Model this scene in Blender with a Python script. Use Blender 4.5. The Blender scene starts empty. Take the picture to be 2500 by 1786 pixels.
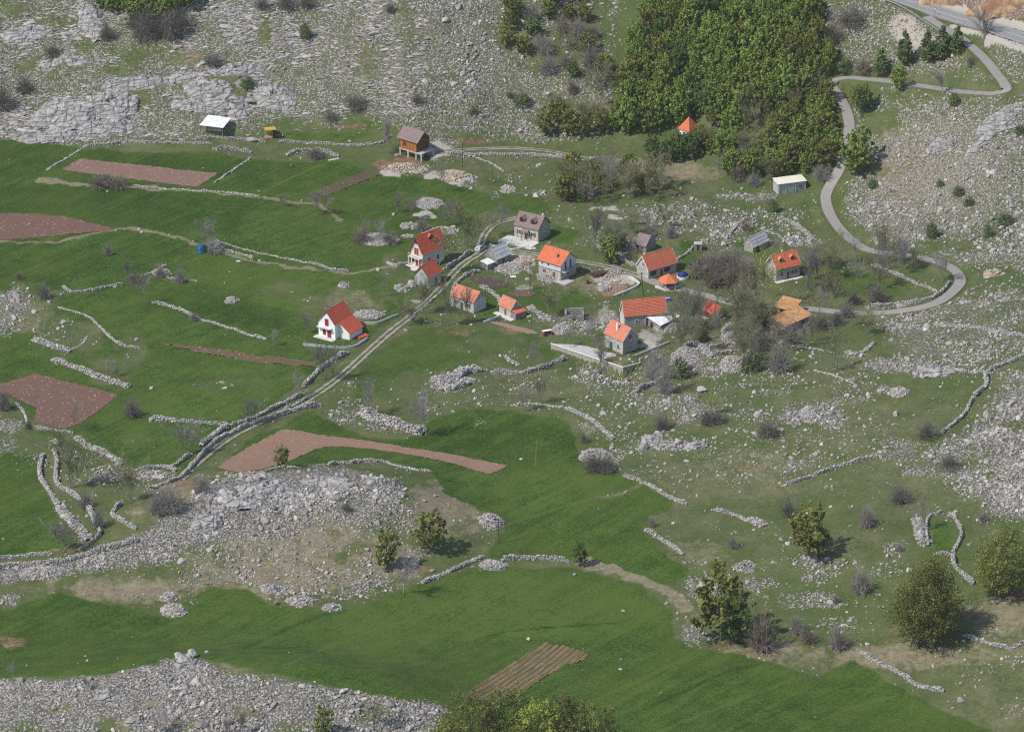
import bpy, math, random
import numpy as np
from mathutils import Vector, Matrix, kdtree

R = math.radians
HAZE = 0.000042
random.seed(7); RNG = np.random.default_rng(7)
scene = bpy.context.scene
COL = scene.collection

# ------------------------------------------------------------------ camera, sky, sun, exposure
DIST, PITCH, FPX = 1100.0, R(24), 11000.0          # distance to the valley floor, tilt, focal length in photo pixels
PW, PH = 2500.0, 1786.0
CAM = np.array([0.0, -DIST*math.cos(PITCH), DIST*math.sin(PITCH)])
FWD = np.array([0.0, math.cos(PITCH), -math.sin(PITCH)]); UPV = np.array([0.0, math.sin(PITCH), math.cos(PITCH)])
cd = bpy.data.cameras.new('camera'); cam = bpy.data.objects.new('camera', cd); COL.objects.link(cam)
cam.location = CAM; cam.rotation_euler = (R(90)-PITCH, 0, 0)
cd.sensor_width = 36; cd.lens = 36*FPX/PW; cd.clip_start = 5; cd.clip_end = 9000
scene.camera = cam
SUN_AZ, SUN_EL = math.atan2(-0.88, -0.47), R(50)   # sun to the left and slightly on the camera's side
w = bpy.data.worlds.new('World'); scene.world = w; w.use_nodes = True
nt = w.node_tree; bg = nt.nodes['Background']; sky = nt.nodes.new('ShaderNodeTexSky')
sky.sky_type = 'NISHITA'; sky.sun_disc = False; sky.sun_elevation = SUN_EL; sky.sun_rotation = SUN_AZ; sky.altitude = 900
nt.links.new(sky.outputs[0], bg.inputs[0]); bg.inputs[1].default_value = 0.125
sl = bpy.data.lights.new('sun', 'SUN'); sun = bpy.data.objects.new('sun', sl); COL.objects.link(sun)
sl.energy = 3.1; sl.angle = R(0.5); sl.color = (1.0, 0.945, 0.86)
sd = Vector((math.sin(SUN_AZ)*math.cos(SUN_EL), math.cos(SUN_AZ)*math.cos(SUN_EL), math.sin(SUN_EL)))
sun.rotation_euler = sd.to_track_quat('Z', 'Y').to_euler(); sun.location = (-300, -200, 500)
scene.cycles.use_denoising = False; scene.cycles.filter_width = 1.15
vs = scene.view_settings; vs.view_transform = 'Standard'; vs.look = 'None'; vs.exposure = 0.40; vs.gamma = 1.0

# ------------------------------------------------------------------ small helpers
def _hash(ix, iy, seed):
    with np.errstate(over='ignore'):
        n = ix.astype(np.int64).astype(np.uint32)*np.uint32(374761393) + iy.astype(np.int64).astype(np.uint32)*np.uint32(668265263) + np.uint32((seed*974711+77) & 0xffffffff)
        n = (n ^ (n >> np.uint32(13)))*np.uint32(1274126177)
        n = n ^ (n >> np.uint32(16))
    return (n & np.uint32(0xffff)).astype(np.float64)/65535.0
def vnoise(x, y, seed=0):
    x = np.asarray(x, float); y = np.asarray(y, float)
    ix, iy = np.floor(x), np.floor(y); fx, fy = x-ix, y-iy
    fx = fx*fx*(3-2*fx); fy = fy*fy*(3-2*fy)
    a, b = _hash(ix, iy, seed), _hash(ix+1, iy, seed); c, d = _hash(ix, iy+1, seed), _hash(ix+1, iy+1, seed)
    return (a*(1-fx)+b*fx)*(1-fy) + (c*(1-fx)+d*fx)*fy
def fbm(x, y, seed=0, o=4):
    s = 0.0; a = 0.5; t = 0.0
    for i in range(o):
        s = s + a*vnoise(x*2**i, y*2**i, seed+i*13); t += a; a *= 0.5
    return s/t
def sstep(a, b, x):
    t = np.clip((x-a)/(b-a), 0, 1); return t*t*(3-2*t)

def link(name, data, parent=None, mats=()):
    o = bpy.data.objects.new(name, data); COL.objects.link(o)
    if parent is not None: o.parent = parent
    return o
def tag(o, label=None, cat=None, group=None, kind=None):
    for k, v in (('label', label), ('category', cat), ('group', group), ('kind', kind)):
        if v: o[k] = v
    return o
def empty(name, loc, rz=0.0):
    o = bpy.data.objects.new(name, None); COL.objects.link(o); o.location = loc; o.rotation_euler = (0, 0, rz); o.empty_display_size = 0.5
    return o
def mesh_np(name, V, F, mat, smooth=False, tint=None):
    """V (n,3); F an index array (m,k) or a list of such arrays; tint: one value per vertex."""
    me = bpy.data.meshes.new(name)
    Fs = F if isinstance(F, list) else [F]
    Fs = [np.asarray(f, dtype=np.int32) for f in Fs if len(f)]
    V = np.asarray(V, dtype=np.float32)
    idx = np.concatenate([f.ravel() for f in Fs]); tot = np.concatenate([np.full(len(f), f.shape[1], np.int32) for f in Fs])
    st = np.concatenate([[0], np.cumsum(tot)[:-1]]).astype(np.int32)
    me.vertices.add(len(V)); me.vertices.foreach_set('co', V.ravel())
    me.loops.add(len(idx)); me.loops.foreach_set('vertex_index', idx)
    me.polygons.add(len(tot)); me.polygons.foreach_set('loop_start', st); me.polygons.foreach_set('loop_total', tot)
    me.polygons.foreach_set('use_smooth', np.full(len(tot), smooth, dtype=bool))
    me.update(calc_edges=True); me.validate()
    if tint is not None and len(me.vertices) == len(V):
        a = me.attributes.new('tint', 'FLOAT', 'POINT'); a.data.foreach_set('value', np.asarray(tint, np.float32))
    me.materials.append(mat)
    return me

class MB:
    """collects boxes, prisms and tubes of one part"""
    def __init__(s): s.V = []; s.F = []
    def add(s, V, F):
        n = len(s.V); s.V += [tuple(v) for v in V]; s.F += [tuple(i+n for i in f) for f in F]; return s
    def box(s, x0, x1, y0, y1, z0, z1):
        return s.add([(x0,y0,z0),(x1,y0,z0),(x1,y1,z0),(x0,y1,z0),(x0,y0,z1),(x1,y0,z1),(x1,y1,z1),(x0,y1,z1)],
              [(0,3,2,1),(4,5,6,7),(0,1,5,4),(1,2,6,5),(2,3,7,6),(3,0,4,7)])
    def hexa(s, b, t):   # bottom 4, top 4 points
        return s.add(list(b)+list(t), [(0,3,2,1),(4,5,6,7),(0,1,5,4),(1,2,6,5),(2,3,7,6),(3,0,4,7)])
    def prism(s, poly, z0, z1):
        n = len(poly); V = [(p[0],p[1],z0) for p in poly]+[(p[0],p[1],z1) for p in poly]
        return s.add(V, [tuple(range(n-1,-1,-1)), tuple(range(n,2*n))]+[(i,(i+1)%n,n+(i+1)%n,n+i) for i in range(n)])
    def tube(s, p0, p1, r0, r1=None, n=8):
        r1 = r0 if r1 is None else r1
        p0, p1 = Vector(p0), Vector(p1); d = (p1-p0).normalized(); a = d.orthogonal().normalized(); b = d.cross(a)
        V = [p0+(a*math.cos(t)+b*math.sin(t))*r0 for t in [2*math.pi*i/n for i in range(n)]]
        V += [p1+(a*math.cos(t)+b*math.sin(t))*r1 for t in [2*math.pi*i/n for i in range(n)]]
        return s.add(V, [tuple(range(n-1,-1,-1)), tuple(range(n,2*n))]+[(i,(i+1)%n,n+(i+1)%n,n+i) for i in range(n)])
    def build(s, name, mat, parent=None, smooth=False, bevel=0.0):
        me = bpy.data.meshes.new(name); me.from_pydata(s.V, [], s.F); me.update(); me.materials.append(mat)
        if smooth: me.polygons.foreach_set('use_smooth', [True]*len(me.polygons))
        o = link(name, me, parent)
        return o

# ------------------------------------------------------------------ materials
MATS = {}
class NB:
    def __init__(s, name):
        s.m = bpy.data.materials.new(name); s.m.use_nodes = True; s.t = s.m.node_tree; s.t.nodes.clear()
        s.out = s.n('ShaderNodeOutputMaterial'); s.b = s.n('ShaderNodeBsdfPrincipled')
        s.l(s.b.outputs[0], s.out.inputs[0]); s.b.inputs['Specular IOR Level'].default_value = 0.25; s.b.inputs['Roughness'].default_value = 0.9
        MATS[name] = s.m
    def n(s, t, **kw):
        x = s.t.nodes.new(t)
        for k, v in kw.items(): setattr(x, k, v)
        return x
    def l(s, a, b): s.t.links.new(a, b)
    def val(s, v):
        return v
    def sock(s, inp, v):
        if hasattr(v, 'is_linked') or isinstance(v, bpy.types.NodeSocket): s.l(v, inp)
        else: inp.default_value = v
    def coord(s, which='Object', scale=None):
        c = s.n('ShaderNodeTexCoord').outputs[which]
        if scale:
            m = s.n('ShaderNodeMapping'); s.l(c, m.inputs[0]); m.inputs['Scale'].default_value = scale if isinstance(scale, tuple) else (scale,)*3; c = m.outputs[0]
        return c
    def pos(s): return s.n('ShaderNodeNewGeometry').outputs['Position']
    def mapping(s, v, scale=(1,1,1), rot=(0,0,0)):
        m = s.n('ShaderNodeMapping'); s.l(v, m.inputs[0]); m.inputs['Scale'].default_value = scale; m.inputs['Rotation'].default_value = rot; return m.outputs[0]
    def noise(s, v, scale, detail=3, rough=0.55):
        x = s.n('ShaderNodeTexNoise'); s.l(v, x.inputs['Vector']); x.inputs['Scale'].default_value = scale; x.inputs['Detail'].default_value = detail; x.inputs['Roughness'].default_value = rough
        return x.outputs[0]
    def voro(s, v, scale, out='Distance', feature='F1'):
        x = s.n('ShaderNodeTexVoronoi'); x.feature = feature; s.l(v, x.inputs['Vector']); x.inputs['Scale'].default_value = scale; return x.outputs[out]
    def math(s, op, a, b=0.5, c=0.5):
        x = s.n('ShaderNodeMath', operation=op)
        for i, q in enumerate((a, b, c)): s.sock(x.inputs[i], q)
        return x.outputs[0]
    def ramp(s, f, stops):
        x = s.n('ShaderNodeValToRGB'); s.l(f, x.inputs[0]); e = x.color_ramp.elements
        while len(e) < len(stops): e.new(0.5)
        for k, (p, c) in zip(e, stops):
            k.position = p; k.color = (c, c, c, 1) if not isinstance(c, tuple) else (*c, 1)
        return x.outputs[0]
    def mix(s, f, a, b, blend='MIX'):
        x = s.n('ShaderNodeMix', data_type='RGBA', blend_type=blend)
        s.sock(x.inputs[0], f)
        for i, q in ((6, a), (7, b)): s.sock(x.inputs[i], (*q, 1) if isinstance(q, tuple) and len(q) == 3 else q)
        return x.outputs[2]
    def attr(s, name, out='Fac'): return s.n('ShaderNodeAttribute', attribute_name=name).outputs[out]
    def color(s, c): s.sock(s.b.inputs['Base Color'], (*c, 1) if isinstance(c, tuple) and len(c) == 3 else c); return s
    def bump(s, h, strength=0.5, dist=0.1):
        x = s.n('ShaderNodeBump'); x.inputs['Strength'].default_value = strength; x.inputs['Distance'].default_value = dist; s.l(h, x.inputs['Height']); s.l(x.outputs[0], s.b.inputs['Normal'])
    def rough(s, r, spec=0.25): s.b.inputs['Roughness'].default_value = r; s.b.inputs['Specular IOR Level'].default_value = spec; return s

def mat_plain(name, c, var=0.25, scale=1.5, rough=0.85, bump=0.0, spec=0.25, metal=0.0, stain=None):
    b = NB(name); v = b.coord()
    n1 = b.noise(v, scale, 5); n2 = b.noise(v, scale*6, 3)
    f = b.math('ADD', b.math('MULTIPLY', n1, 0.65), b.math('MULTIPLY', n2, 0.35))
    lo = tuple(x*(1-var) for x in c); hi = tuple(min(1, x*(1+var)) for x in c)
    col = b.ramp(f, [(0.3, lo), (0.7, hi)])
    if stain: col = b.mix(b.ramp(b.noise(b.mapping(v, (1, 1, 0.25)), 0.9, 5), [(0.52, 0.0), (0.72, 0.8)]), col, stain)
    b.color(col); b.rough(rough, spec); b.b.inputs['Metallic'].default_value = metal
    if bump: b.bump(n2, bump, 0.05)
    return b.m
def mat_stonewall(name, c, mortar=(0.42, 0.40, 0.37), scale=2.2):
    b = NB(name); v = b.mapping(b.coord(), (1, 1, 1.6))
    cell = b.voro(v, scale, 'Color'); d = b.voro(v, scale, 'Distance', 'DISTANCE_TO_EDGE')
    s = b.n('ShaderNodeSeparateColor'); b.l(cell, s.inputs[0])
    lo = tuple(x*0.6 for x in c); hi = tuple(min(1, x*1.3) for x in c)
    col = b.ramp(s.outputs[0], [(0.0, lo), (1.0, hi)])
    col = b.mix(b.math('MULTIPLY', b.noise(b.coord(), 0.6, 5), 0.5), col, tuple(x*0.62 for x in c))
    col = b.mix(b.ramp(d, [(0.0, 1.0), (0.07, 0.0)]), col, mortar)
    b.color(col); b.bump(b.ramp(d, [(0.0, 0.0), (0.15, 1.0)]), 0.6, 0.06)
    return b.m
def mat_roof(name, c, cols=4.2):
    """tiled roof: tile columns across, weathered tile colour; rows are real steps in the mesh"""
    b = NB(name); v = b.coord()
    br = b.voro(b.mapping(v, (3.0, 3.0, 3.0)), 1.0, 'Color'); s = b.n('ShaderNodeSeparateColor'); b.l(br, s.inputs[0])
    n = b.noise(v, 0.7, 5)
    col = b.ramp(s.outputs[0], [(0.0, tuple(x*0.82 for x in c)), (1.0, tuple(min(1, x*1.12) for x in c))])
    col = b.mix(b.ramp(n, [(0.45, 0.0), (0.75, 0.45)]), col, (c[0]*0.72, c[1]*0.9, c[2]*1.05))
    b.color(col); b.rough(0.8); b.bump(b.noise(v, 9, 2), 0.3, 0.04)
    return b.m
def mat_leaf(name, dark, light, tip=None):
    b = NB(name)
    rnd = b.n('ShaderNodeObjectInfo').outputs['Random']; t = b.attr('tint')
    f = b.math('ADD', b.math('MULTIPLY', t, 0.8), b.math('MULTIPLY', rnd, 0.3))
    col = b.ramp(f, [(0.15, dark), (0.85, light)] + ([(1.0, tip)] if tip else []))
    hs = b.n('ShaderNodeHueSaturation'); b.l(col, hs.inputs['Color']); b.l(b.math('ADD', b.math('MULTIPLY', rnd, 0.035), 0.483), hs.inputs['Hue']); hs.inputs['Saturation'].default_value = 0.95
    b.color(hs.outputs[0]); b.rough(0.7, 0.2)
    tr = b.n('ShaderNodeBsdfTranslucent'); b.l(hs.outputs[0], tr.inputs[0]); mx = b.n('ShaderNodeMixShader'); mx.inputs[0].default_value = 0.22
    b.l(b.b.outputs[0], mx.inputs[1]); b.l(tr.outputs[0], mx.inputs[2]); b.l(mx.outputs[0], b.out.inputs[0])
    return b.m
def mat_rock(name, c, tintscale=1.0):
    b = NB(name); v = b.pos(); t = b.attr('tint')
    n = b.noise(v, 1.3, 4); n2 = b.noise(v, 0.09, 3)
    col = b.ramp(n, [(0.3, tuple(x*0.72 for x in c)), (0.7, tuple(min(1, x*1.15) for x in c))])
    col = b.mix(b.ramp(n2, [(0.45, 0.0), (0.7, 0.35)]), col, (c[0]*0.95, c[1]*0.86, c[2]*0.76))
    x = b.n('ShaderNodeMix', data_type='RGBA', blend_type='MULTIPLY'); x.inputs[0].default_value = 1.0
    cc = b.n('ShaderNodeCombineColor'); [b.l(t, cc.inputs[i]) for i in range(3)]
    b.l(col, x.inputs[6]); b.l(cc.outputs[0], x.inputs[7])
    b.color(x.outputs[2]); b.bump(b.noise(v, 4, 3), 0.5, 0.08)
    return b.m
# ------------------------------------------------------------------ the lie of the land
def ray_flat(px, py, z=0.0):
    d = FWD*FPX + np.array([1.0,0,0])*(px-PW/2) + UPV*(PH/2-py); t = (z-CAM[2])/d[2]; return CAM + d*t
def splus(x, k): return np.logaddexp(0, x/k)*k
FOOT = [(-400,152),(-130,150),(-60,146),(-30,140),(0,148),(30,147),(48,136),(60,122),(78,112),(95,98),(130,78),(180,50),(500,30)]
XF = [(-900,60),(-187,93),(-113.6,44),(-27,42),(33,78),(75.6,80),(124,64),(160,56),(900,40)]
BUMPS = [  # centre in photo pixels (on the flat), radii across / along the view in metres, height, turn
    (640,1268,44,27,8.0,0.30), (330,1330,26,15,3.0,0.35), (960,1300,20,22,3.0,0.0),
    (430,1742,66,26,9.5,0.06), (900,1770,40,16,3.5,-0.2),
    (1500,838,13,9,2.8,0.0), (1140,935,9,7,1.2,0.0), (1650,1010,30,40,2.0,0.0), (1850,860,22,25,2.0,0.0),
    (1500,560,30,24,2.0,0.0), (970,1035,10,5,0.8,0.0), (2000,1440,40,26,2.5,0.0), (240,1180,10,16,0.8,0.0)]
BW = [(ray_flat(a, b), rx, ry, h, t) for a, b, rx, ry, h, t in BUMPS]
def base_height(x, y):
    yf = np.interp(x, *zip(*FOOT)); s = y - yf + (fbm(x/28, y/28, 3, 3)-0.5)*9
    sm = splus(s, 5.0); h = 0.47*150*(1-np.exp(-sm/150))*1.25
    xf = np.interp(y, *zip(*XF)); s2 = splus(x - xf + (fbm(x/30, y/30, 5, 3)-0.5)*10, 7.0); h = h + 0.20*160*(1-np.exp(-s2/160))
    for c, rx, ry, bh, t in BW:
        dx, dy = x-c[0], y-c[1]; u = (dx*math.cos(t)+dy*math.sin(t))/rx; v = (-dx*math.sin(t)+dy*math.cos(t))/ry
        h = h + bh*np.exp(-1.4*(u*u+v*v)**1.15)
    return h + (fbm(x/70, y/70, 11, 2)-0.5)*2.2
XS = np.concatenate([-170-np.geomspace(3000,2,26), np.arange(-170,178.01,0.6), 178+np.geomspace(2,3000,26)])
YS = np.concatenate([-232-np.geomspace(3000,2,26), np.arange(-232,268.01,0.85), 268+np.geomspace(2,3200,26)])
GX, GY = np.meshgrid(XS, YS)
Z = base_height(GX, GY)
X0, Y0, DX, DY, IX0, IY0 = -170.0, -232.0, 0.6, 0.85, 26, 26
NX, NY = len(np.arange(-170,178.01,0.6)), len(np.arange(-232,268.01,0.85))
def hgt(x, y):
    fx = np.clip((np.asarray(x,float)-X0)/DX, 0, NX-1.001); fy = np.clip((np.asarray(y,float)-Y0)/DY, 0, NY-1.001)
    ix, iy = fx.astype(int), fy.astype(int); fx, fy = fx-ix, fy-iy; ix = ix+IX0; iy = iy+IY0
    return (Z[iy,ix]*(1-fx)+Z[iy,ix+1]*fx)*(1-fy) + (Z[iy+1,ix]*(1-fx)+Z[iy+1,ix+1]*fx)*fy
def at(pts):
    """photo pixels (n,2) -> points on the ground (n,3)"""
    p = np.atleast_2d(np.asarray(pts, float))
    d = FWD*FPX + np.outer(p[:,0]-PW/2, [1.0,0,0]) + np.outer(PH/2-p[:,1], UPV)
    ta = (115-CAM[2])/d[:,2]; tb = (-6-CAM[2])/d[:,2]
    lo = ta.copy(); hi = tb.copy(); done = np.zeros(len(p), bool); n = 130
    for i in range(1, n+1):
        t = ta+(tb-ta)*i/n; q = CAM + d*t[:,None]
        below = (q[:,2] < hgt(q[:,0], q[:,1])) & ~done
        hi[below] = t[below]; lo[below] = (ta+(tb-ta)*(i-1)/n)[below]; done |= below
    for _ in range(11):
        m = (lo+hi)/2; q = CAM + d*m[:,None]; b = q[:,2] < hgt(q[:,0], q[:,1]); hi = np.where(b, m, hi); lo = np.where(b, lo, m)
    q = CAM + d*((lo+hi)/2)[:,None]; q[:,2] = hgt(q[:,0], q[:,1]); return q
def at1(px, py): return Vector(at([(px, py)])[0])
def on_plane(px, py, z):
    return Vector(ray_flat(px, py, z))
def to_px(x, y, z):
    rx, ry, rz = x-CAM[0], y-CAM[1], z-CAM[2]; zc = ry*FWD[1]+rz*FWD[2]; zc = np.maximum(zc, 50)
    return PW/2 + FPX*rx/zc, PH/2 - FPX*(ry*UPV[1]+rz*UPV[2])/zc
def smooth_path(P, step=1.2):
    """resample a polyline (n,k) through Catmull-Rom points about STEP apart"""
    P = np.asarray(P, float); Q = np.vstack([2*P[0]-P[1], P, 2*P[-1]-P[-2]]); out = []
    for i in range(1, len(Q)-2):
        n = max(2, int(np.linalg.norm(Q[i+1]-Q[i])/step)); t = np.linspace(0, 1, n, endpoint=False)[:,None]
        a, b, c, d = Q[i-1], Q[i], Q[i+1], Q[i+2]
        out.append(0.5*(2*b+(c-a)*t+(2*a-5*b+4*c-d)*t*t+(3*b-a-3*c+d)*t**3))
    return np.vstack(out+[Q[-2:-1]])

# roads first, so that the ground can be levelled under them
LANE = [(2262,40),(2300,66),(2345,92),(2395,135),(2432,178),(2452,205),(2455,220),(2430,228),(2390,228),(2330,222),(2250,210),(2180,200),(2110,192),(2062,190),(2038,198),(2034,212),(2050,238),(2065,265),(2073,300),(2070,340),(2060,380),(2046,420),(2022,462),(2016,490),(2030,530),(2065,575),(2110,606),(2160,618),(2230,627),(2290,640),(2332,660),(2344,688),(2318,720),(2270,745),(2200,759),(2120,765),(2050,762),(1980,755),(1910,752),(1850,750),(1800,743),(1740,726),(1660,706),(1600,690),(1560,672)]
VILLAGE = [(1560,672),(1500,654),(1440,642),(1380,632),(1320,622),(1250,612),(1190,606),(1165,622),(1130,645),(1095,680),(1060,720),(1010,765),(955,808),(900,856),(850,902),(800,942),(745,978),(690,1006),(620,1036),(560,1068),(510,1105),(470,1140),(440,1168)]
UPTRACK = [(1168,612),(1180,580),(1192,560),(1215,545),(1250,534),(1275,530)]
CHALETTRACK = [(1070,372),(1120,366),(1180,363),(1250,362),(1320,366),(1380,376),(1440,388),(1500,390),(1545,395)]
MAINROAD = [(1900,-112),(2010,-72),(2130,-30),(2190,-8),(2260,18),(2320,38),(2400,62),(2460,80),(2540,104),(2640,134)]
ROADW = {'lane':2.9, 'village':2.6, 'up':2.4, 'chalet':2.4, 'main':6.8}
def carve(path, half, blend, off=-0.06):
    global Z
    p = smooth_path(path, 0.9); kd = kdtree.KDTree(len(p))
    for i, q in enumerate(p): kd.insert((q[0], q[1], 0), i)
    kd.balance(); r = half+blend
    x0, x1 = p[:,0].min()-r, p[:,0].max()+r; y0, y1 = p[:,1].min()-r, p[:,1].max()+r
    for iy in np.where((YS>y0)&(YS<y1))[0]:
        for ix in np.where((XS>x0)&(XS<x1))[0]:
            _, i, d = kd.find((XS[ix], YS[iy], 0))
            if d < r:
                k = 1-sstep(half, r, np.array(d)); Z[iy,ix] = Z[iy,ix]*(1-k) + (p[i,2]+off)*k
PATHS = {}
def road_path(name, px, soften=9):
    q = smooth_path(at(smooth_path(px, 14)), 1.5); k = np.ones(soften)/soften
    zz = np.concatenate([np.full(soften, q[0,2]), q[:,2], np.full(soften, q[-1,2])]); q[:,2] = np.convolve(zz, k, 'same')[soften:-soften]
    PATHS[name] = q; return q
for nm, px, sf, bl in (('main',MAINROAD,15,6.0),('lane',LANE,9,2.5),('village',VILLAGE,7,1.5),('up',UPTRACK,5,1.0),('chalet',CHALETTRACK,7,1.5)):
    carve(road_path(nm, px, sf), ROADW[nm]/2+0.5, bl)
# roads: re-read their heights, then join the lane to the main road
# ------------------------------------------------------------------ what grows or lies where (drawn in photo pixels, kept per ground point)
MW, MH = 1250, 893
def raster(): return np.zeros((MH, MW))
def inside(px, py, poly):
    c = np.zeros(np.shape(px), bool); n = len(poly)
    for i in range(n):
        x1, y1 = poly[i]; x2, y2 = poly[(i+1) % n]
        if y1 == y2: continue
        k = ((y1 > py) != (y2 > py)) & (px < (x2-x1)*(py-y1)/(y2-y1)+x1); c ^= k
    return c
MX, MY = np.meshgrid((np.arange(MW)+0.5)*2, (np.arange(MH)+0.5)*2)
def blur(m, r):
    r = int(r)
    if r < 1: return m
    for ax in (0, 1):
        pad = [(r+1, r) if a == ax else (0, 0) for a in (0, 1)]; c = np.cumsum(np.pad(m, pad, mode='edge'), axis=ax)
        m = (np.take(c, range(2*r+1, c.shape[ax]), axis=ax)-np.take(c, range(0, c.shape[ax]-2*r-1), axis=ax))/(2*r+1)
    return m
def clip_ix(a, n): return max(0, min(n, int(a)))
def _window(x0, x1, y0, y1): return slice(clip_ix(y0/2-1, MH), clip_ix(y1/2+2, MH)), slice(clip_ix(x0/2-1, MW), clip_ix(x1/2+2, MW))
def lay(m, v, shape, win):
    m[win] = m[win]*(1-shape) + v*shape
def poly(m, pts, v, feather=4):
    s = _window(min(p[0] for p in pts)-4*feather, max(p[0] for p in pts)+4*feather, min(p[1] for p in pts)-4*feather, max(p[1] for p in pts)+4*feather)
    k = inside(MX[s], MY[s], pts).astype(float)
    if k.size: lay(m, v, blur(blur(k, feather/2), feather/2), s)
def blob(m, cx, cy, rx, ry, v, hard=0.5):
    s = _window(cx-1.3*rx, cx+1.3*rx, cy-1.3*ry, cy+1.3*ry); d = np.hypot((MX[s]-cx)/rx, (MY[s]-cy)/ry)
    d = d + (vnoise(MX[s]/17, MY[s]/13, 21)-0.5)*0.5
    if d.size: lay(m, v, 1-sstep(hard, 1.1, d), s)
def stroke(m, pts, wd, v):
    q = smooth_path(pts, max(3, wd/3))
    for x, y in q: blob(m, x, y, wd/2*1.3, wd/2, v, 0.4)

FIELD, DRY, DENS, SOIL, SIZE = raster(), raster(), raster(), raster(), raster()+0.42
# lush meadows
LUSH = [
 [(0,340),(110,350),(209,360),(330,372),(520,372),(610,388),(700,394),(760,400),(830,392),(925,430),(1060,430),(1140,455),(1150,540),(1060,600),(1000,690),(1000,760),(890,830),(790,900),(700,960),(560,1080),(460,1160),(300,1140),(250,1075),(180,1060),(60,1060),(60,1000),(0,950)],
 [(530,1150),(600,1075),(760,1005),(900,1070),(1000,1070),(1060,1020),(1110,1000),(1250,1000),(1390,1030),(1410,1110),(1530,1160),(1650,1228),(1560,1290),(1600,1340),(1690,1390),(1640,1430),(1500,1398),(1420,1368),(1190,1362),(1225,1300),(1220,1260),(1080,1205),(1060,1150),(930,1122),(720,1138)],
 [(0,1490),(140,1448),(280,1478),(400,1505),(440,1475),(520,1432),(600,1436),(660,1478),(800,1494),(900,1472),(1020,1424),(1180,1388),(1400,1384),(1560,1428),(1640,1490),(1650,1556),(1780,1594),(1900,1620),(2000,1655),(2080,1605),(2190,1675),(2300,1730),(2460,1800),(2460,1860),(900,1860),(1080,1730),(900,1696),(760,1662),(540,1622),(440,1606),(250,1648),(0,1655)],
 [(0,1060),(60,1090),(100,1130),(112,1200),(150,1280),(205,1325),(140,1345),(0,1360)],
 [(100,1060),(190,1078),(290,1140),(180,1100)], [(215,1080),(300,1135),(380,1130),(460,1085),(600,1030),(360,1020),(200,1050)],
 [(1000,445),(1140,460),(1330,480),(1360,520),(1250,530),(1170,520),(1100,600),(1000,560)],
 [(1090,700),(1140,690),(1330,700),(1400,760),(1330,770),(1280,790),(1180,770),(1090,740)],
 [(1290,700),(1420,715),(1450,740),(1380,755),(1260,735)],
 [(1340,545),(1420,560),(1400,600),(1340,595)], [(1655,580),(1720,590),(1740,640),(1665,660)], [(1800,575),(1830,600),(1790,620)],
 [(880,880),(1010,790),(1150,800),(1300,800),(1370,860),(1330,890),(1190,905),(1000,910),(930,960),(850,990)],
 [(2000,640),(2100,650),(2230,720),(2150,740),(2040,700)], [(2275,1270),(2320,1275),(2335,1345),(2280,1350)],
 [(1850,745),(1920,715),(1905,705)], [(600,330),(700,320),(860,320),(930,330),(860,348),(640,340)], [(860,300),(930,280),(950,300),(900,330)]]
LV = [1,1,1,1,.7,1,.75,.8,.9,.8,.8,.8,.62,.6,.8,.8,.7,.6]
for p_, v_ in zip(LUSH, LV): poly(FIELD, p_, v_, 6)
# worn, stony or dry patches
for x, y, rx, ry, v in [(850,745,150,70,.25),(60,755,120,85,.0),(180,830,130,60,.25),(330,850,60,70,.35),(270,900,80,70,.3),(960,650,40,60,.3),(700,705,110,30,.45),(860,820,60,45,.5),
      (1200,840,120,40,.4),(1250,890,120,60,.35),(980,1000,120,40,.35),(420,680,60,18,.3),(100,1035,60,25,.2),(1060,560,60,30,.6),(40,1080,60,40,.3),(1560,1290,60,80,.6),(1120,960,80,60,.3),(330,1070,60,25,.5),(560,935,200,22,.5),(640,905,120,14,.55),(1000,700,60,50,.4)]:
    blob(FIELD, x, y, rx, ry, v, 0.3)
for pts, wd, v in [([(325,452),(420,464),(530,470),(630,480),(720,492),(790,508),(830,545)],10,.3),([(90,440),(200,450),(330,455)],12,.25),([(0,592),(150,588),(290,560),(420,576),(500,603),(620,636),(740,655),(850,664),(960,650)],11,.3),([(1430,1372),(1480,1386),(1560,1412),(1640,1452),(1668,1480)],30,.05)]:
    stroke(FIELD, pts, wd, v); stroke(DRY, pts, wd*1.1, .9)
stroke(FIELD, [(1440,1216),(1530,1200),(1560,1180),(1600,1172)], 14, .3)
# pale dry grass and bare reddish ground
for x, y, rx, ry, v in [(1080,1240,140,95,.95),(960,1370,110,70,.8),(700,1400,330,80,.8),(300,1440,250,50,.8),(640,1270,400,130,.85),(430,1720,520,80,.7),(430,1190,90,35,.8),(2200,1600,330,50,.75),(1800,1610,180,45,.7),
      (1900,1580,90,35,.8),(2450,1490,120,60,.8),(2420,1530,100,40,.7),(860,725,130,80,.5),(60,760,110,90,.5),(1330,850,200,80,.25),(1250,900,180,50,.3),(2280,420,280,200,.75),(700,150,950,230,.38),(2200,1000,300,130,.25),(2350,760,200,80,.4),(1820,1130,240,70,.45),(1650,420,150,40,.8),(1560,400,60,20,.8),
      (600,1500,60,30,.5),(40,1500,70,30,.8),(800,1620,500,22,.7),(330,1640,330,14,.7),(2150,1000,250,90,.2),(1500,1200,200,60,.3),(1700,1350,120,50,.5),(1950,560,100,60,.3),(1450,690,170,45,.55),(1620,760,110,50,.5),(1560,620,110,40,.5),(1750,830,140,50,.5),(1900,820,120,40,.4),(1240,640,70,30,.6),(2000,740,120,50,.35),(1420,470,200,30,.35),(1180,1000,160,30,.3),(2150,560,100,60,.45),(900,1640,200,20,.6)]:
    blob(DRY, x, y, rx, ry, v, 0.25)
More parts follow.
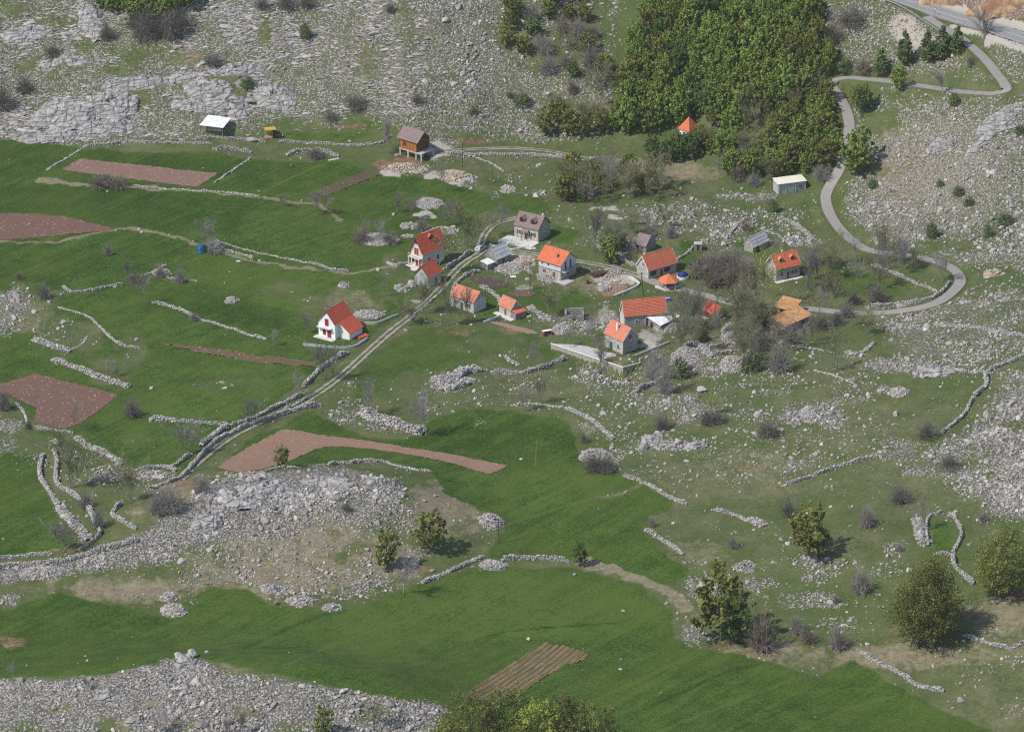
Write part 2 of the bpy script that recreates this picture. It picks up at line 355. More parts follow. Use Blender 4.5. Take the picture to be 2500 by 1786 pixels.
for x, y, rx, ry, v in [(985,405,70,28,.9),(930,400,35,20,.8),(1160,345,90,8,.8),(2180,185,80,10,.9),(2300,150,40,12,.8),(1120,810,80,16,.5),(1250,805,70,14,.6),(860,307,90,9,.7),(470,140,50,15,.5),(1830,1140,90,25,.42),(1900,1180,70,25,.4),
      (1960,1075,120,20,.4),(1790,1095,60,25,.4),(470,1185,80,22,.6),(1030,1385,60,28,.5),(940,1345,90,30,.5),(170,1340,60,12,.7),(2200,1545,90,20,.42),(2490,1450,80,15,.8),(1750,1575,110,14,.5),(1780,405,40,16,.5),(1540,445,120,25,.4),(1440,495,90,12,.5),(2190,40,70,30,.3),(2230,95,60,40,.35),(1210,720,60,8,.4),(1500,700,50,20,.6),(1380,690,40,20,.4),(800,1765,400,30,.3),(30,1570,60,25,.6),(540,1780,90,25,.5)]:
    blob(SOIL, x, y, rx, ry, v, 0.3)
# cut bank above the main road and the pale verges
poly(SOIL, [(2225,-60),(2240,-2),(2330,15),(2420,35),(2560,62),(2600,-80)], 1.0, 5)
GRAV = raster()
stroke(GRAV, [(2150,-25),(2240,2),(2330,24),(2420,46),(2540,78)], 26, 1.0); stroke(GRAV, [(2330,62),(2420,92),(2520,122)], 20, .9); stroke(GRAV, [(2410,110),(2440,90),(2470,110)], 26, .8)
poly(GRAV, [(2160,60),(2185,25),(2215,35),(2300,95),(2320,110),(2260,130),(2200,110)], .75, 10)
for x, y, rx, ry, v in [(1047,495,42,17,1),(930,585,50,17,.9),(1065,365,50,26,.8),(1010,415,40,12,.9),(955,425,30,14,.8),(1070,427,40,12,.8),(1110,440,40,14,.8),(1010,735,30,8,.6),(1500,680,60,30,.8),(1260,640,60,34,.8),(1480,770,40,40,.5),(1590,820,50,20,.6),(2310,355,40,22,.8),(2430,668,36,10,.9),
      (1040,430,20,8,.7),(1040,525,40,8,.8),(1090,560,40,10,.5),(1000,575,14,5,1),(1050,568,18,6,1),(1440,1050,30,20,.4),(1450,1115,40,18,.5),(1500,610,60,40,.5),(1510,530,24,8,.9),(1480,508,50,8,.7),(1340,670,50,20,.6),(1740,560,60,30,.4),(1280,705,30,16,.5),(1570,845,40,14,.7),(1625,800,50,20,.5),(1800,885,60,25,.4),(1700,870,100,40,.4)]:
    blob(GRAV, x, y, rx, ry, v, 0.5)
# stones per square metre, and their size
DENS[:] = 0.14
poly(DENS, [(-40,-60),(1520,-60),(1480,330),(1350,345),(1000,335),(940,300),(860,312),(700,318),(600,322),(450,338),(209,356),(-40,338)], 2.3, 10)
for x, y, rx, ry, v in [(330,135,70,30,.3),(545,200,55,25,.3),(280,170,50,22,.3),(650,70,22,45,.3),(600,235,60,25,.4),(390,60,110,45,.3),(470,140,90,18,.4),(90,160,80,20,.6),(700,305,90,20,.3),(860,290,60,30,.35),(340,240,40,30,.4),(1270,40,60,50,.8),(1230,90,60,50,.8),(1350,120,120,80,.5),(1450,60,80,100,.3),(40,20,60,20,.6),(1000,60,40,80,1.2),(890,150,30,60,1.0),(1390,290,130,60,.7),(1150,330,120,14,.8),(150,50,90,20,.7),(210,110,50,14,.6)]:
    blob(DENS, x, y, rx, ry, v, 0.3)
poly(DENS, [(2085,240),(2470,236),(2560,200),(2560,660),(2350,650),(2120,585),(2060,500),(2085,400)], 2.3, 14)
poly(DENS, [(1990,10),(2170,0),(2300,90),(2440,205),(2060,175)], 1.9, 10)
poly(DENS, [(2165,60),(2190,25),(2300,90),(2320,112),(2240,135)], 4.0, 8)
poly(DENS, [(2400,100),(2560,125),(2560,210),(2460,200)], 2.2, 8)
for x, y, rx, ry, v in [(2150,300,70,50,.35),(2200,215,80,18,1.6),(2180,180,60,16,.5),(2330,190,90,24,.9),(2150,420,60,30,.7),(2300,600,120,25,.6),(2420,300,90,40,2.6),(2330,340,110,25,2.4),(2290,360,40,24,3.5),(2200,480,110,50,2.0),(2430,560,70,60,1.2)]:
    blob(DENS, x, y, rx, ry, v, 0.3)
poly(DENS, [(2560,860),(2440,930),(2430,1010),(2300,1075),(2245,1105),(2330,1180),(2430,1262),(2560,1290)], 2.5, 16)
for x, y, rx, ry, v in [(2400,1060,50,22,4.2),(2470,1120,40,40,4.2),(2440,1210,50,22,4.0),(2480,980,40,30,3.6),(2360,1130,40,14,.6),(2420,1160,30,14,.5),(2480,1040,30,14,.6),(2300,1110,50,16,3.0)]: blob(DENS, x, y, rx, ry, v, 0.3)
poly(DENS, [(2150,770),(2560,690),(2560,860),(2400,905),(2300,900),(2170,850)], 1.7, 16)
poly(DENS, [(1400,900),(1900,820),(2150,920),(2200,1100),(1950,1210),(1700,1200),(1450,1130)], .6, 20)
for x, y, rx, ry, v in [(2300,830,110,50,2.2),(2230,900,60,30,2.6),(2280,800,80,20,2.4),(1680,1000,60,45,2.4),(1600,985,60,35,2.0),(1935,1015,36,28,3.5),(2030,1015,45,40,2.8),(1830,1010,70,16,1.6),(2160,890,60,25,2.6),(2160,950,24,12,4.),(2190,955,40,14,3.5),(1480,1115,60,24,3.0),(1620,1090,90,18,2.4),(1590,1075,40,16,4.),(1680,1088,50,12,3.5),
      (1440,910,40,30,2.0),(1560,960,60,50,1.4),(1960,990,60,12,2),(1740,1010,40,20,2.2),(1890,960,60,12,1.8),(2060,975,100,10,1.6),(1960,1130,60,10,1.4),(2110,1140,50,10,1.5),(1830,1110,120,18,1.0),(2090,870,40,20,1.6),(1800,1165,80,16,1.0),(2200,1100,70,40,2.4),(2240,1150,60,20,2),
      (1710,1430,50,45,2.6),(1700,1555,45,35,2.8),(1860,1428,70,25,2.6),(1970,1465,120,28,2.4),(2010,1380,80,28,1.5),(1975,1368,55,18,3.2),(2000,1410,60,25,2.2),(2190,1340,40,25,2.0),(2160,1390,60,30,1.3),(2070,1520,90,25,1.2),(1815,1385,32,12,5.0),(2420,1640,80,20,.8),(2480,1610,40,30,1.2),(2350,1720,40,20,.8),(2490,1740,40,20,1.2),
      (30,740,60,60,2.6),(10,800,40,40,2.4),(120,720,60,25,.9),(130,800,70,40,.5),(30,1040,50,26,3.0),(10,1090,50,30,2.6),(60,1120,70,24,1.2),(130,1080,60,20,1.0),(250,1170,60,24,1.6),(320,1150,90,20,1.8),(370,1160,60,16,2.6),(200,1115,40,20,1.0),
      (1250,640,70,36,2.6),(1345,680,40,20,2.0),(1500,690,50,30,3.0),(1450,655,60,16,1.6),(1525,600,50,30,2.4),(1470,590,60,40,1.4),(1400,790,70,40,1.3),(1340,775,60,14,3.0),(1480,790,40,30,1.6),(1760,590,60,30,2.2),(1730,620,40,14,2.0),(1960,590,60,20,2.4),(1660,520,160,40,1.4),(1620,560,80,30,1.4),(1900,520,110,60,1.1),(1780,540,80,40,1.6),(1840,480,100,12,3.0),(1670,890,110,30,2.0),(1760,900,60,20,2.0),(1600,850,40,18,2.0),(1900,640,40,20,1.0),(2060,660,60,20,1.2),
      (1075,360,60,36,3.2),(1000,412,70,18,3.4),(1090,430,50,14,2.6),(1130,440,40,16,2.6),(1180,380,110,12,1.6),(1210,480,30,12,2.4),(1300,470,30,12,1.6),(1240,440,60,20,.7),(1330,470,25,10,1.5),(1100,935,60,28,3.6),(1040,1000,90,12,.8),(860,1000,60,40,1.2),(840,1020,40,18,2.2),(1160,975,60,25,.9),(930,1040,60,20,2.2),(1170,1030,30,14,2.0),(960,860,40,12,.8),(1280,930,60,40,.5),(1440,960,60,60,.9),(880,940,120,30,.8)]:
    blob(DENS, x, y, rx, ry, v, 0.35)
poly(DENS, [(330,1340),(500,1270),(700,1200),(900,1190),(1020,1240),(1010,1320),(900,1360),(760,1400),(560,1400),(430,1390),(330,1385)], 1.9, 22)
poly(DENS, [(-40,1398),(60,1382),(200,1356),(330,1312),(430,1240),(540,1178),(700,1146),(860,1150),(985,1184),(975,1222),(880,1212),(760,1228),(640,1268),(520,1322),(400,1362),(260,1384),(150,1404),(-40,1424)], 5.2, 8)
poly(DENS, [(430,1330),(900,1290),(1000,1320),(1060,1400),(900,1450),(760,1480),(600,1440),(430,1430)], 1.2, 20)
for x, y, rx, ry, v in [(850,1250,110,34,2.8),(760,1330,160,40,1.2),(660,1300,70,24,2.6),(900,1320,50,18,.5),(830,1360,60,18,.4),(1010,1350,60,25,2.2),(920,1410,50,24,2.4),(870,1440,50,14,2.0),(690,1440,30,14,3.0),(740,1470,36,10,4.),(810,1483,26,8,4.),(90,1400,60,16,5.),(20,1460,40,20,3.),(410,1460,34,12,3.5),(425,1490,32,14,3.5),(310,1462,16,10,3.),(470,1465,20,8,3.),(480,1420,50,12,1.4),(560,1400,70,16,1.4),(1200,1380,40,12,4.),(800,1140,60,14,2.0),(1150,1390,60,12,1.5)]:
    blob(DENS, x, y, rx, ry, v, 0.4)
poly(DENS, [(-40,1664),(120,1662),(250,1652),(380,1622),(450,1606),(560,1640),(800,1682),(1100,1724),(1040,1860),(-40,1860)], 3.6, 8)
stroke(DENS, [(-20,1676),(120,1674),(260,1664),(380,1636),(450,1618),(560,1656),(800,1694),(1080,1734)], 26, 6.0)
for x, y, rx, ry, v in [(600,1740,70,20,1.2),(380,1720,60,18,1.6),(150,1730,60,16,1.4),(880,1750,60,18,1.6),(700,1720,60,16,5.),(250,1700,60,16,6.)]: blob(DENS, x, y, rx, ry, v, 0.3)
for x, y, rx, ry, v in [(270,1770,60,30,1.0),(60,1780,60,25,1.5),(470,1770,80,25,1.6),(720,1775,60,25,1.8),(560,1645,60,10,.8)]: blob(DENS, x, y, rx, ry, v, 0.3)
for x, y, rx, ry, v in [(620,1200,380,110,.6),(740,1330,260,60,.36),(500,1720,450,90,.5),(700,130,900,200,.5),(2300,420,240,200,.42),(2430,1090,120,180,.5),(250,1240,70,70,.3),(2250,1000,100,100,.5),(200,280,240,70,.7),(600,250,200,50,.65)]: blob(SIZE, x, y, rx, ry, v, 0.3)
poly(DENS, [(2240,-60),(2250,2),(2330,15),(2420,35),(2600,70),(2600,-80)], 2.2, 6); stroke(GRAV, LANE[2:46], 11, .45)
# meadow plots differ in tone; faint strips and boundary lines run through them
TONE = raster()+.5
for pts, v in [([(0,340),(200,355),(110,420),(0,440)],.3),([(215,360),(600,390),(530,440),(200,385)],.25),([(620,390),(740,395),(760,470),(520,460)],.4),([(760,470),(900,420),(1140,450),(1140,520),(1000,560),(840,540)],.45),([(0,450),(330,455),(640,490),(560,580),(300,550),(0,520)],.3),([(640,490),(840,550),(680,620),(570,580)],.55),([(0,600),(290,570),(480,600),(330,670),(150,700),(0,690)],.4),([(500,620),(850,665),(1000,690),(900,760),(700,760),(560,690),(420,690)],.7),([(300,700),(560,720),(770,800),(640,820),(360,740)],.3),([(160,720),(350,745),(640,830),(760,870),(420,840),(250,790)],.55),([(290,870),(760,895),(680,960),(330,960)],.6),([(330,960),(660,965),(560,1030),(340,1020)],.75),([(300,1040),(560,1045),(440,1130),(330,1120)],.65),([(560,1120),(760,1010),(1060,1030),(1410,1050),(1420,1130),(1250,1130),(700,1045)],.35),([(1080,1160),(1420,1130),(1540,1165),(1400,1260),(1230,1250)],.72),([(1230,1260),(1560,1200),(1690,1390),(1500,1395),(1230,1360)],.55),([(0,1490),(140,1450),(400,1505),(300,1600),(0,1650)],.42),([(400,1505),(520,1435),(800,1494),(900,1650),(460,1600)],.6),([(800,1494),(1180,1390),(1500,1420),(1650,1490),(1500,1560),(1100,1560),(900,1650)],.75),([(1500,1560),(1780,1595),(2000,1650),(1700,1786),(1200,1786),(1320,1640)],.55)]: poly(TONE, pts, v, 10)
for pts, wd, v in [([(685,614),(770,585),(850,562)],5,1.),([(560,540),(640,500),(690,480)],4,.0),([(330,510),(420,470)],4,.0),([(460,640),(540,610),(660,560)],4,.9),([(820,390),(740,420),(640,470)],5,.95),([(1100,1580),(1250,1540),(1500,1520)],6,.2),([(700,1620),(900,1540),(1050,1500)],7,.95),([(600,1580),(760,1510),(850,1490)],6,.2),([(1300,1786),(1600,1640),(1720,1590)],8,.9),([(1450,1786),(1750,1650),(1850,1620)],7,.2),([(1600,1786),(1850,1690),(1960,1650)],8,.9),([(1750,1800),(1950,1720),(2080,1670)],6,.2),([(1900,1800),(2100,1720),(2180,1700)],6,.85),([(1080,1330),(1300,1260),(1440,1215)],7,.9),([(0,1560),(200,1530),(400,1520)],7,.2),([(650,740),(800,770),(900,780)],10,.95),([(620,725),(780,750),(900,762)],8,.95),([(200,1100),(290,1180)],5,.9)]: stroke(TONE, pts, wd, v)
PAVED = raster()   # no loose stones here
def samp(m, px, py):
    fx = np.clip(px/2-0.5, 0, MW-1.001); fy = np.clip(py/2-0.5, 0, MH-1.001); ix, iy = fx.astype(int), fy.astype(int); fx, fy = fx-ix, fy-iy
    return (m[iy,ix]*(1-fx)+m[iy,ix+1]*fx)*(1-fy) + (m[iy+1,ix]*(1-fx)+m[iy+1,ix+1]*fx)*fy
# ------------------------------------------------------------------ house plots: frame from three base corners in the photo (left, near, right)
class Frame: pass
def frame(A, B, C, dz=0.0):
    f = Frame(); b = at1(*B); z = b.z+dz
    if dz: b = on_plane(*B, z)
    a = on_plane(*A, z); c = on_plane(*C, z)
    u = (a-b); v = (c-b)
    # square the two directions, splitting the error
    au, av = math.atan2(u.y, u.x), math.atan2(v.y, v.x); e = ((au-av) % (2*math.pi)) - math.pi/2; av2 = av + e/2
    vd = Vector((math.cos(av2), math.sin(av2), 0)); ud = Vector((-vd.y, vd.x, 0))
    f.o, f.u, f.v, f.rz, f.Lu, f.Lv, f.z = b, ud, vd, av2, abs(u.dot(ud)), abs(v.dot(vd)), z
    return f
PLOTS = {
 'chalet':  ((977,378),(1017,391),(1046,377)),
 'forest':  ((1660,346),(1682,354),(1702,345)),
 'shed':    ((1897,473),(1899.5,475),(1969,468)),
 'brown':   ((1253.9,578.6),(1313.9,591.2),(1344.7,574)),
 'aframe':  ((1000.8,645),(1032.4,655),(1090,637)),
 'grey':    ((1013,693),(1047,703),(1075,687)),
 'barn':    ((1186,641),(1213,651),(1247,636)),
 'twofloor':((1314.7,669.4),(1368.6,685.6),(1407,667)),
 'ruin':    ((1547,609),(1577.5,616),(1604,604)),
 'green':   ((1552,669),(1583,683),(1655,665)),
 'byre':    ((1811,613),(1838.5,617.5),(1890,605)),
 'dormer':  ((1867,672),(1894.9,686.7),(1954.9,675.6)),
 'white':   ((776.3,819),(818.6,829),(860,808)),
 'salmon':  ((1100.5,746.5),(1156,764.6),(1187.6,751)),
 'small':   ((1220,762),(1247,775.5),(1270,767)),
 'long':    ((1512.4,785),(1524.7,799),(1627.8,791)),
 'tinlean': ((1587,790),(1612,807),(1641,783)),
 'front':   ((1475.5,845),(1520.4,865),(1557.4,852.4)),
 'red':     ((1721,770),(1748,784),(1771,776)),
 'rusta':   ((1893,762),(1932,771),(1951,754)),
 'rustb':   ((1889,800),(1916,813),(1972,786)),
}
FR = {k: frame(*v) for k, v in PLOTS.items()}
FR['tinlean'] = frame(*PLOTS['tinlean'], dz=FR['long'].z-.3-at1(1612,807).z)
def level(f, margin=0.6, blend=2.0, off=-0.03):
    """level the ground under a plot"""
    global Z
    cx = f.o + f.u*f.Lu/2 + f.v*f.Lv/2; r = max(f.Lu, f.Lv)+margin+blend
    for iy in np.where(abs(YS-cx.y) < r)[0]:
        for ix in np.where(abs(XS-cx.x) < r)[0]:
            d = Vector((XS[ix], YS[iy], 0)) - cx; a = abs(d.x*f.u.x+d.y*f.u.y)-f.Lu/2-margin; b = abs(d.x*f.v.x+d.y*f.v.y)-f.Lv/2-margin; q = max(a, b)
            if q < blend: k = 1-float(sstep(0, blend, np.array(q))); Z[iy,ix] = Z[iy,ix]*(1-k)+(f.z+off)*k
for k, f in FR.items(): level(f)
# the garden terrace of the lowest house drops to the pasture: cut the ground away in front of it
TERR_Z = FR['front'].z; TERR = [on_plane(x, y, TERR_Z-.02) for x, y in [(1345,838),(1410,840),(1478,846),(1545,868),(1563,885),(1521,896)]]
for iy in np.where(abs(YS-TERR[5].y) < 26)[0]:
    for ix in np.where(abs(XS-TERR[5].x) < 26)[0]:
        P_ = np.array([XS[ix], YS[iy]]); best = 99; tt = 0
        if inside(P_[:1], P_[1:], [(p.x, p.y) for p in TERR])[0]: continue
        for i, j in ((5,4), (5,0)):
            a, c = np.array(TERR[i][:2]), np.array(TERR[j][:2]); t = np.clip((P_-a)@(c-a)/((c-a)@(c-a)), 0, 1); d = np.linalg.norm(P_-a-(c-a)*t); nrm = np.array([-(c-a)[1], (c-a)[0]]); nrm = nrm*(1 if nrm[1] < 0 else -1)
            if d < best and (P_-a)@nrm > -.3: best, tt = d, t
        if best < 12: k_ = (1-float(sstep(1.5, 12, np.array(best)))); tgt = TERR_Z-3.0+2.0*tt; Z[iy,ix] = min(Z[iy,ix], Z[iy,ix]*(1-k_)+tgt*k_)

# ------------------------------------------------------------------ ploughed plots (each a sheet of earth with real furrows)
PLOUGHED = [  # name, outline, direction of the furrows (two photo points), furrow spacing, furrow depth, material, label
 ([(146,415),(195,387),(535,423),(482,458)], ((482,458),(535,423)), 2.0, .025, 'pink'),
 ([(751,475),(896,415),(935,427),(792,479)], ((751,475),(896,415)), 1.1, .16, 'brown'),
 ([(-30,590),(-30,522),(40,520),(160,528),(290,560),(140,576)], ((0,580),(290,560)), 2.0, .025, 'red'),
 ([(-40,950),(0,937),(86,911),(292,963),(194,1036),(157,1047),(82,1030),(88,997),(22,965),(-40,968)], ((82,1030),(200,960)), 2.0, .03, 'red'),
 ([(527,1142),(560,1118),(600,1095),(650,1067),(690,1047),(730,1050),(775,1060),(880,1072),(1000,1092),(1120,1112),(1243,1137),(1192,1158),(1100,1130),(1000,1110),(900,1096),(830,1090),(790,1092),(755,1103),(700,1128),(640,1146),(580,1153)], ((540,1145),(690,1050)), 1.15, .03, 'orange'),
 ([(1118,1702),(1180,1660),(1260,1610),(1328,1567),(1382,1576),(1442,1597),(1412,1618),(1372,1628),(1300,1672),(1215,1713)], ((1118,1700),(1328,1567)), 1.25, .14, 'stripe'),
 ([(390,838),(410,836),(500,848),(640,868),(775,884),(768,896),(640,886),(560,874),(480,860)], ((400,838),(770,890)), 1.2, .18, 'brown'),
 ([(1146,682),(1158,672),(1200,678),(1244,689),(1240,701),(1200,704),(1168,696)], ((1160,672),(1150,684)), .8, .08, 'dark'),
 ([(1235,718),(1255,707),(1290,708),(1312,714),(1298,726),(1262,724)], ((1235,718),(1255,707)), .8, .08, 'brown'),
 ([(1462,716),(1470,698),(1500,690),(1530,696),(1537,704),(1520,716),(1494,727),(1470,724)], ((1470,724),(1475,696)), .8, .10, 'orange'),
 ([(1192,786),(1210,784),(1300,805),(1314,815),(1290,816),(1230,800)], ((1192,786),(1310,815)), 1.0, .05, 'pale'),
]
PLOUGH_LABEL = [
 'long pinkish ploughed plot below the white canopy','narrow brown furrowed strip running up towards the timber chalet','reddish ploughed plot cut by the left edge of the photo, above the blue tank',
 'reddish L-shaped ploughed plot at the left edge beside the stone walls','long orange-brown ploughed strip that bends above the big rocky mound','striped plot with green rows and red earth behind the bottom bushes',
 'thin dark furrowed strip in the meadow left of the lane','dark oval vegetable bed behind the salmon roofed cottage','small brown bed between the salmon cottage and the two-storey house',
 'brown bed enclosed by a curved white wall beside the village track','pale strip of bare earth in front of the small orange hut']
def soil_mat(key, a, b_, rows=None):
    b = NB('soil_'+key); v = b.pos()
    n = b.noise(v, 0.35, 5); n2 = b.noise(v, 3.0, 3)
    col = b.mix(b.math('ADD', b.math('MULTIPLY', n, 0.6), b.math('MULTIPLY', n2, 0.5)), a, b_)
    st = b.voro(v, 2.6, 'Color'); s = b.n('ShaderNodeSeparateColor'); b.l(st, s.inputs[0])
    col = b.mix(b.math('GREATER_THAN', s.outputs[0], 0.972), col, (0.30, 0.26, 0.22))
    r = b.attr('row')                              # sprouting crop rows
    if rows: col = b.mix(b.math('MULTIPLY', b.math('GREATER_THAN', r, 0.5), b.ramp(b.noise(v, 0.14, 4), [(0.42, 0.15), (0.55, 0.85)])), col, rows)
    else: col = b.mix(b.ramp(b.noise(v, 0.5, 5), [(0.6, 0.0), (0.78, 0.35)]), col, (0.10, 0.11, 0.05))
    b.color(col); b.bump(n2, 0.8, 0.1); return b.m
SOILM = {'pink': soil_mat('pink', (.175,.10,.075), (.255,.155,.12)), 'brown': soil_mat('brown', (.10,.06,.042), (.17,.105,.078)), 'red': soil_mat('red', (.125,.066,.048), (.19,.108,.08)),
         'orange': soil_mat('orange', (.205,.115,.074), (.30,.185,.13)), 'stripe': soil_mat('stripe', (.21,.11,.072), (.31,.18,.125), (.095,.11,.035)), 'dark': soil_mat('dark', (.075,.05,.045), (.11,.07,.06)), 'pale': soil_mat('pale', (.22,.15,.10), (.30,.22,.16))}
# terrain first, at its resting height, lowered a touch under the plots
px_, py_ = to_px(GX, GY, Z)
for pl in PLOUGHED: poly(PAVED, pl[0], 1.0, 3)
FINE = slice(IY0, IY0+NY), slice(IX0, IX0+NX)
fld = samp(FIELD, px_, py_); den = samp(DENS, px_, py_)*(1-samp(PAVED, px_, py_))
# roughness of the ground: tussocks and stony hummocks where nothing was mown
near_road = np.zeros_like(Z)
for nm, q in PATHS.items():
    kd = kdtree.KDTree(len(q)); [kd.insert((a[0], a[1], 0), i) for i, a in enumerate(q)]; kd.balance(); hw_ = ROADW[nm]/2
    x0, x1, y0, y1 = q[:,0].min()-6, q[:,0].max()+6, q[:,1].min()-6, q[:,1].max()+6
    for iy in np.where((YS>y0)&(YS<y1))[0]:
        for ix in np.where((XS>x0)&(XS<x1))[0]:
            d = kd.find((XS[ix], YS[iy], 0))[2]
            if d < hw_+2.5: near_road[iy,ix] = max(near_road[iy,ix], 1-float(sstep(hw_+0.3, hw_+2.5, np.array(d))))
plot_mask = np.zeros_like(Z)
for f in FR.values():
    cx = f.o+f.u*f.Lu/2+f.v*f.Lv/2; dx, dy = GX-cx.x, GY-cx.y
    q = np.maximum(abs(dx*f.u.x+dy*f.u.y)-f.Lu/2, abs(dx*f.v.x+dy*f.v.y)-f.Lv/2); plot_mask = np.maximum(plot_mask, 1-sstep(0.8, 2.5, q))
rough_k = (1-fld)*(1-near_road)*(1-plot_mask)*(1-samp(PAVED, px_, py_))
Z += rough_k*((fbm(GX/5, GY/5, 31, 4)-0.5)*(0.6+0.35*np.clip(den, 0, 3)) + (vnoise(GX/1.3, GY/1.3, 37)-0.5)*0.22)
Z += (1-near_road)*(1-plot_mask)*fld*(fbm(GX/9, GY/9, 33, 3)-0.5)*0.30

# the ploughed sheets
NORMROWS = []
for (outl, dirp, sp, dep, mk), lab in zip(PLOUGHED, PLOUGH_LABEL):
    W3 = at(outl); d = at(dirp); d = d[1]-d[0]; ang = math.atan2(d[1], d[0]); ca, sa = math.cos(ang), math.sin(ang)
    loc = np.c_[W3[:,0]*ca+W3[:,1]*sa, -W3[:,0]*sa+W3[:,1]*ca]   # along, across
    step_a, step_c = 0.3, 0.28
    na, nc = int(np.ptp(loc[:,0])/step_a)+2, int(np.ptp(loc[:,1])/step_c)+2
    A_, C_ = np.meshgrid(loc[:,0].min()+np.arange(na)*step_a, loc[:,1].min()+np.arange(nc)*step_c)
    X_, Y_ = A_*ca-C_*sa, A_*sa+C_*ca
    jit = (fbm(X_/1.2, Y_/1.2, 9, 3)-.5)*1.1
    ok = inside(A_+jit, C_+jit, [tuple(p) for p in loc])
    ph = (C_+(vnoise(A_/9, C_/40, 3)-.5)*.5)/sp*2*math.pi
    Zp = hgt(X_, Y_) + 0.07 + dep*np.sin(ph) + (fbm(X_/1.6, Y_/1.6, 17, 3)-.5)*.08
    used = np.zeros_like(ok); F = []
    q = ok[:-1,:-1]&ok[1:,:-1]&ok[:-1,1:]&ok[1:,1:]; iy, ix = np.where(q)
    n = A_.shape[1]; idx = np.c_[iy*n+ix, iy*n+ix+1, (iy+1)*n+ix+1, (iy+1)*n+ix]
    uq, inv = np.unique(idx, return_inverse=True); inv = inv.reshape(idx.shape)
    V = np.c_[X_.ravel(), Y_.ravel(), Zp.ravel()][uq]
    o = link('ploughed_field', mesh_np('ploughed_field', V, inv, SOILM[mk], smooth=True)); tag(o, lab, None, None, 'structure')
    rr = (np.sin(ph) > 0.5).astype(np.float32).ravel()[uq]
    if len(o.data.vertices) == len(rr): o.data.attributes.new('row', 'FLOAT', 'POINT').data.foreach_set('value', rr)

# ------------------------------------------------------------------ terrain sheet
px_, py_ = to_px(GX, GY, Z)
wob = (fbm(GX/3.2, GY/3.2, 41, 3)-0.5)
wx, wy = px_+wob*26, py_+(fbm(GX/3.2, GY/3.2, 43, 3)-0.5)*16
zone = np.stack([samp(FIELD, wx, wy), samp(DRY, wx, wy), np.clip(samp(blur(DENS, 3), wx, wy)/3.2, 0, 1), samp(SOIL, wx, wy)], -1)
gv = samp(GRAV, wx, wy)*sstep(-45, -10, py_); zone[...,3] *= sstep(-60, -20, py_); tv_ = samp(TONE, px_+wob*10, py_)
V = np.stack([GX, GY, Z], -1).reshape(-1, 3); ny, nx = GX.shape
ii = (np.arange(ny-1)[:,None]*nx+np.arange(nx-1)[None,:]).ravel(); F = np.c_[ii, ii+1, ii+nx+1, ii+nx]

b = NB('ground_cover'); P = b.pos()
za = b.n('ShaderNodeAttribute', attribute_name='zone'); zs = b.n('ShaderNodeSeparateColor'); b.l(za.outputs['Color'], zs.inputs[0])
zf, zd, zr, zso, zg = zs.outputs[0], zs.outputs[1], zs.outputs[2], za.outputs['Alpha'], b.attr('gravel')
nL = b.noise(P, 0.035, 4); nM = b.noise(P, 0.16, 5, 0.6); nS = b.noise(P, 0.9, 5, 0.65); nT = b.noise(P, 4.5, 3, 0.6)
streak = b.noise(b.mapping(b.mapping(P, (1, 1, 1), (0, 0, R(-50))), (0.03, 0.55, 1)), 1.0, 4, 0.6); nG = b.noise(P, 1.7, 5, 0.75)
def edge(f, lo, hi, k=0.5, n=None):      # break a zone's edge up with fine noise
    return b.ramp(b.math('ADD', f, b.math('MULTIPLY', b.math('SUBTRACT', n or nS, 0.5), k)), [(lo, 0.0), (hi, 1.0)])
lf = b.math('ADD', b.math('ADD', b.math('MULTIPLY', streak, 0.22), b.math('MULTIPLY', nM, 0.24)), b.math('ADD', b.math('SUBTRACT', b.math('MULTIPLY', nG, 0.62), 0.14), b.math('MULTIPLY', b.attr('tone'), 0.22)))
lush = b.ramp(lf, [(0.41, (0.019, 0.047, 0.007)), (0.5, (0.040, 0.081, 0.012)), (0.585, (0.080, 0.122, 0.025))])
lush = b.mix(b.ramp(nL, [(0.42, 0.0), (0.62, 0.4)]), lush, (0.075, 0.108, 0.020))
lush = b.mix(b.math('MULTIPLY', b.ramp(nS, [(0.5, 0.0), (0.75, 1.0)]), 0.25), lush, (0.095, 0.118, 0.03))
rough = b.ramp(b.math('ADD', b.math('MULTIPLY', nM, 0.35), b.math('ADD', b.math('MULTIPLY', nS, 0.25), b.math('MULTIPLY', nG, 0.4))), [(0.36, (0.050, 0.064, 0.020)), (0.45, (0.083, 0.101, 0.038)), (0.54, (0.128, 0.134, 0.064)), (0.64, (0.215, 0.175, 0.105))])
rough = b.mix(b.ramp(nL, [(0.42, 0.55), (0.62, 0.0)]), rough, (0.058, 0.092, 0.020))
dry = b.ramp(b.math('ADD', b.math('MULTIPLY', nM, 0.4), b.math('MULTIPLY', nS, 0.6)), [(0.32, (0.125, 0.108, 0.062)), (0.5, (0.205, 0.175, 0.110)), (0.68, (0.29, 0.25, 0.17))])
soil = b.ramp(b.math('ADD', b.math('MULTIPLY', nM, 0.5), b.math('MULTIPLY', nS, 0.5)), [(0.35, (0.13, 0.072, 0.048)), (0.5, (0.20, 0.115, 0.075)), (0.68, (0.31, 0.205, 0.14))])
cell = b.voro(P, 2.3, 'Color'); cs = b.n('ShaderNodeSeparateColor'); b.l(cell, cs.inputs[0]); ce = b.voro(P, 2.3, 'Distance')
stone = b.ramp(cs.outputs[0], [(0.0, (0.15, 0.14, 0.125)), (0.5, (0.28, 0.26, 0.24)), (1.0, (0.44, 0.41, 0.38))])
stone = b.mix(b.ramp(ce, [(0.42, 0.0), (0.62, 0.85)]), stone, (0.085, 0.08, 0.06))
grav = b.mix(nT, (0.28, 0.255, 0.225), (0.50, 0.46, 0.41))
col = b.mix(edge(zd, 0.3, 0.75, 0.7), rough, dry)
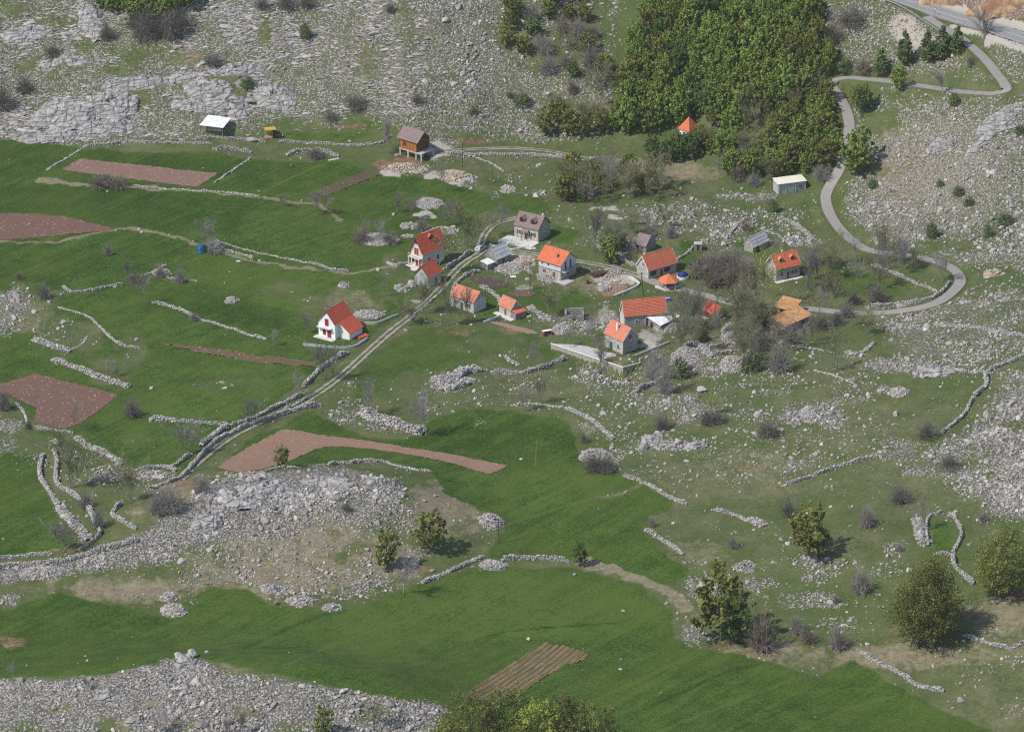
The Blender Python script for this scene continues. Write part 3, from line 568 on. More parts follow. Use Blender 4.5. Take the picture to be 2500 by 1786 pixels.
col = b.mix(edge(zf, 0.36, 0.66, 1.3, b.math('ADD', b.math('MULTIPLY', nG, 0.5), b.math('MULTIPLY', nS, 0.5))), col, lush)
col = b.mix(edge(zso, 0.35, 0.7, 0.8), col, soil)
pebble = b.math('MULTIPLY', b.ramp(b.math('ADD', b.math('MULTIPLY', cs.outputs[1], 0.75), b.math('MULTIPLY', b.math('SUBTRACT', zr, 1.0), 0.95)), [(0.02, 0.0), (0.06, 1.0)]), b.ramp(zr, [(0.05, 0.0), (0.12, 1.0)]))
col = b.mix(pebble, col, stone)
col = b.mix(edge(zg, 0.35, 0.65, 0.6), col, grav)
b.color(col); b.rough(0.95, 0.1)
hgt_n = b.math('ADD', b.math('MULTIPLY', nT, 0.35), b.math('ADD', b.math('MULTIPLY', nS, 0.5), b.math('MULTIPLY', b.math('MULTIPLY', pebble, b.math('SUBTRACT', 0.6, ce)), 1.6)))
bn = b.n('ShaderNodeBump'); bn.inputs['Strength'].default_value = 0.55; bn.inputs['Distance'].default_value = 0.25; b.l(hgt_n, bn.inputs['Height']); b.l(bn.outputs[0], b.b.inputs['Normal'])
me = mesh_np('terrain', V, F, b.m, smooth=True)
a = me.attributes.new('zone', 'FLOAT_COLOR', 'POINT'); a.data.foreach_set('color', zone.reshape(-1).astype(np.float32))
a = me.attributes.new('tone', 'FLOAT', 'POINT'); a.data.foreach_set('value', tv_.ravel().astype(np.float32))
a = me.attributes.new('gravel', 'FLOAT', 'POINT'); a.data.foreach_set('value', gv.ravel().astype(np.float32))
tag(link('terrain', me), kind='structure')

# ------------------------------------------------------------------ roads
def road_mat(name, base, ruts=None, marks=False):
    b = NB(name); P = b.pos(); u = b.attr('across'); al = b.attr('along')
    n = b.noise(P, 0.5, 5); n2 = b.noise(P, 5, 3)
    col = b.mix(b.math('ADD', b.math('MULTIPLY', n, 0.6), b.math('MULTIPLY', n2, 0.4)), tuple(x*0.68 for x in base), tuple(x*1.28 for x in base))
    if ruts:   # two bare wheel tracks with grass between and beside them
        d = b.math('ABSOLUTE', b.math('SUBTRACT', b.math('ABSOLUTE', u), 0.55))
        col = b.mix(b.ramp(b.math('ADD', d, b.math('MULTIPLY', b.math('SUBTRACT', b.noise(P, 0.6, 5), 0.5), 0.9)), [(0.14, 0.0), (0.36, 1.0)]), col, ruts)
        b.bump(n2, 0.5, 0.1)
    else:
        e = b.ramp(b.math('ADD', b.math('ABSOLUTE', u), b.math('MULTIPLY', b.math('SUBTRACT', b.noise(P, 1.2, 4), 0.5), 0.3)), [(0.86, 0.0), (1.0, 0.7)])
        col = b.mix(e, col, (0.2, 0.18, 0.14))
    b.color(col); b.rough(0.9, 0.15); return b.m
def ribbon(name, path, half, lift, mat, thick=0.5, a0=-1.0, a1=1.0, rows=5):
    p = smooth_path(path, 1.0); t = np.gradient(p[:,:2], axis=0); t /= np.linalg.norm(t, axis=1)[:,None]+1e-9; nrm = np.c_[-t[:,1], t[:,0]]
    us = np.linspace(a0, a1, rows); n = len(p); V = []; ac = []
    al = np.concatenate([[0], np.cumsum(np.linalg.norm(np.diff(p[:,:2], axis=0), axis=1))]); als = []
    edge_n = 1+0.05*(vnoise(al/2.5, al*0, 3)-.5)
    for u, dz in [(a0, -thick)]+[(u, 0) for u in us]+[(a1, -thick)]:
        V.append(np.c_[p[:,:2]+nrm*(half*u*edge_n)[:,None], p[:,2]+lift+dz+0.02*(1-u*u)]); ac.append(np.full(n, u)); als.append(al)
    k = len(V); V = np.concatenate(V); i = np.arange(n-1)
    F = np.concatenate([np.c_[j*n+i, j*n+i+1, (j+1)*n+i+1, (j+1)*n+i] for j in range(k-1)])
    me = mesh_np(name, V, F[:, ::-1], mat, smooth=False)
    for nm, v in (('across', np.concatenate(ac)), ('along', np.concatenate(als))):
        me.attributes.new(nm, 'FLOAT', 'POINT').data.foreach_set('value', v.astype(np.float32))
    return me
GRASS_RUT = (0.085, 0.10, 0.045)
def street(name, key, lift, mat, label): return tag(link(name, ribbon(name, PATHS[key], ROADW[key]/2, lift, mat)), label, kind='structure')
street('main_road', 'main', 0.03, road_mat('asphalt', (0.27, 0.265, 0.26)), 'wide grey asphalt road in the top right corner')
street('lane', 'lane', 0.10, road_mat('concrete_lane', (0.30, 0.275, 0.255)), 'pale narrow lane winding down from the main road to the village')
street('village_track', 'village', 0.015, road_mat('track', (0.33, 0.30, 0.24), GRASS_RUT), 'rutted grassy track running through the village')
street('path', 'up', 0.03, MATS['track'], 'two pale wheel ruts climbing beside the brown roofed house')
street('dirt_track', 'chalet', 0.03, MATS['track'], 'dirt track along the foot of the hill right of the timber chalet')
wm = mat_plain('road_paint', (0.75, 0.75, 0.73), 0.1)
for nm, a0, a1 in (('road_marking', -0.02, 0.015), ('road_marking', 0.86, 0.885), ('road_marking', -0.885, -0.86)):
    q = PATHS['main']; tag(link(nm, ribbon(nm, q, ROADW['main']/2, 0.045, wm, 0.0, a0, a1, 2)), 'white painted line along the main road', kind='structure')
# ------------------------------------------------------------------ stones
def ico(sub):
    t = (1+5**.5)/2
    V = [(-1,t,0),(1,t,0),(-1,-t,0),(1,-t,0),(0,-1,t),(0,1,t),(0,-1,-t),(0,1,-t),(t,0,-1),(t,0,1),(-t,0,-1),(-t,0,1)]
    F = [(0,11,5),(0,5,1),(0,1,7),(0,7,10),(0,10,11),(1,5,9),(5,11,4),(11,10,2),(10,7,6),(7,1,8),(3,9,4),(3,4,2),(3,2,6),(3,6,8),(3,8,9),(4,9,5),(2,4,11),(6,2,10),(8,6,7),(9,8,1)]
    V = [np.array(v)/np.linalg.norm(v) for v in V]
    for _ in range(sub):
        c = {}; G = []
        def mid(a, b):
            k = (min(a,b), max(a,b))
            if k not in c: m = V[a]+V[b]; V.append(m/np.linalg.norm(m)); c[k] = len(V)-1
            return c[k]
        for a, b_, d in F: x, y, z = mid(a,b_), mid(b_,d), mid(d,a); G += [(a,x,z),(b_,y,x),(d,z,y),(x,y,z)]
        F = G
    return np.array(V), np.array(F)
def rock_shape(sub, seed):
    r = np.random.default_rng(seed); V, F = ico(sub); V = V.copy()
    for _ in range(7):      # shear facets off with random planes
        n = r.normal(size=3); n /= np.linalg.norm(n); d = r.uniform(0.45, 0.85); s = V@n; V -= np.outer(np.maximum(s-d, 0), n)*0.9
    V *= r.uniform(0.9, 1.1, V.shape)
    return V*np.array([1.0, r.uniform(.65,.95), r.uniform(.5,.75)]), F
ROCK0 = [rock_shape(0, s) for s in range(10)]; ROCK1 = [rock_shape(1, s+50) for s in range(10)]
def rand_rot(n, rng, flat=0.5, along=None):
    az = rng.uniform(0, 2*np.pi, n) if along is None else rng.normal(along, .3, n); tx = rng.normal(0, flat, n); ty = rng.normal(0, flat, n)
    ca, sa, cx, sx, cy, sy = np.cos(az), np.sin(az), np.cos(tx), np.sin(tx), np.cos(ty), np.sin(ty); z = np.zeros(n); o = np.ones(n)
    Rz = np.stack([ca,-sa,z,sa,ca,z,z,z,o], -1).reshape(n,3,3); Rx = np.stack([o,z,z,z,cx,-sx,z,sx,cx], -1).reshape(n,3,3); Ry = np.stack([cy,z,sy,z,o,z,-sy,z,cy], -1).reshape(n,3,3)
    return Rz@Rx@Ry
def stones(pos, size, rng, shapes=ROCK0, flat=0.5, tint=(0.55, 1.2), zscale=1.0, along=None):
    """many stones in one go -> V, F, tint"""
    n = len(pos); kind = rng.integers(0, len(shapes), n); Rm = rand_rot(n, rng, flat, along); tn = rng.uniform(*tint, n)
    Vs, Fs, Ts = [], [], []; off = 0
    for k, (bv, bf) in enumerate(shapes):
        m = np.where(kind == k)[0]
        if not len(m): continue
        v = np.einsum('nij,vj->nvi', Rm[m], bv*np.array([1,1,zscale]))*size[m][:,None,None] + pos[m][:,None,:]
        nv = len(bv); Vs.append(v.reshape(-1,3)); Fs.append((bf[None]+(np.arange(len(m))*nv)[:,None,None]).reshape(-1,3)+off); off += nv*len(m)
        Ts.append(np.repeat(tn[m], nv))
    return np.concatenate(Vs), np.concatenate(Fs), np.concatenate(Ts)
LIME = mat_rock('limestone', (0.43, 0.40, 0.37)); LIMEW = mat_rock('wall_limestone', (0.46, 0.435, 0.405)); LIMET = mat_rock('fresh_limestone', (0.50, 0.42, 0.32))
n = 1250000; x = RNG.uniform(-160, 172, n); y = RNG.uniform(-215, 245, n); z = hgt(x, y); px, py = to_px(x, y, z)
d = samp(DENS, px, py)*(1-samp(PAVED, px, py)); area = 332*460.0
# stones gather in drifts and leave grassy gaps
cl = fbm(x/6.5, y/6.5, 61, 4); cl2 = fbm(x/22, y/22, 63, 2)
d = d*np.clip((cl-0.5)*6.5+1.0+(cl2-.5)*2.2, 0.04, 2.6)
fx = np.clip((x-X0)/DX, 0, NX-1).astype(int)+IX0; fy = np.clip((y-Y0)/DY, 0, NY-1).astype(int)+IY0
d = d*np.where(near_road[fy,fx] > .8, 0, 1)*(1-plot_mask[fy,fx])*np.where(samp(FIELD, px, py) > 0.55, 0.02, 1)
keep = (RNG.uniform(0, 1, n) < d*area/n) & (px > -150) & (px < PW+150) & (py > -120) & (py < PH+60)
x, y, z, px, py = x[keep], y[keep], z[keep], px[keep], py[keep]
s = samp(SIZE, px, py)*0.52*np.exp(RNG.normal(-.08, 0.56, len(x))); s = np.clip(s, 0.08, 1.45)
big = s > 0.42
print('stones', len(x), big.sum())
sand = samp(GRAV, px, py)+samp(SOIL, px, py) > 0.5
pos = np.c_[x, y, z+s*0.12]
bed = (px < 1050+250*(fbm(x/20, y/20, 71, 2)-.5)) & (py < 345)      # bedded limestone: long flat stones lying along the strata
SLAB = [(v*np.array([1.9,.8,.75]), f) for v, f in ROCK1[:6]]
parts = [stones(pos[m], s[m]*k, RNG, sh, fl, (.5,1.2), 1.0, al) for m, sh, fl, k, al in ((~big & ~sand & ~bed, ROCK0, .5, 1, None), (big & ~sand & ~bed, ROCK1, .5, 1, None), (bed & ~sand, SLAB, .16, .95, .12))]
def join(parts):
    off = 0; Vs, Fs, Ts = [], [], []
    for v, f, t in parts: Vs.append(v); Fs.append(f+off); Ts.append(t); off += len(v)
    return np.concatenate(Vs), np.concatenate(Fs), np.concatenate(Ts)
V, F, T = join(parts); tag(link('scattered_stones', mesh_np('scattered_stones', V, F, LIME, tint=T)), 'grey limestone stones strewn over the slopes and pasture', 'stones', kind='stuff')
V, F, T = stones(pos[sand], s[sand], RNG); tag(link('fresh_rubble', mesh_np('fresh_rubble', V, F, LIMET, tint=T)), 'tan freshly broken stones on the road banks and building plots', 'rubble', kind='stuff')
# ------------------------------------------------------------------ labels: say where a thing stands by what one can find near it
LM = [('the white house', 815, 785), ('the red roofed tall house', 1045, 600), ('the small grey hut', 1045, 660), ('the grey roofed barn', 1215, 615), ('the brown roofed house', 1295, 550), ('the two-storey orange house', 1360, 635),
 ('the salmon cottage', 1140, 730), ('the little orange hut', 1250, 750), ('the long orange house', 1560, 760), ('the terraced stone house', 1515, 815), ('the gazebo', 1632, 685), ('the green shuttered house', 1605, 645), ('the dormered orange house', 1915, 650), ('the bright red cabin', 1748, 755),
 ('the rusty tin sheds', 1930, 770), ('the concrete shed', 1935, 455), ('the timber chalet', 1010, 345), ('the white canopy', 525, 300), ('the blue tank', 492, 605), ('the flat roofed byre', 1845, 595), ('the ruined brown cottage', 1575, 590), ('the parked car', 1173, 605),
 ('the lane loop', 2340, 690), ('the upper hairpin', 2455, 220), ('the lane bend by the wood', 2040, 205), ('the long orange strip', 850, 1090), ('the striped plot', 1280, 1640), ('the reddish L-shaped plot', 150, 980), ('the pinkish plot', 340, 425), ('the thin dark strip', 600, 862),
 ('the big rocky mound', 650, 1220), ('the bottom left rocks', 450, 1680), ('the huge round bush', 2260, 1480), ('the dense wood', 1750, 150), ('the main road', 2380, 50), ('the double walled track', 620, 1030), ('the big lane tree', 2100, 385), ('the horseshoe wall', 2310, 1290),
 ('the stony far right slope', 2430, 1080), ('the lower right meadow', 1900, 1700), ('the bright middle meadow', 1400, 1200), ('the grey crag', 250, 280), ('the red left edge plot', 80, 548), ('the oval gravel patch', 1047, 495)]
TAKEN = set()
def rel(dx, dy):
    if abs(dx) > 1.1*abs(dy): return 'right of' if dx > 0 else 'left of'
    return 'behind' if dy < 0 else 'in front of'
def where(desc, px, py, skip=()):
    L = sorted(LM, key=lambda l: math.hypot(l[1]-px, (l[2]-py)*1.4)); L = [l for l in L if l[0] not in skip][:6]
    for l in L[:2]:
        s = f"{desc} {rel(px-l[1], py-l[2])} {l[0]}"
        if s not in TAKEN and len(s.split()) <= 16: TAKEN.add(s); return s
    for i in range(5):
        for j in range(i+1, 6):
            a, c = L[i], L[j]; s = f"{desc} {rel(px-a[1], py-a[2])} {a[0]}, {rel(px-c[1], py-c[2])} {c[0]}"
            if s not in TAKEN and len(s.split()) <= 16: TAKEN.add(s); return s
    k = 2
    while True:
        s = f"{desc} {rel(px-L[0][1], py-L[0][2])} {L[0][0]}, farther out"[:180] if k == 2 else f"{desc} {rel(px-L[1][1], py-L[1][2])} {L[1][0]}, number {k} outward"
        if s not in TAKEN: TAKEN.add(s); return s
        k += 1

# ------------------------------------------------------------------ dry stone walls: every wall is its own thing
def stone_wall(px, h=0.8, wd=0.62, size=0.2, lab='dry stone wall', mat=None, label=None, gap=0.0, seed=None, name='dry_stone_wall'):
    rng = np.random.default_rng(seed if seed is not None else int(px[0][0]*7+px[0][1])); wd *= .68; h *= .85; size = size*.82
    p = smooth_path(at(smooth_path(px, 12)), 0.4); t = np.gradient(p[:,:2], axis=0); t /= np.linalg.norm(t, axis=1)[:,None]+1e-9; nr = np.c_[-t[:,1], t[:,0]]
    L = len(p)*0.4; al = np.arange(len(p))*0.4
    hv = h*(0.45+1.1*fbm(al/2.2, al*0+seed if seed else al*0, 5, 3)); hv = hv*np.clip(1.25-gap*2.2*vnoise(al/2.2, al*0+3, 8), 0.15, 1)
    hv[:2] *= .6; hv[-2:] *= .6; wv = wd*(0.8+0.4*vnoise(al/3, al*0, 9))
    # packed core
    prof = [(-.46, -.5), (-.34, .5), (-.18, .74), (.18, .74), (.34, .5), (.46, -.5)]; m = len(p)
    V = np.concatenate([np.c_[p[:,:2]+nr*(wv*a)[:,None], p[:,2]+np.where(c < 0, -.4, hv*c)+rng.uniform(-.05,.05,m)] for a, c in prof]); k = len(prof); i = np.arange(m-1)
    F = np.concatenate([np.c_[j*m+i, j*m+i+1, (j+1)*m+i+1, (j+1)*m+i] for j in range(k-1)])
    F = np.concatenate([F[:,[0,1,2]], F[:,[0,2,3]]])
    # facing stones laid over it
    nst = int(L*(2*h+wd)/(size*size*2.0)); nst = min(nst, 4200); q = rng.uniform(0, m-1.001, nst); qi = q.astype(int)
    prm = rng.uniform(0, 1, nst); a = np.where(prm < .36, -.5, np.where(prm < .72, .5, rng.uniform(-.45, .45, nst))); up = np.where(abs(a) == .5, rng.uniform(0, 1, nst), 1.0)
    a = a*(1-.25*up); s = size*np.exp(rng.normal(0, .38, nst))
    pos = np.c_[p[qi,:2]+nr[qi]*(wv[qi]*a)[:,None]+t[qi]*rng.uniform(-.2,.2,(nst,1)), p[qi,2]+hv[qi]*up*rng.uniform(.8,1.05,nst)]
    parts = [(V, F, np.full(len(V), .62)), stones(pos, s, rng, ROCK0, .35)]
    ns = int(L*0.5); q = rng.integers(0, m, ns)     # tumbled stones along the foot
    off = rng.normal(0, .5, ns); off += np.sign(off)*wd*.6; xy = p[q,:2]+nr[q]*off[:,None]; parts.append(stones(np.c_[xy, hgt(xy[:,0], xy[:,1])+.05], size*.9*np.exp(rng.normal(0,.3,ns)), rng))
    V, F, T = join(parts)
    c = p[m//2]; o = link(name, mesh_np(name, V-c, F, mat or LIMEW, tint=T)); o.location = c
    mx, my = px[len(px)//2]
    tag(o, label or where(lab, mx, my), 'wall', kind='thing'); return o
def stone_heap(cx, cy, rx, ry, h=1.0, size=0.3, lab='heap of grey stones', turn=0.0, mat=None, label=None, pts=None, name='stone_heap'):
    """a cairn of cleared stones; rx, ry are half sizes in photo pixels"""
    rng = np.random.default_rng(int(cx*3+cy)); c = at1(cx, cy); e = at([(cx-rx, cy), (cx+rx, cy), (cx, cy-ry), (cx, cy+ry)])
    a = np.linalg.norm(e[1,:2]-e[0,:2])/2; b_ = np.linalg.norm(e[3,:2]-e[2,:2])/2
    n = int(min(2600, math.pi*a*b_/(size*size*1.1))); r = np.sqrt(rng.uniform(0, 1, n)); th = rng.uniform(0, 2*np.pi, n)
    r = r*(0.8+0.4*vnoise(th*1.1, th*0, int(cx))); X, Y = a*r*np.cos(th), b_*r*np.sin(th); ct, st = math.cos(turn), math.sin(turn)
    xy = np.c_[c.x+X*ct-Y*st, c.y+X*st+Y*ct]; top = h*np.clip(1-r*r, 0, 1)*(0.7+0.6*fbm(xy[:,0]/2, xy[:,1]/2, 3, 2))
    pos = np.c_[xy, hgt(xy[:,0], xy[:,1])+top*rng.uniform(.75, 1.0, n)]
    gx = np.linspace(-1, 1, 15); U, Wg = np.meshgrid(gx, gx); rr = np.hypot(U, Wg); X, Y = U*a*.95, Wg*b_*.95; XX, YY = c.x+X*ct-Y*st, c.y+X*st+Y*ct
    ZZ = hgt(XX, YY)+h*.85*np.clip(1-rr*rr, -.4, 1); k = 15; ii = (np.arange(k-1)[:,None]*k+np.arange(k-1)[None]).ravel(); F = np.c_[ii, ii+1, ii+k+1, ii+k]; F = np.concatenate([F[:,[0,1,2]], F[:,[0,2,3]]])
    V, F, T = join([(np.c_[XX.ravel(), YY.ravel(), ZZ.ravel()], F, np.full(k*k, .6)), stones(pos, size*np.exp(rng.normal(0,.3,n)), rng)])
    o = link(name, mesh_np(name, V-np.array(c), F, mat or LIME, tint=T)); o.location = c
    tag(o, label or where(lab, cx, cy), 'stone heap'); return o
LOW = dict(h=.45, wd=.5, size=.24, gap=.6, lab='low broken line of field stones')
BANK = dict(h=1.5, wd=5.5, size=.34, lab='irregular bank of heaped stones')
for px, kw in [
 ([(880,1006),(930,1026),(985,1044),(1036,1058)], BANK), ([(1082,955),(1108,926),(1135,908),(1172,902)], dict(h=1.5, wd=4.5, size=.34, lab='ragged bank of heaped stones')), ([(1092,948),(1125,940),(1150,925)], dict(h=1.1, wd=4, size=.34, lab='ragged bank of heaped stones')), ([(1826,1268),(1848,1275),(1868,1284)], dict(h=.8, wd=4, size=.26, lab='wedge shaped heap at the end of a wall')), ([(1790,1388),(1812,1382),(1838,1374)], dict(h=.8, wd=3.2, size=.26, lab='short bank of stones')),
 ([(470,342),(520,338),(585,342),(650,348)], {}), ([(680,347),(760,351),(850,356),(920,353),(945,340),(957,330)], {}),
 ([(522,366),(560,366),(583,368),(615,374)], dict(h=1.2)), ([(700,380),(744,370),(785,372),(828,383)], dict(h=1.2, wd=1.3)),
 ([(209,358),(160,388),(112,417)], LOW), ([(613,385),(568,416),(523,447)], LOW), ([(209,358),(307,348),(404,350),(520,352)], dict(h=.7)),
 ([(325,452),(420,463),(530,469),(630,479)], LOW), ([(527,586),(561,599),(613,614)], LOW), ([(613,614),(680,628),(748,642)], LOW), ([(748,642),(778,648),(815,660),(852,662)], dict(h=.7, wd=.6)),
 ([(535,612),(580,620),(619,632)], dict(h=.7)), ([(154,700),(176,714),(243,706),(299,692)], dict(h=.7, wd=.6)), ([(355,673),(380,660),(408,645)], LOW), ([(411,679),(450,686),(482,687)], dict(h=.6)),
 ([(374,739),(430,754),(475,774)], dict(h=.8, wd=1.)), ([(475,776),(520,788),(557,800),(600,815),(651,829)], dict(h=.7, wd=1., gap=.6)), ([(144,752),(209,771),(243,797)], dict(h=.6, gap=.4)), ([(243,797),(269,823),(299,844),(342,849)], dict(h=.7, wd=.9, gap=.4)),
 ([(82,830),(120,843),(172,860)], dict(h=1.0, wd=2.2, size=.3, lab='thick bank of piled stones')), ([(131,879),(194,902),(254,926),(318,946)], dict(h=1.0, wd=2.2, size=.3, lab='thick bank of piled stones')),
 ([(172,855),(200,840),(214,820)], LOW), ([(366,1024),(400,1027),(434,1029)], dict(h=1.1, wd=1.8, size=.3)), ([(434,1029),(500,1033),(561,1039)], dict(h=.8)),
 ([(849,862),(815,880),(785,901),(755,930),(737,948)], dict(h=1.1, wd=1.3)), ([(740,963),(673,995),(613,1025),(561,1040)], dict(h=1.0, wd=.9)), ([(561,1040),(524,1062),(490,1090)], dict(h=1.2, wd=1.6)), ([(467,1111),(440,1128),(415,1146)], dict(h=1.0, wd=1.0)),
 ([(782,990),(729,1000),(673,1018),(613,1037)], dict(h=1.3, wd=1.4)), ([(613,1037),(572,1056),(524,1082),(490,1115),(460,1150)], dict(h=1.2, wd=1.1)), ([(460,1150),(448,1163),(400,1185),(357,1198)], dict(h=1.1)),
 ([(767,965),(730,985),(690,1003)], dict(h=.8)), ([(187,1070),(209,1088),(254,1107),(299,1135)], dict(h=1.1, wd=2.0, size=.3)), ([(79,1045),(130,1051),(180,1057)], dict(h=.7, wd=.6)), ([(40,985),(60,1010),(70,1040)], LOW),
 ([(131,1100),(139,1125),(139,1180),(182,1210),(220,1248),(237,1290)], dict(h=1.2, wd=1.2)), ([(239,1292),(245,1305),(220,1328),(188,1346)], dict(h=1.1)), ([(106,1110),(97,1140),(99,1165),(118,1197),(144,1239)], dict(h=1.0, wd=1.4)), ([(144,1239),(182,1282),(217,1318)], dict(h=1.2, wd=3.2, size=.3, lab='broad bank of piled stones')),
 ([(-20,1370),(0,1366),(63,1358),(131,1353)], dict(h=.9)), ([(-20,1396),(42,1380),(127,1377),(211,1354)], dict(h=1.2, wd=1.6)), ([(211,1354),(260,1340),(296,1328),(338,1318)], dict(h=1.2, wd=1.8)),
 ([(296,1231),(275,1256),(304,1277),(334,1292)], dict(h=1.1, wd=1.0)), ([(330,1150),(400,1140),(430,1150)], dict(h=.9, wd=1.4)), ([(205,1150),(250,1140),(296,1134)], LOW), ([(570,1163),(634,1155),(684,1144),(727,1142)], dict(h=.7, wd=.6)), ([(800,1136),(872,1129),(940,1127)], dict(h=.9, wd=1.2)), ([(940,1127),(969,1138),(1010,1146),(1055,1152)], dict(h=.6, wd=1.0, gap=.5)),
 ([(1225,1370),(1245,1366),(1307,1364),(1391,1371)], dict(h=1.2, wd=1.0)), ([(1028,1425),(1096,1396),(1182,1357)], dict(h=.7, wd=1.4)), ([(1522,1163),(1582,1184),(1624,1210),(1678,1232)], dict(h=.9, wd=.8)), ([(1577,1294),(1603,1311),(1640,1335),(1668,1355)], dict(h=1.0, wd=1.0)),
 ([(1912,1188),(1967,1168),(2030,1146),(2094,1125),(2153,1113)], dict(h=.9, wd=.8)), ([(1741,1244),(1789,1256),(1820,1270)], dict(h=.7, wd=1.0)), ([(2267,1330),(2262,1300),(2267,1265),(2301,1248)], dict(h=.8)), ([(2318,1255),(2335,1272),(2347,1307),(2326,1352)], dict(h=1.0, wd=.9)), ([(2326,1356),(2330,1380),(2350,1402),(2378,1427)], dict(h=1.1, wd=1.1)), ([(2275,1353),(2300,1353),(2322,1355)], dict(h=.7)),
 ([(2351,1552),(2402,1569),(2465,1584)], dict(h=.9)), ([(2465,1584),(2490,1576),(2520,1562)], dict(h=.8)), ([(2102,1592),(2136,1615),(2199,1645)], dict(h=.9, wd=1.2)), ([(2199,1645),(2241,1674),(2305,1688)], dict(h=.9, wd=1.4)),
 ([(2520,862),(2470,882),(2435,897),(2407,908)], dict(h=1.0, wd=1.2)), ([(2405,911),(2408,939),(2390,958),(2375,973)], dict(h=1.1, wd=1.3)), ([(2375,973),(2353,1014),(2325,1038),(2297,1060)], dict(h=.9, wd=.8)), ([(2400,909),(2360,909),(2308,897)], dict(h=.9, wd=1.3, gap=.4)), ([(2290,795),(2380,800),(2440,812),(2500,820)], dict(h=.8, wd=1.6, gap=.5)),
 ([(2114,752),(2173,747),(2248,738),(2296,718),(2320,688)], dict(h=1.1, wd=.7)), ([(2129,647),(2203,677),(2241,696)], dict(h=.8, wd=.9)), ([(2241,696),(2265,704),(2288,712)], dict(h=.7)), ([(2065,860),(2099,864),(2136,838)], dict(h=.8, wd=1.2, gap=.3)), ([(1935,845),(1990,852),(2040,862)], LOW), ([(1990,905),(2040,918),(2090,940)], LOW),
 ([(1200,909),(1267,913),(1316,901),(1353,887),(1383,875)], dict(h=1.1, wd=1.2)), ([(1235,870),(1245,883),(1270,890)], dict(h=.7, wd=1.0)), ([(1249,991),(1297,986),(1383,997)], dict(h=.6, gap=.5)), ([(1383,997),(1436,1021),(1469,1047),(1499,1073)], dict(h=.9, wd=1.4, gap=.3)),
 ([(1548,961),(1585,943),(1649,918),(1690,898)], dict(h=1.4, wd=1.0)), ([(1092,375),(1174,379),(1286,379),(1380,386)], dict(h=.8, wd=1.4)), ([(1380,386),(1413,397),(1458,390),(1533,397)], dict(h=1.0, wd=1.8)), ([(1533,397),(1585,415),(1605,428),(1625,443)], dict(h=1.0, wd=1.8)),
 ([(1152,616),(1120,638),(1088,660)], dict(h=1.3, wd=.5)), ([(1006,774),(1045,742),(1086,706)], dict(h=.5, wd=.4)), ([(1100,740),(1110,700),(1140,672),(1175,662)], dict(h=.9, wd=1.0)), ([(1172,700),(1200,715),(1215,728),(1225,742)], dict(h=1.0, wd=1.2)), ([(1290,752),(1320,770),(1345,777)], dict(h=1.1, wd=1.6)),
 ([(1700,600),(1670,625),(1650,638)], dict(h=.7, wd=.5)), ([(1770,742),(1800,718),(1830,712)], dict(h=.7, wd=.9)), ([(1640,895),(1690,840),(1740,872)], dict(h=1.2, wd=2.0)), ([(1725,855),(1760,848),(1792,842)], dict(h=1.3, wd=.6)), ([(1728,872),(1760,866),(1796,858)], dict(h=1.1, wd=.6)), ([(1900,535),(1935,545),(1985,585)], dict(h=1.0, wd=1.6, gap=.3)), ([(1780,575),(1800,550),(1828,535)], dict(h=.9, wd=1.4, gap=.3)),
 ([(1440,560),(1452,548),(1480,540)], dict(h=.6)), ([(1480,625),(1530,640),(1560,655)], dict(h=.9, wd=1.2, gap=.3)), ([(1000,300),(1020,275),(1000,262),(950,255)], LOW), ([(2380,340),(2470,312),(2520,300)], dict(h=.7, wd=1.2, gap=.5)), ([(1150,380),(1200,400),(1230,420)], LOW), ([(1860,560),(1900,575),(1930,600)], LOW)]:
    stone_wall(px, **kw)
for cx, cy, rx, ry, kw in [(395,668,22,10,{}),(1200,1275,30,19,dict(h=1.6, lab='pale pyramid of gravelly stones', name='gravel_heap')),(1205,1380,36,12,{}),(2245,1290,14,34,{}),(1975,1012,20,20,{}),
   (410,1460,20,12,{}),(424,1490,30,16,{}),(660,1438,26,12,{}),(735,1470,36,12,{}),(808,1484,22,7,{}),(95,1398,44,16,dict(h=1.3)),(1450,1115,40,17,dict(h=1.2)),(2195,958,22,11,{}),(1047,496,36,14,dict(h=.7, size=.2, lab='oval mound of fine pale gravel', name='gravel_heap')),(925,585,44,16,dict(h=.6, size=.22, lab='low oval spread of stones', name='stone_heap')),
   (1080,565,36,9,{}),(1000,553,26,7,{}),(1050,572,18,5,dict(h=.4)),(995,577,16,4,dict(h=.4)),(565,735,18,7,{}),(898,768,36,11,dict(h=.7)),(852,750,0,0,None),(838,698,14,5,{}),(980,705,18,8,{}),(1005,695,12,8,{}),(1105,430,40,14,dict(h=1.2, mat=LIMET, lab='tan heap of quarried rock')),(985,410,38,11,dict(h=1.0, mat=LIMET, lab='tan spoil heap')),(1240,462,18,9,{}),
   (2310,352,26,17,dict(h=1.6, lab='pale grey scree cone')),(1625,795,36,14,dict(h=1.6)),(1790,890,34,20,dict(h=1.6)),(1785,815,24,26,dict(h=1.5)),(1680,865,34,16,dict(h=1.5)),(1440,795,20,8,{}),(1370,805,24,12,{}),(1245,655,40,12,dict(h=.9)),(1275,640,26,12,dict(h=.9, mat=LIMET, lab='heap of tan building stone')),(1490,668,36,10,dict(h=1.2, lab='heap of dark rubble')),(1475,705,18,9,{}),(1335,680,26,10,{}),(2425,668,20,8,dict(mat=LIMET, lab='cream coloured rubble patch'))]:
    if kw is not None: stone_heap(cx, cy, rx, ry, **kw)

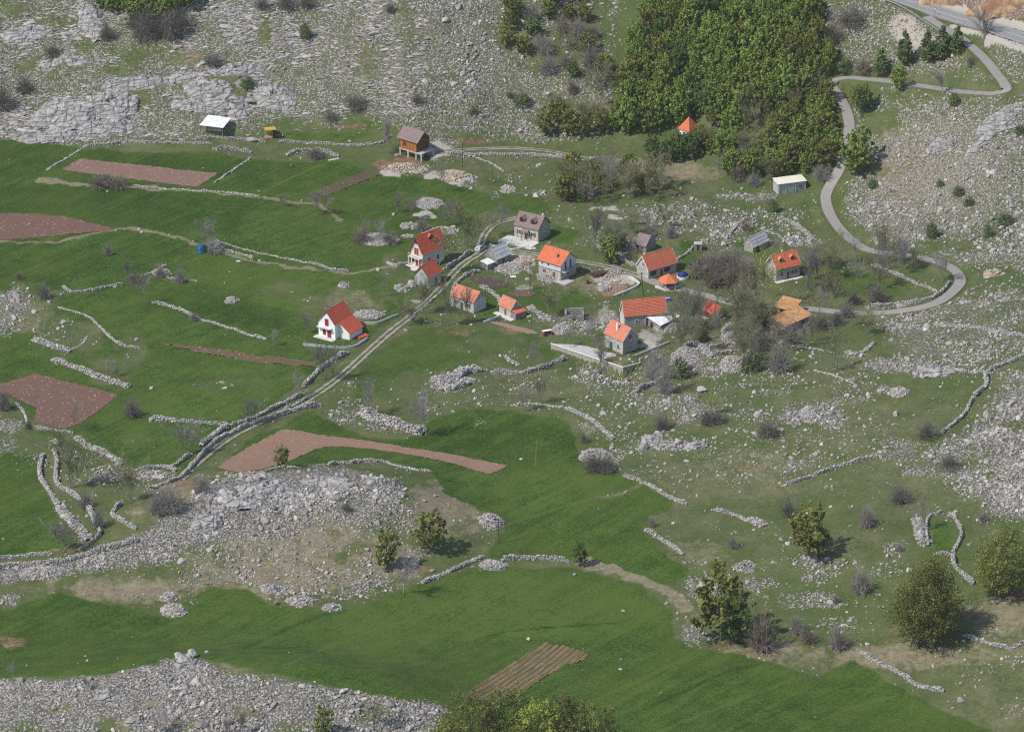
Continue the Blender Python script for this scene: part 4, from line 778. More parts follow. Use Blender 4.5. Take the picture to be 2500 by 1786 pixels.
# ------------------------------------------------------------------ crags and boulders
b = NB('crag_limestone'); P = b.pos(); Pm = b.mapping(P, (0.35, 0.35, 1.6), (0.12, 0.2, 0))
n = b.noise(P, 0.6, 6, 0.65); st = b.noise(Pm, 1.0, 4, 0.6); cr = b.voro(b.mapping(b.mapping(P, (1,1,1), (.15,.1,-.15)), (.20,.34,.8)), 1.0, 'Distance', 'DISTANCE_TO_EDGE')
col = b.ramp(b.math('ADD', b.math('MULTIPLY', n, .5), b.math('MULTIPLY', st, .5)), [(.36, (.21,.20,.19)), (.5, (.35,.335,.315)), (.64, (.46,.44,.415))])
col = b.mix(b.ramp(b.noise(P, .25, 4), [(.55, 0.), (.7, .55)]), col, (.33,.27,.22)); col = b.mix(b.ramp(cr, [(0., .65), (.045, 0.)]), col, (.12,.11,.095))
b.color(col); b.bump(b.math('ADD', b.math('MULTIPLY', st, 1.0), b.math('ADD', b.math('MULTIPLY', n, .6), b.ramp(cr, [(0., 0.), (.12, .8)]))), .9, .4); CRAG = b.m
def crag(cx, cy, rx, ry, h, turn, lab, seed, mat=None):
    """bedded limestone outcrop: stepped ledges tilted like its strata"""
    c = at1(cx, cy); e = at([(cx-rx, cy), (cx+rx, cy), (cx, cy-ry), (cx, cy+ry)]); a = np.linalg.norm(e[1,:2]-e[0,:2])/2; b_ = np.linalg.norm(e[3,:2]-e[2,:2])/2
    na, nb = int(2*a/.32)+3, int(2*b_/.32)+3; U, W_ = np.meshgrid(np.linspace(-1.05, 1.05, na), np.linspace(-1.05, 1.05, nb)); X, Y = U*a, W_*b_
    ct, st = math.cos(turn), math.sin(turn); XX, YY = c.x+X*ct-Y*st, c.y+X*st+Y*ct
    r = np.hypot(U, W_)+(fbm(XX/4, YY/4, seed, 3)-.5)*.9
    env = np.clip(1-r**2.2, -.5, 1); f = fbm(XX/7, YY/7, seed+1, 4); rid = 1-abs(2*fbm(XX/3.2, YY/3.2, seed+2, 4)-1)
    k = (X*.10 + Y*.55 + f*5.0)/1.15; stp = np.floor(k); fr = k-stp; ledge = (stp+sstep(.72, 1, fr)-k)*.42      # tilted ledges
    hh = h*env*(0.55+.7*f)+np.where(env > 0, 1, 0)*np.clip(env*3, 0, 1)*(ledge*.9+rid**2*.9-.3)
    crack = np.minimum(abs(fbm(XX/2.6+9, YY/4.4, seed+5, 3)-.5)*14, 1); hh -= (1-crack)*.5*np.clip(env*2, 0, 1)
    ZZ = hgt(XX, YY)+np.where(env < .03, -.8, hh)
    ii = (np.arange(nb-1)[:,None]*na+np.arange(na-1)[None]).ravel(); F = np.c_[ii, ii+1, ii+na+1, ii+na]
    ev = env.ravel(); F = F[(ev[F] > -.12).any(1)]
    uq, inv = np.unique(F, return_inverse=True); V = np.c_[XX.ravel(), YY.ravel(), ZZ.ravel()][uq]
    o = link('rock_outcrop', mesh_np('rock_outcrop', V-np.array(c), inv.reshape(F.shape), mat or CRAG, smooth=False)); o.location = c
    tag(o, lab, 'rock outcrop'); return o
for i, a in enumerate([(165,285,95,38,2.6,.1,'large grey humped crag at the left, above the green meadow'),(275,262,60,34,3.2,.0,'tall smooth grey crag with steep right face above the meadow'),(240,318,80,18,1.8,.1,'low grey slab at the foot of the tall smooth crag'),(115,335,80,14,1.0,.1,'flat grey slabs along the meadow edge at far left'),
   (345,203,95,18,1.6,.12,'long tilted ledge of grey rock behind the tall smooth crag'),(440,190,50,14,1.2,.12,'narrow grey ledge right of the long tilted ledge'),(500,218,62,28,2.0,-.1,'broken grey crag behind the white canopy'),(560,258,62,30,1.9,-.2,'bedded grey crag just behind and right of the white canopy'),(470,262,50,14,1.0,-.1,'low grey ledge directly behind the white canopy'),
   (672,240,52,30,1.9,-.1,'blocky grey crag right of the white canopy on the slope'),(225,60,34,46,1.8,.3,'upright grey crag near the top left edge of the wood'),(60,90,60,24,1.0,.1,'low grey ledges in the top left corner'),(150,150,70,16,.9,.15,'thin grey ledges on the upper left slope'),(580,170,70,14,.8,.1,'low grey ledge on the slope above the bedded crag'),(620,205,46,12,.9,.05,'short grey ledge above the blocky crag'),
   (650,1195,70,22,1.5,.3,'grey rock slab on the crest of the big rocky mound'),(500,1283,46,20,1.6,.4,'dark fractured rock low on the left flank of the big mound'),(590,1230,46,16,1.2,.3,'weathered rock shelf left of the mound crest'),(800,1180,70,14,.9,-.1,'low rock shelf right of the mound crest'),(455,1618,30,10,1.8,.0,'knobbly rock crest on top of the bottom left rocks'),(260,1700,34,14,1.4,.0,'large boulder block in the bottom left rocks'),(325,1760,26,14,1.4,.2,'grey boulder block at the bottom edge, left'),
   (1600,1073,28,9,1.3,.1,'grey boulder row right of the middle meadow'),(1700,1087,34,8,1.1,.1,'grey boulder cluster below the dark round shrubs'),(2285,357,40,14,1.5,.3,'pinkish grey rock spur on the right hillside'),(2440,290,60,18,1.6,.4,'reddish grey rock band at the right edge below the hairpin'),(2420,330,70,12,1.2,.4,'long stony ledge right of the scree cone'),(2280,905,50,13,.9,-.2,'low grey ledge on the slope below the lane loop'),(1860,605,0,0,0,0,None)]):
    if a[2]: crag(*a, seed=100+i*7)
b = NB('cut_rock'); P = b.pos(); n = b.noise(P, .5, 6, .65); b.color(b.mix(b.ramp(b.noise(b.mapping(P, (1,1,2)), .12, 3), [(.45, 0.), (.6, 1.)]), b.ramp(n, [(.35, (.22,.13,.07)), (.5, (.42,.28,.155)), (.65, (.56,.42,.27))]), (.26,.135,.075))); b.bump(n, .9, .4); CUT = b.m
crag(2330,-8,80,14,3.4,.0,'reddish brown cut rock face behind the main road, left part',901,CUT); crag(2450,18,95,24,4.2,-.25,'tan orange cut rock face behind the main road in the corner',902,CUT)
BOUL = [rock_shape(2, s+300) for s in range(4)]
for i, (cx, cy, s, lab) in enumerate([(1607,1062,.9,'rounded white boulder standing at the left of a boulder row'),(2188,1013,.8,'lone pale boulder right of the dark shrub pair'),(1713,955,1.0,'pale boulder beside the pasture stones below the thicket'),(470,1603,1.3,'knob shaped boulder on the skyline of the bottom left rocks'),(435,1606,1.0,'smaller boulder beside the skyline knob'),(2344,1712,.8,'lone pale boulder near the bottom right corner'),(1290,1562,.5,'small white stone alone in the meadow above the striped plot'),(1403,1404,.4,'tiny white stone alone in the meadow below the wall'),
   (370,949,.5,'small white stone at the meadow edge left of the tracks'),(1575,1082,.9,'grey boulder at the lower end of the boulder row'),(1655,1082,.8,'angular boulder between two boulder clusters'),(138,1083,1.0,'pale boulder by the left walls'),(1020,1590,.0,None),(960,525,.5,'single stone near the gravel oval'),(1107,556,.7,'white round stone beyond the tall red house'),(2457,577,.9,'pale upright boulder on the right slope by a dark bush')]):
    if s:
        v, f = BOUL[i % 4]; o = link('boulder', mesh_np('boulder', v*s*1.3*np.array([1,1,1.15]), f, LIME, tint=np.ones(len(v)))); c = at1(cx, cy); o.location = c+Vector((0,0,s*.45)); o.rotation_euler = (0,0,i*1.3); tag(o, lab, 'boulder')
# ------------------------------------------------------------------ trees and shrubs
BARK = mat_plain('bark', (.20,.18,.16), .3, 3, bump=.5); BARKD = mat_plain('dark_bark', (.10,.085,.075), .3, 3, bump=.5); BARKP = mat_plain('pale_bark', (.34,.31,.29), .25, 3, bump=.4)
TWIG = mat_plain('grey_twigs', (.25,.225,.205), .3, 1.0); TWIGD = mat_plain('dark_twigs', (.165,.15,.132), .3, 1.0); TWIGR = mat_plain('russet_twigs', (.215,.175,.14), .3, 1.0); TWIGP = mat_plain('pale_twigs', (.33,.30,.295), .25, 1.0); TWIGG = mat_plain('budding_twigs', (.22,.21,.12), .3, 1.0)
LEAF = mat_leaf('wood_leaves', (.095,.160,.026), (.30,.38,.065), (.40,.45,.10)); LEAFD = mat_leaf('dark_leaves', (.060,.115,.030), (.175,.245,.062)); LEAFO = mat_leaf('olive_leaves', (.085,.105,.022), (.27,.285,.055), (.36,.355,.08)); LEAFM = mat_leaf('dark_olive_leaves', (.066,.082,.019), (.215,.228,.045), (.31,.31,.065)); LEAFY = mat_leaf('spring_leaves', (.19,.23,.03), (.42,.47,.085)); NEEDLE = mat_leaf('needles', (.042,.078,.024), (.15,.20,.055)); BUD = mat_leaf('bud_leaves', (.14,.16,.055), (.27,.28,.11))
def tubes(S, sides=3):
    S = np.asarray(S, float); p0, p1, r0, r1 = S[:,0:3], S[:,3:6], S[:,6], S[:,7]; d = p1-p0; d /= np.linalg.norm(d, axis=1)[:,None]+1e-9
    ref = np.where(abs(d[:,2:3]) > .8, np.array([[1.,0,0]]), np.array([[0,0,1.]])); a = np.cross(d, ref); a /= np.linalg.norm(a, axis=1)[:,None]; b_ = np.cross(d, a); n = len(S); V = []
    for p, r in ((p0, r0), (p1, r1)):
        for k in range(sides):
            t = 2*math.pi*k/sides; V.append(p+(a*math.cos(t)+b_*math.sin(t))*r[:,None])
    V = np.stack(V, 1).reshape(-1, 3); base = np.arange(n)[:,None]*2*sides; F = []
    for k in range(sides): F.append(base+np.array([k, (k+1)%sides, sides+(k+1)%sides, sides+k]))
    return V, np.concatenate(F)
def branch_tree(seed, H=7.0, stems=1, spread=.45, lev=3, kids=(4,5,6), lean=.12, rt=.12, sweep=.25):
    """segments of trunk and of branches; returns (trunk, branches, tips)"""
    r = np.random.default_rng(seed); trunk, br, tips = [], [], []
    def grow(p, d, L, rad, lv, out):
        n = 3 if lv < lev else 2; q = np.array(p, float)
        for i in range(n):
            d = d+r.normal(0, .13, 3)+np.array([0,0,sweep*.35]); d /= np.linalg.norm(d); e = q+d*L/n; ra, rb = rad*(1-.55*i/n), rad*(1-.55*(i+1)/n)
            out.append([*q, *e, ra, rb]); 
            if lv < lev and (i > 0 or lv > 0):
                for _ in range(int(kids[lv]*(.5 if i == 0 else .7)+r.uniform(0,.9))):
                    ax = r.normal(size=3); ax -= d*(ax@d); ax /= np.linalg.norm(ax)+1e-9; an = r.uniform(.5, 1.0)*spread*2
                    nd = d*math.cos(an)+ax*math.sin(an); nd[2] = max(nd[2], -.15); s = r.uniform(0, 1)
                    grow(q+(e-q)*s, nd/np.linalg.norm(nd), L*r.uniform(.42,.62), max(rb*.5, .018), lv+1, br)
            q = e
        tips.append(q)
    for s in range(stems):
        a = r.uniform(0, 6.28); off = .35*(stems > 1)
        d = np.array([math.cos(a)*lean*(1+.8*(stems > 1)), math.sin(a)*lean*(1+.8*(stems > 1)), 1.0]); d /= np.linalg.norm(d)
        grow([math.cos(a)*off, math.sin(a)*off, -.3], d, H*r.uniform(.68,.8), rt*r.uniform(.8,1.1)/(1+.25*(stems-1)), 0, trunk)
    return np.array(trunk), np.array(br), np.array(tips)
def leaf_cards(C, N, size, r, tint):
    """one small bent leaf cluster (two triangles) per centre, facing roughly along N"""
    n = len(C); N = N/(np.linalg.norm(N, axis=1)[:,None]+1e-9); a = np.cross(N, r.normal(size=(n,3))); a /= np.linalg.norm(a, axis=1)[:,None]+1e-9; b_ = np.cross(N, a); s = size*np.exp(r.normal(0,.3,n))[:,None]
    k = r.uniform(.5, 1.0, (n,1)); V = np.stack([C-a*s-b_*s*.15*k, C-b_*s*k*.8+N*s*.2, C+a*s*k+b_*s*.1, C+b_*s*.8-N*s*.15], 1).reshape(-1,3); base = np.arange(n)[:,None]*4
    return V, np.concatenate([base+np.array([0,1,2]), base+np.array([0,2,3])]), np.repeat(tint, 4)
def crown_cloud(seed, rx, ry, rz, zc, n_cl, n_lf, size, clr=.30, taper=0.0, low=0.0):
    r = np.random.default_rng(seed); u = r.normal(size=(n_cl,3)); u /= np.linalg.norm(u, axis=1)[:,None]; u[:,2] = np.where(u[:,2] < -.55-low, -u[:,2]*.6, u[:,2])
    lob = lambda w: .60+.84*fbm(w[:,0]*1.7+seed*3.1+w[:,2]*1.3, w[:,1]*1.7+w[:,2]*1.9, seed, 2)*(1+.25*w[:,2]); rad = r.uniform(.45, .98, n_cl)**.6*lob(u); c = u*rad[:,None]; wid = 1-taper*(c[:,2:3]+1)/2; c = np.c_[c[:,:2]*wid, c[:,2]]*np.array([rx,ry,rz])*(1-clr*.6); ct = np.clip(.42+r.normal(0,.17,n_cl)+.10*u[:,2], .05, .95)
    ns = max(24, n_lf//26); k = r.integers(0, n_cl, ns); v = r.normal(size=(ns,3)); v /= np.linalg.norm(v, axis=1)[:,None]; R3 = np.array([rx,ry,rz])   # sprays: twigs hung with leaves, pushing out and up
    q = v*(r.uniform(.25,1.,(ns,1))**.45)*lob(v)[:,None]; q = np.c_[q[:,:2]*(1-taper*(q[:,2:3]+1)/2), q[:,2]]*R3*.86
    d = q/R3+np.array([0,0,.55])+r.normal(0,.35,(ns,3)); d /= np.linalg.norm(d, axis=1)[:,None]; L = min(rx,ry,rz)*r.uniform(.18,.48,ns); st = np.clip(.45+r.normal(0,.17,ns)+.06*v[:,2], .03, .97)
    j = r.integers(0, ns, n_lf); t = r.uniform(0, 1, n_lf); P = q[j]+d[j]*(L[j]*t)[:,None]+r.normal(0, .045*min(rx,ry,rz)+.05, (n_lf,3))*(1.15-t*.7)[:,None]; N = r.normal(0,.7,(n_lf,3))+d[j]*.4+np.array([0,0,.45]); P[:,2] = np.maximum(P[:,2]+zc, .03)
    return leaf_cards(P, N, size, r, np.clip(st[j]+.16*(t-.5)+r.normal(0,.09,n_lf), 0, 1)), c+np.array([0,0,zc])
def group_tree(name, trunk_me, crown_me):
    t = empty(name, (0,0,-500)); a = link('trunk', trunk_me, t); b_ = link('crown', crown_me, t); return t
def leafy_proto(name, seed, H, W, mat, leaves=1300, size=.34, bark=BARKD, taper=.15, low=.2, stems=1, clr=.30, ncl=26):
    (V, F, T), cc = crown_cloud(seed, W/2, W/2*.95, H*.5, H*.49, ncl, leaves, size, clr, taper, low)
    r = np.random.default_rng(seed); seg = [[0,0,-.4, 0,0,H*.3, .16*H/7, .11*H/7],[0,0,H*.3, .1,0,H*.75, .11*H/7, .03]]
    for c in cc[::2]: z0 = r.uniform(.2,.5)*H; seg.append([0,0,z0, *c, .05*H/7, .015])
    tv, tf = tubes(seg, 5); return group_tree(name, mesh_np('trunk', tv, tf, bark), mesh_np('crown', V, F, mat, tint=T))
def conifer_proto(seed, H, W):
    r = np.random.default_rng(seed); P, N, TT = [], [], []
    for k in range(16):
        z = H*(.10+.86*k/16); rad = W/2*(1-k/16)**.8*r.uniform(.8,1.1)+.15
        for j in range(max(5, int(11-k*.4))):
            a = r.uniform(0, 6.28); t = r.uniform(.25,1,18)**.7; tn = r.uniform(.25,.8)
            P.append(np.c_[np.cos(a)*rad*t, np.sin(a)*rad*t, z+.30*rad*t-.05]+r.normal(0,.11,(18,3))); N.append(np.tile([math.cos(a)*.5, math.sin(a)*.5, .8], (18,1))+r.normal(0,.5,(18,3))); TT.append(np.clip(tn+r.normal(0,.1,18),0,1))
    V, F, T = leaf_cards(np.concatenate(P), np.concatenate(N), .20, r, np.concatenate(TT)); tv, tf = tubes([[0,0,-.4, 0,0,H*.5, .16,.10],[0,0,H*.5, 0,0,H, .10,.02]], 6)
    return group_tree('pine_tree', mesh_np('trunk', tv, tf, BARKD), mesh_np('crown', V, F, NEEDLE, tint=T))
def bare_proto(name, seed, H, stems, mat, bark, spread=.45, kids=(5,5,5), rt=.11, buds=0, lean=.14, budmat=None, thick=1.0):
    tr, br, tips = branch_tree(seed, H, stems, spread, 3, kids, lean, rt); br[:,6:8] = np.maximum(br[:,6:8]*thick, .013*thick)
    tv, tf = tubes(tr, 5); bv, bf = tubes(br, 3); t = empty(name, (0,0,-500)); link('trunk', mesh_np('trunk', tv, tf, bark), t); c = link('crown', mesh_np('crown', bv, bf, mat), t)
    if buds:
        r = np.random.default_rng(seed); tp = tips[r.integers(0, len(tips), buds)]+r.normal(0,.22,(buds,3)); V, F, T = leaf_cards(tp, r.normal(size=(buds,3))+np.array([0,0,.6]), .12, r, r.uniform(0,1,buds)); link('leaves', mesh_np('leaves', V, F, budmat or BUD, tint=T), c)
    return t
def shrub_proto(name, seed, H, W, mat, n=190, seg_r=.017, leafmat=None, leaves=0):
    r = np.random.default_rng(seed); S = []
    for i in range(n):
        u = r.normal(size=3); u[2] = abs(u[2])+.15; u /= np.linalg.norm(u); e = u*np.array([W/2,W/2,H])*r.uniform(.45,1.15)*(.85+.3*abs(math.sin(2.3*math.atan2(u[1],u[0])+seed))); b0 = np.array([r.normal(0,.12*W), r.normal(0,.12*W), -.15]); m = (b0+e)/2+np.array([0,0,H*.12])+r.normal(0,.1,3)
        S += [[*b0, *m, seg_r*1.5, seg_r*1.1], [*m, *e, seg_r*1.1, seg_r*.5]]
        for _ in range(3): S.append([*(m+(e-m)*r.uniform(.1,.9)), *(e+r.normal(0,.22*W/2.5,3)), seg_r*.8, seg_r*.4])
    V, F = tubes(S, 3); t = empty(name, (0,0,-500)); st = link('branches', mesh_np('branches', V, F, mat), t)
    if leaves:
        P = r.normal(size=(leaves,3)); P[:,2] = abs(P[:,2]); P /= np.linalg.norm(P,axis=1)[:,None]; Q = P*np.array([W/2,W/2,H])*r.uniform(.5,1.02,(leaves,1)); V, F, T = leaf_cards(Q, P+r.normal(0,.5,P.shape), .15, r, r.uniform(0,1,leaves)); link('leaves', mesh_np('leaves', V, F, leafmat, tint=T), t)
    return t
def kids_of(o): return [c for c in bpy.data.objects if c.parent is o]
KIDS = {}
def copy_tree(o, parent=None):
    c = o.copy(); COL.objects.link(c)
    if parent is not None: c.parent = parent
    if o.name not in KIDS: KIDS[o.name] = kids_of(o)
    for ch in KIDS[o.name]: copy_tree(ch, c)
    return c
PROTOS = []
def protos(fn, seeds): 
    L = [fn(s) for s in seeds]; PROTOS.extend(L); return L
P_LEAF = protos(lambda s: leafy_proto('leafy_tree', s, 7.0, 5.2, LEAF, 3000, .20), range(6)); P_LEAFO = protos(lambda s: leafy_proto('leafy_tree', s, 7.0, 5.0, LEAFO, 2700, .20), range(20,23)); P_LEAFD = protos(lambda s: leafy_proto('leafy_tree', s, 7.0, 5.4, LEAFD, 3200, .20), range(30,33))
P_PINE = protos(lambda s: conifer_proto(s, 8.0, 4.6), (1,2,3)); P_BUSH = protos(lambda s: leafy_proto('leafy_bush', s, 3.0, 3.6, LEAFD, 900, .22, low=.5, taper=.1), (40,41,42)); P_BUSHG = protos(lambda s: leafy_proto('leafy_bush', s, 3.0, 3.4, LEAFO, 900, .22, low=.5, taper=.1), (45,46))
P_BARE = protos(lambda s: bare_proto('bare_tree', s, 7.5, 1+s%3, TWIG, BARK, kids=(5,4,4)), range(60,65)); P_BARED = protos(lambda s: bare_proto('bare_tree', s, 7.5, 1+s%2, TWIGD, BARKD, kids=(5,4,4)), range(70,73)); P_BARET = protos(lambda s: bare_proto('bare_tree', s, 7.5, 3, TWIG, BARK, spread=.22, lean=.07, kids=(4,4,4)), range(80,83))
P_BAREP = protos(lambda s: bare_proto('bare_tree', s, 7.0, 1, TWIGP, BARKP, kids=(6,5,6), spread=.4), (90,91)); P_BUD = protos(lambda s: bare_proto('budding_tree', s, 7.5, 1+s%3, TWIGG, BARK, kids=(5,4,4), buds=330, spread=.32), range(95,99)); P_YEL = protos(lambda s: bare_proto('budding_tree', s, 7.5, 1, TWIGG, BARKD, kids=(5,4,4), buds=900, spread=.35, budmat=LEAFY), (105,106))
P_SHRUB = protos(lambda s: shrub_proto('bare_shrub', s, 2.2, 3.0, TWIGD), (110,111,112)); P_SHRUBG = protos(lambda s: shrub_proto('bare_shrub', s, 2.2, 3.0, TWIG), (115,116)); P_SHRUBR = protos(lambda s: shrub_proto('bare_shrub', s, 2.6, 3.0, TWIGR), (120,121)); P_SHRUBE = protos(lambda s: shrub_proto('evergreen_shrub', s, 2.2, 3.0, TWIGD, 150, leafmat=LEAFD, leaves=500), (125,126)); P_SHRUBP = protos(lambda s: shrub_proto('bare_shrub', s, 2.2, 3.0, TWIGP, 260, .018), (128,))
NOM = {}
for L, hh, ww in ((P_LEAF,7,5.2),(P_LEAFO,7,5.0),(P_LEAFD,7,5.4),(P_PINE,8,4.6),(P_BUSH,3,3.6),(P_BUSHG,3,3.4),(P_BARE,7.5,5.5),(P_BARED,7.5,5.5),(P_BARET,7.5,3.6),(P_BAREP,7,5.5),(P_BUD,7.5,4.2),(P_YEL,7.5,4.5),(P_SHRUB,2.2,3),(P_SHRUBG,2.2,3),(P_SHRUBR,2.6,3),(P_SHRUBE,2.2,3),(P_SHRUBP,2.2,3)):
    for o in L: NOM[o.name] = (hh, ww)
RT = random.Random(5)
def plant(protos_, px, py, hpx, wpx, label, cat, group=None, jit=0.0):
    """px,py: foot of the plant in the photo; hpx,wpx: its height and width there"""
    o = RT.choice(protos_); p = at1(px, py); m = (p-Vector(CAM)).dot(Vector(FWD))/FPX; hh, ww = NOM[o.name]
    c = copy_tree(o); sz = hpx*m/math.cos(PITCH)/hh*1.0; sw = wpx*m/ww; j = 1+RT.uniform(-jit, jit)
    c.location = p; c.scale = (sw*j, sw*j, sz*j); c.rotation_euler = (0, 0, RT.uniform(0, 6.28)); tag(c, label, cat, group); return c
def fill(polygon, spacing, spec, seed, hj=.25, avoid=None):
    """scatter plants through a photo polygon, SPACING in metres on the ground"""
    r = random.Random(seed); xs, ys = [p[0] for p in polygon], [p[1] for p in polygon]; n = 1600
    c = [(r.uniform(min(xs), max(xs)), r.uniform(min(ys), max(ys))) for _ in range(n)]; c = [q for q in c if inside(np.array([q[0]]), np.array([q[1]]), polygon)[0]]
    W3 = at(c); got = []
    for q, p in zip(c, W3):
        iy = int(np.clip((p[1]-Y0)/DY, 0, NY-1))+IY0; ix = int(np.clip((p[0]-X0)/DX, 0, NX-1))+IX0
        if near_road[iy,ix] > .5 or plot_mask[iy,ix] > .3: continue
        if all((p[0]-g[0])**2+(p[1]-g[1])**2 > spacing**2*r.uniform(.7,1.3) for g in got):
            got.append(p); ps, h, wd, label, cat, group = r.choices([s[1] for s in spec], [s[0] for s in spec])[0]; k = r.uniform(1-hj, 1+hj)
            plant(ps, q[0], q[1], h*k, wd*k*r.uniform(.9,1.15), label, cat, group)
    return len(got)
G = 'leafy trees of the dense hillside wood'
LA = (P_LEAF, 76, 50, 'fresh green tree packed in the dense wood on the hillside', 'tree', G); LO = (P_LEAFO, 72, 46, 'olive green tree packed in the dense wood on the hillside', 'tree', 'olive trees of the dense hillside wood'); LD = (P_LEAFD, 72, 50, 'dark green tree packed in the dense wood on the hillside', 'tree', 'dark trees of the dense hillside wood')
cnt = 0
cnt += fill([(1545,150),(1578,60),(1600,-40),(1985,-40),(2000,60),(2015,130),(2030,195),(2005,225),(1960,245),(1900,262),(1850,290),(1760,292),(1715,300),(1705,322),(1660,332),(1610,322),(1540,335),(1500,322),(1495,280),(1525,235),(1540,190)], 3.3, [(8,LA),(3,LO),(2.,LD)], 1)
cnt += fill([(1240,20),(1330,-30),(1480,-20),(1500,90),(1490,230),(1400,250),(1330,180),(1250,110)], 4.0, [(3,(P_LEAFO,40,40,'olive small tree on the stony slope left of the wood','tree','olive small trees left of the wood')),(2,(P_LEAF,44,40,'fresh green small tree on the stony slope left of the wood','tree','green small trees left of the wood'))], 27) if False else 0
G2 = 'trees of the lower wood above the concrete shed'
cnt += fill([(1712,325),(1735,296),(1800,288),(1870,285),(1920,258),(1990,235),(2022,235),(2040,300),(2050,350),(2046,395),(2010,445),(1960,430),(1885,440),(1840,455),(1800,440),(1760,430),(1770,410),(1730,395),(1705,370)], 3.4, [(3,(P_LEAFO,56,46,'light olive tree of the lower wood above the concrete shed','tree',G2)),(5,(P_LEAF,56,46,'fresh green tree of the lower wood above the concrete shed','tree',G2+', fresh green')),(3,(P_BUD,56,44,'half bare tree of the lower wood above the concrete shed','tree',G2+', half bare')),(1,(P_SHRUBG,34,46,'grey bare shrub in the lower wood above the concrete shed','shrub',G2+', shrubs'))], 2)
for x, y, h, wd in [(1592,395,62,46),(1628,398,58,48),(1660,392,64,46),(1690,390,60,44),(1650,374,48,40),(1678,374,46,40),(1704,372,50,40)]: plant(P_LEAFD, x, y, h, wd, where('dark bushy tree in front of the orange roofed house', x, y) if False else 'dark bushy tree in the clump before the orange forest house', 'tree', 'dark clump in front of the forest house')
cnt += fill([(1330,330),(1338,262),(1375,270),(1400,300),(1450,262),(1478,250),(1482,322),(1420,345)], 4.0, [(3,(P_LEAFO,48,40,'olive tree in the small grove left of the dense wood','tree','small grove left of the dense wood')),(2,(P_BUD,46,36,'half bare tree in the small grove left of the dense wood','tree','half bare trees of the small grove'))], 3)
cnt += fill([(1375,450),(1400,425),(1480,435),(1600,440),(1630,465),(1600,492),(1500,490),(1400,500),(1378,490)], 3.3, [(4,(P_BUD,56,40,'half bare budding tree in the hedge behind the brown roofed house','tree','hedge behind the brown roofed house')),(2,(P_LEAFO,50,42,'olive tree in the hedge behind the brown roofed house','tree','olive trees of the hedge')),(2,(P_BARE,60,40,'grey bare tree in the hedge behind the brown roofed house','tree','bare trees of the hedge'))], 4)
cnt += fill([(245,-10),(450,-20),(470,10),(420,45),(400,60),(340,60),(300,30),(250,30)], 3.0, [(4,(P_LEAF,56,54,'green bushy tree in the grove at the top left edge','tree','grove at the top left edge')),(2,(P_LEAFD,54,54,'dark bushy tree in the grove at the top left edge','tree','dark trees of the top left grove'))], 5)
cnt += fill([(330,70),(370,55),(440,75),(420,98),(350,98)], 3.0, [(1,(P_SHRUB,46,56,'dark bare bush in front of the top left grove','shrub','bare bushes before the top left grove'))], 6)
cnt += fill([(1225,10),(1420,-20),(1460,60),(1470,140),(1500,200),(1480,240),(1400,230),(1300,150),(1240,130)], 4.8, [(2,(P_LEAFO,44,40,'olive small tree on the stony slope left of the wood','tree','olive small trees left of the wood')),(2,(P_SHRUBG,40,52,'grey bare shrub on the stony slope left of the wood','shrub','shrubs on the slope left of the wood')),(2,(P_BUD,46,40,'budding small tree on the stony slope left of the wood','tree','small trees on the slope left of the wood')),(1.5,(P_LEAFD,40,44,'dark green small tree on the stony slope left of the wood','tree','dark small trees left of the wood')),(1,(P_SHRUBR,36,46,'russet bare shrub on the stony slope left of the wood','shrub','russet shrubs left of the wood'))], 7)
TH = 'thicket right of the rusty tin sheds'
cnt += fill([(1965,650),(2060,632),(2160,680),(2140,745),(2075,775),(2080,800),(1990,810),(1985,730)], 4.9, [(3,(P_BARED,70,42,'dark bare tree in the thicket right of the rusty tin sheds','tree','dark trees of the '+TH)),(5,(P_BARE,72,42,'grey bare tree in the thicket right of the rusty tin sheds','tree','grey trees of the '+TH)),(4,(P_BUD,70,40,'budding tree in the thicket right of the rusty tin sheds','tree','budding trees of the '+TH)),(2,(P_SHRUB,34,44,'dark bare shrub in the thicket right of the rusty tin sheds','shrub','shrubs of the '+TH))], 8)
cnt += fill([(1635,812),(1650,775),(1715,765),(1730,800),(1770,830),(1730,850),(1650,850)], 3.6, [(3,(P_BUD,72,36,'budding tree in the thicket before the red cabin','tree','thicket before the red cabin')),(2,(P_BARE,74,38,'grey bare tree in the thicket before the red cabin','tree','grey trees before the red cabin')),(1,(P_SHRUBE,34,40,'green shrub in the thicket before the red cabin','shrub','shrubs before the red cabin'))], 9)
cnt += fill([(1690,690),(1720,660),(1800,655),(1830,690),(1790,705),(1720,700)], 2.8, [(1,(P_SHRUBR,46,52,'russet bare bush in the brown patch left of the dormered house','shrub','brown bushes left of the dormered house')),(1,(P_BARE,50,40,'small bare tree in the brown patch left of the dormered house','tree','small trees left of the dormered house'))], 10)
cnt += fill([(1795,890),(1800,830),(1850,800),(1895,830),(1980,830),(1970,850),(1900,860),(1850,905)], 4.0, [(2,(P_BARED,68,42,'dark bare tree in the row below the rusty tin sheds','tree','dark trees below the rusty tin sheds')),(2,(P_BARE,66,42,'grey bare tree in the row below the rusty tin sheds','tree','grey trees below the rusty tin sheds')),(2,(P_SHRUB,34,52,'dark bare shrub in the row below the rusty tin sheds','shrub','shrubs below the rusty tin sheds')),(1,(P_BUD,60,40,'budding tree in the row below the rusty tin sheds','tree','budding trees below the rusty tin sheds'))], 11)
cnt += fill([(1800,800),(1810,770),(1840,765),(1885,790),(1880,820),(1830,815)], 3.4, [(2,(P_BUD,64,44,'budding tree between the red cabin and the tin sheds','tree','trees between the red cabin and the tin sheds')),(1,(P_SHRUBE,40,50,'green shrub between the red cabin and the tin sheds','shrub','shrubs between the red cabin and the tin sheds'))], 12)
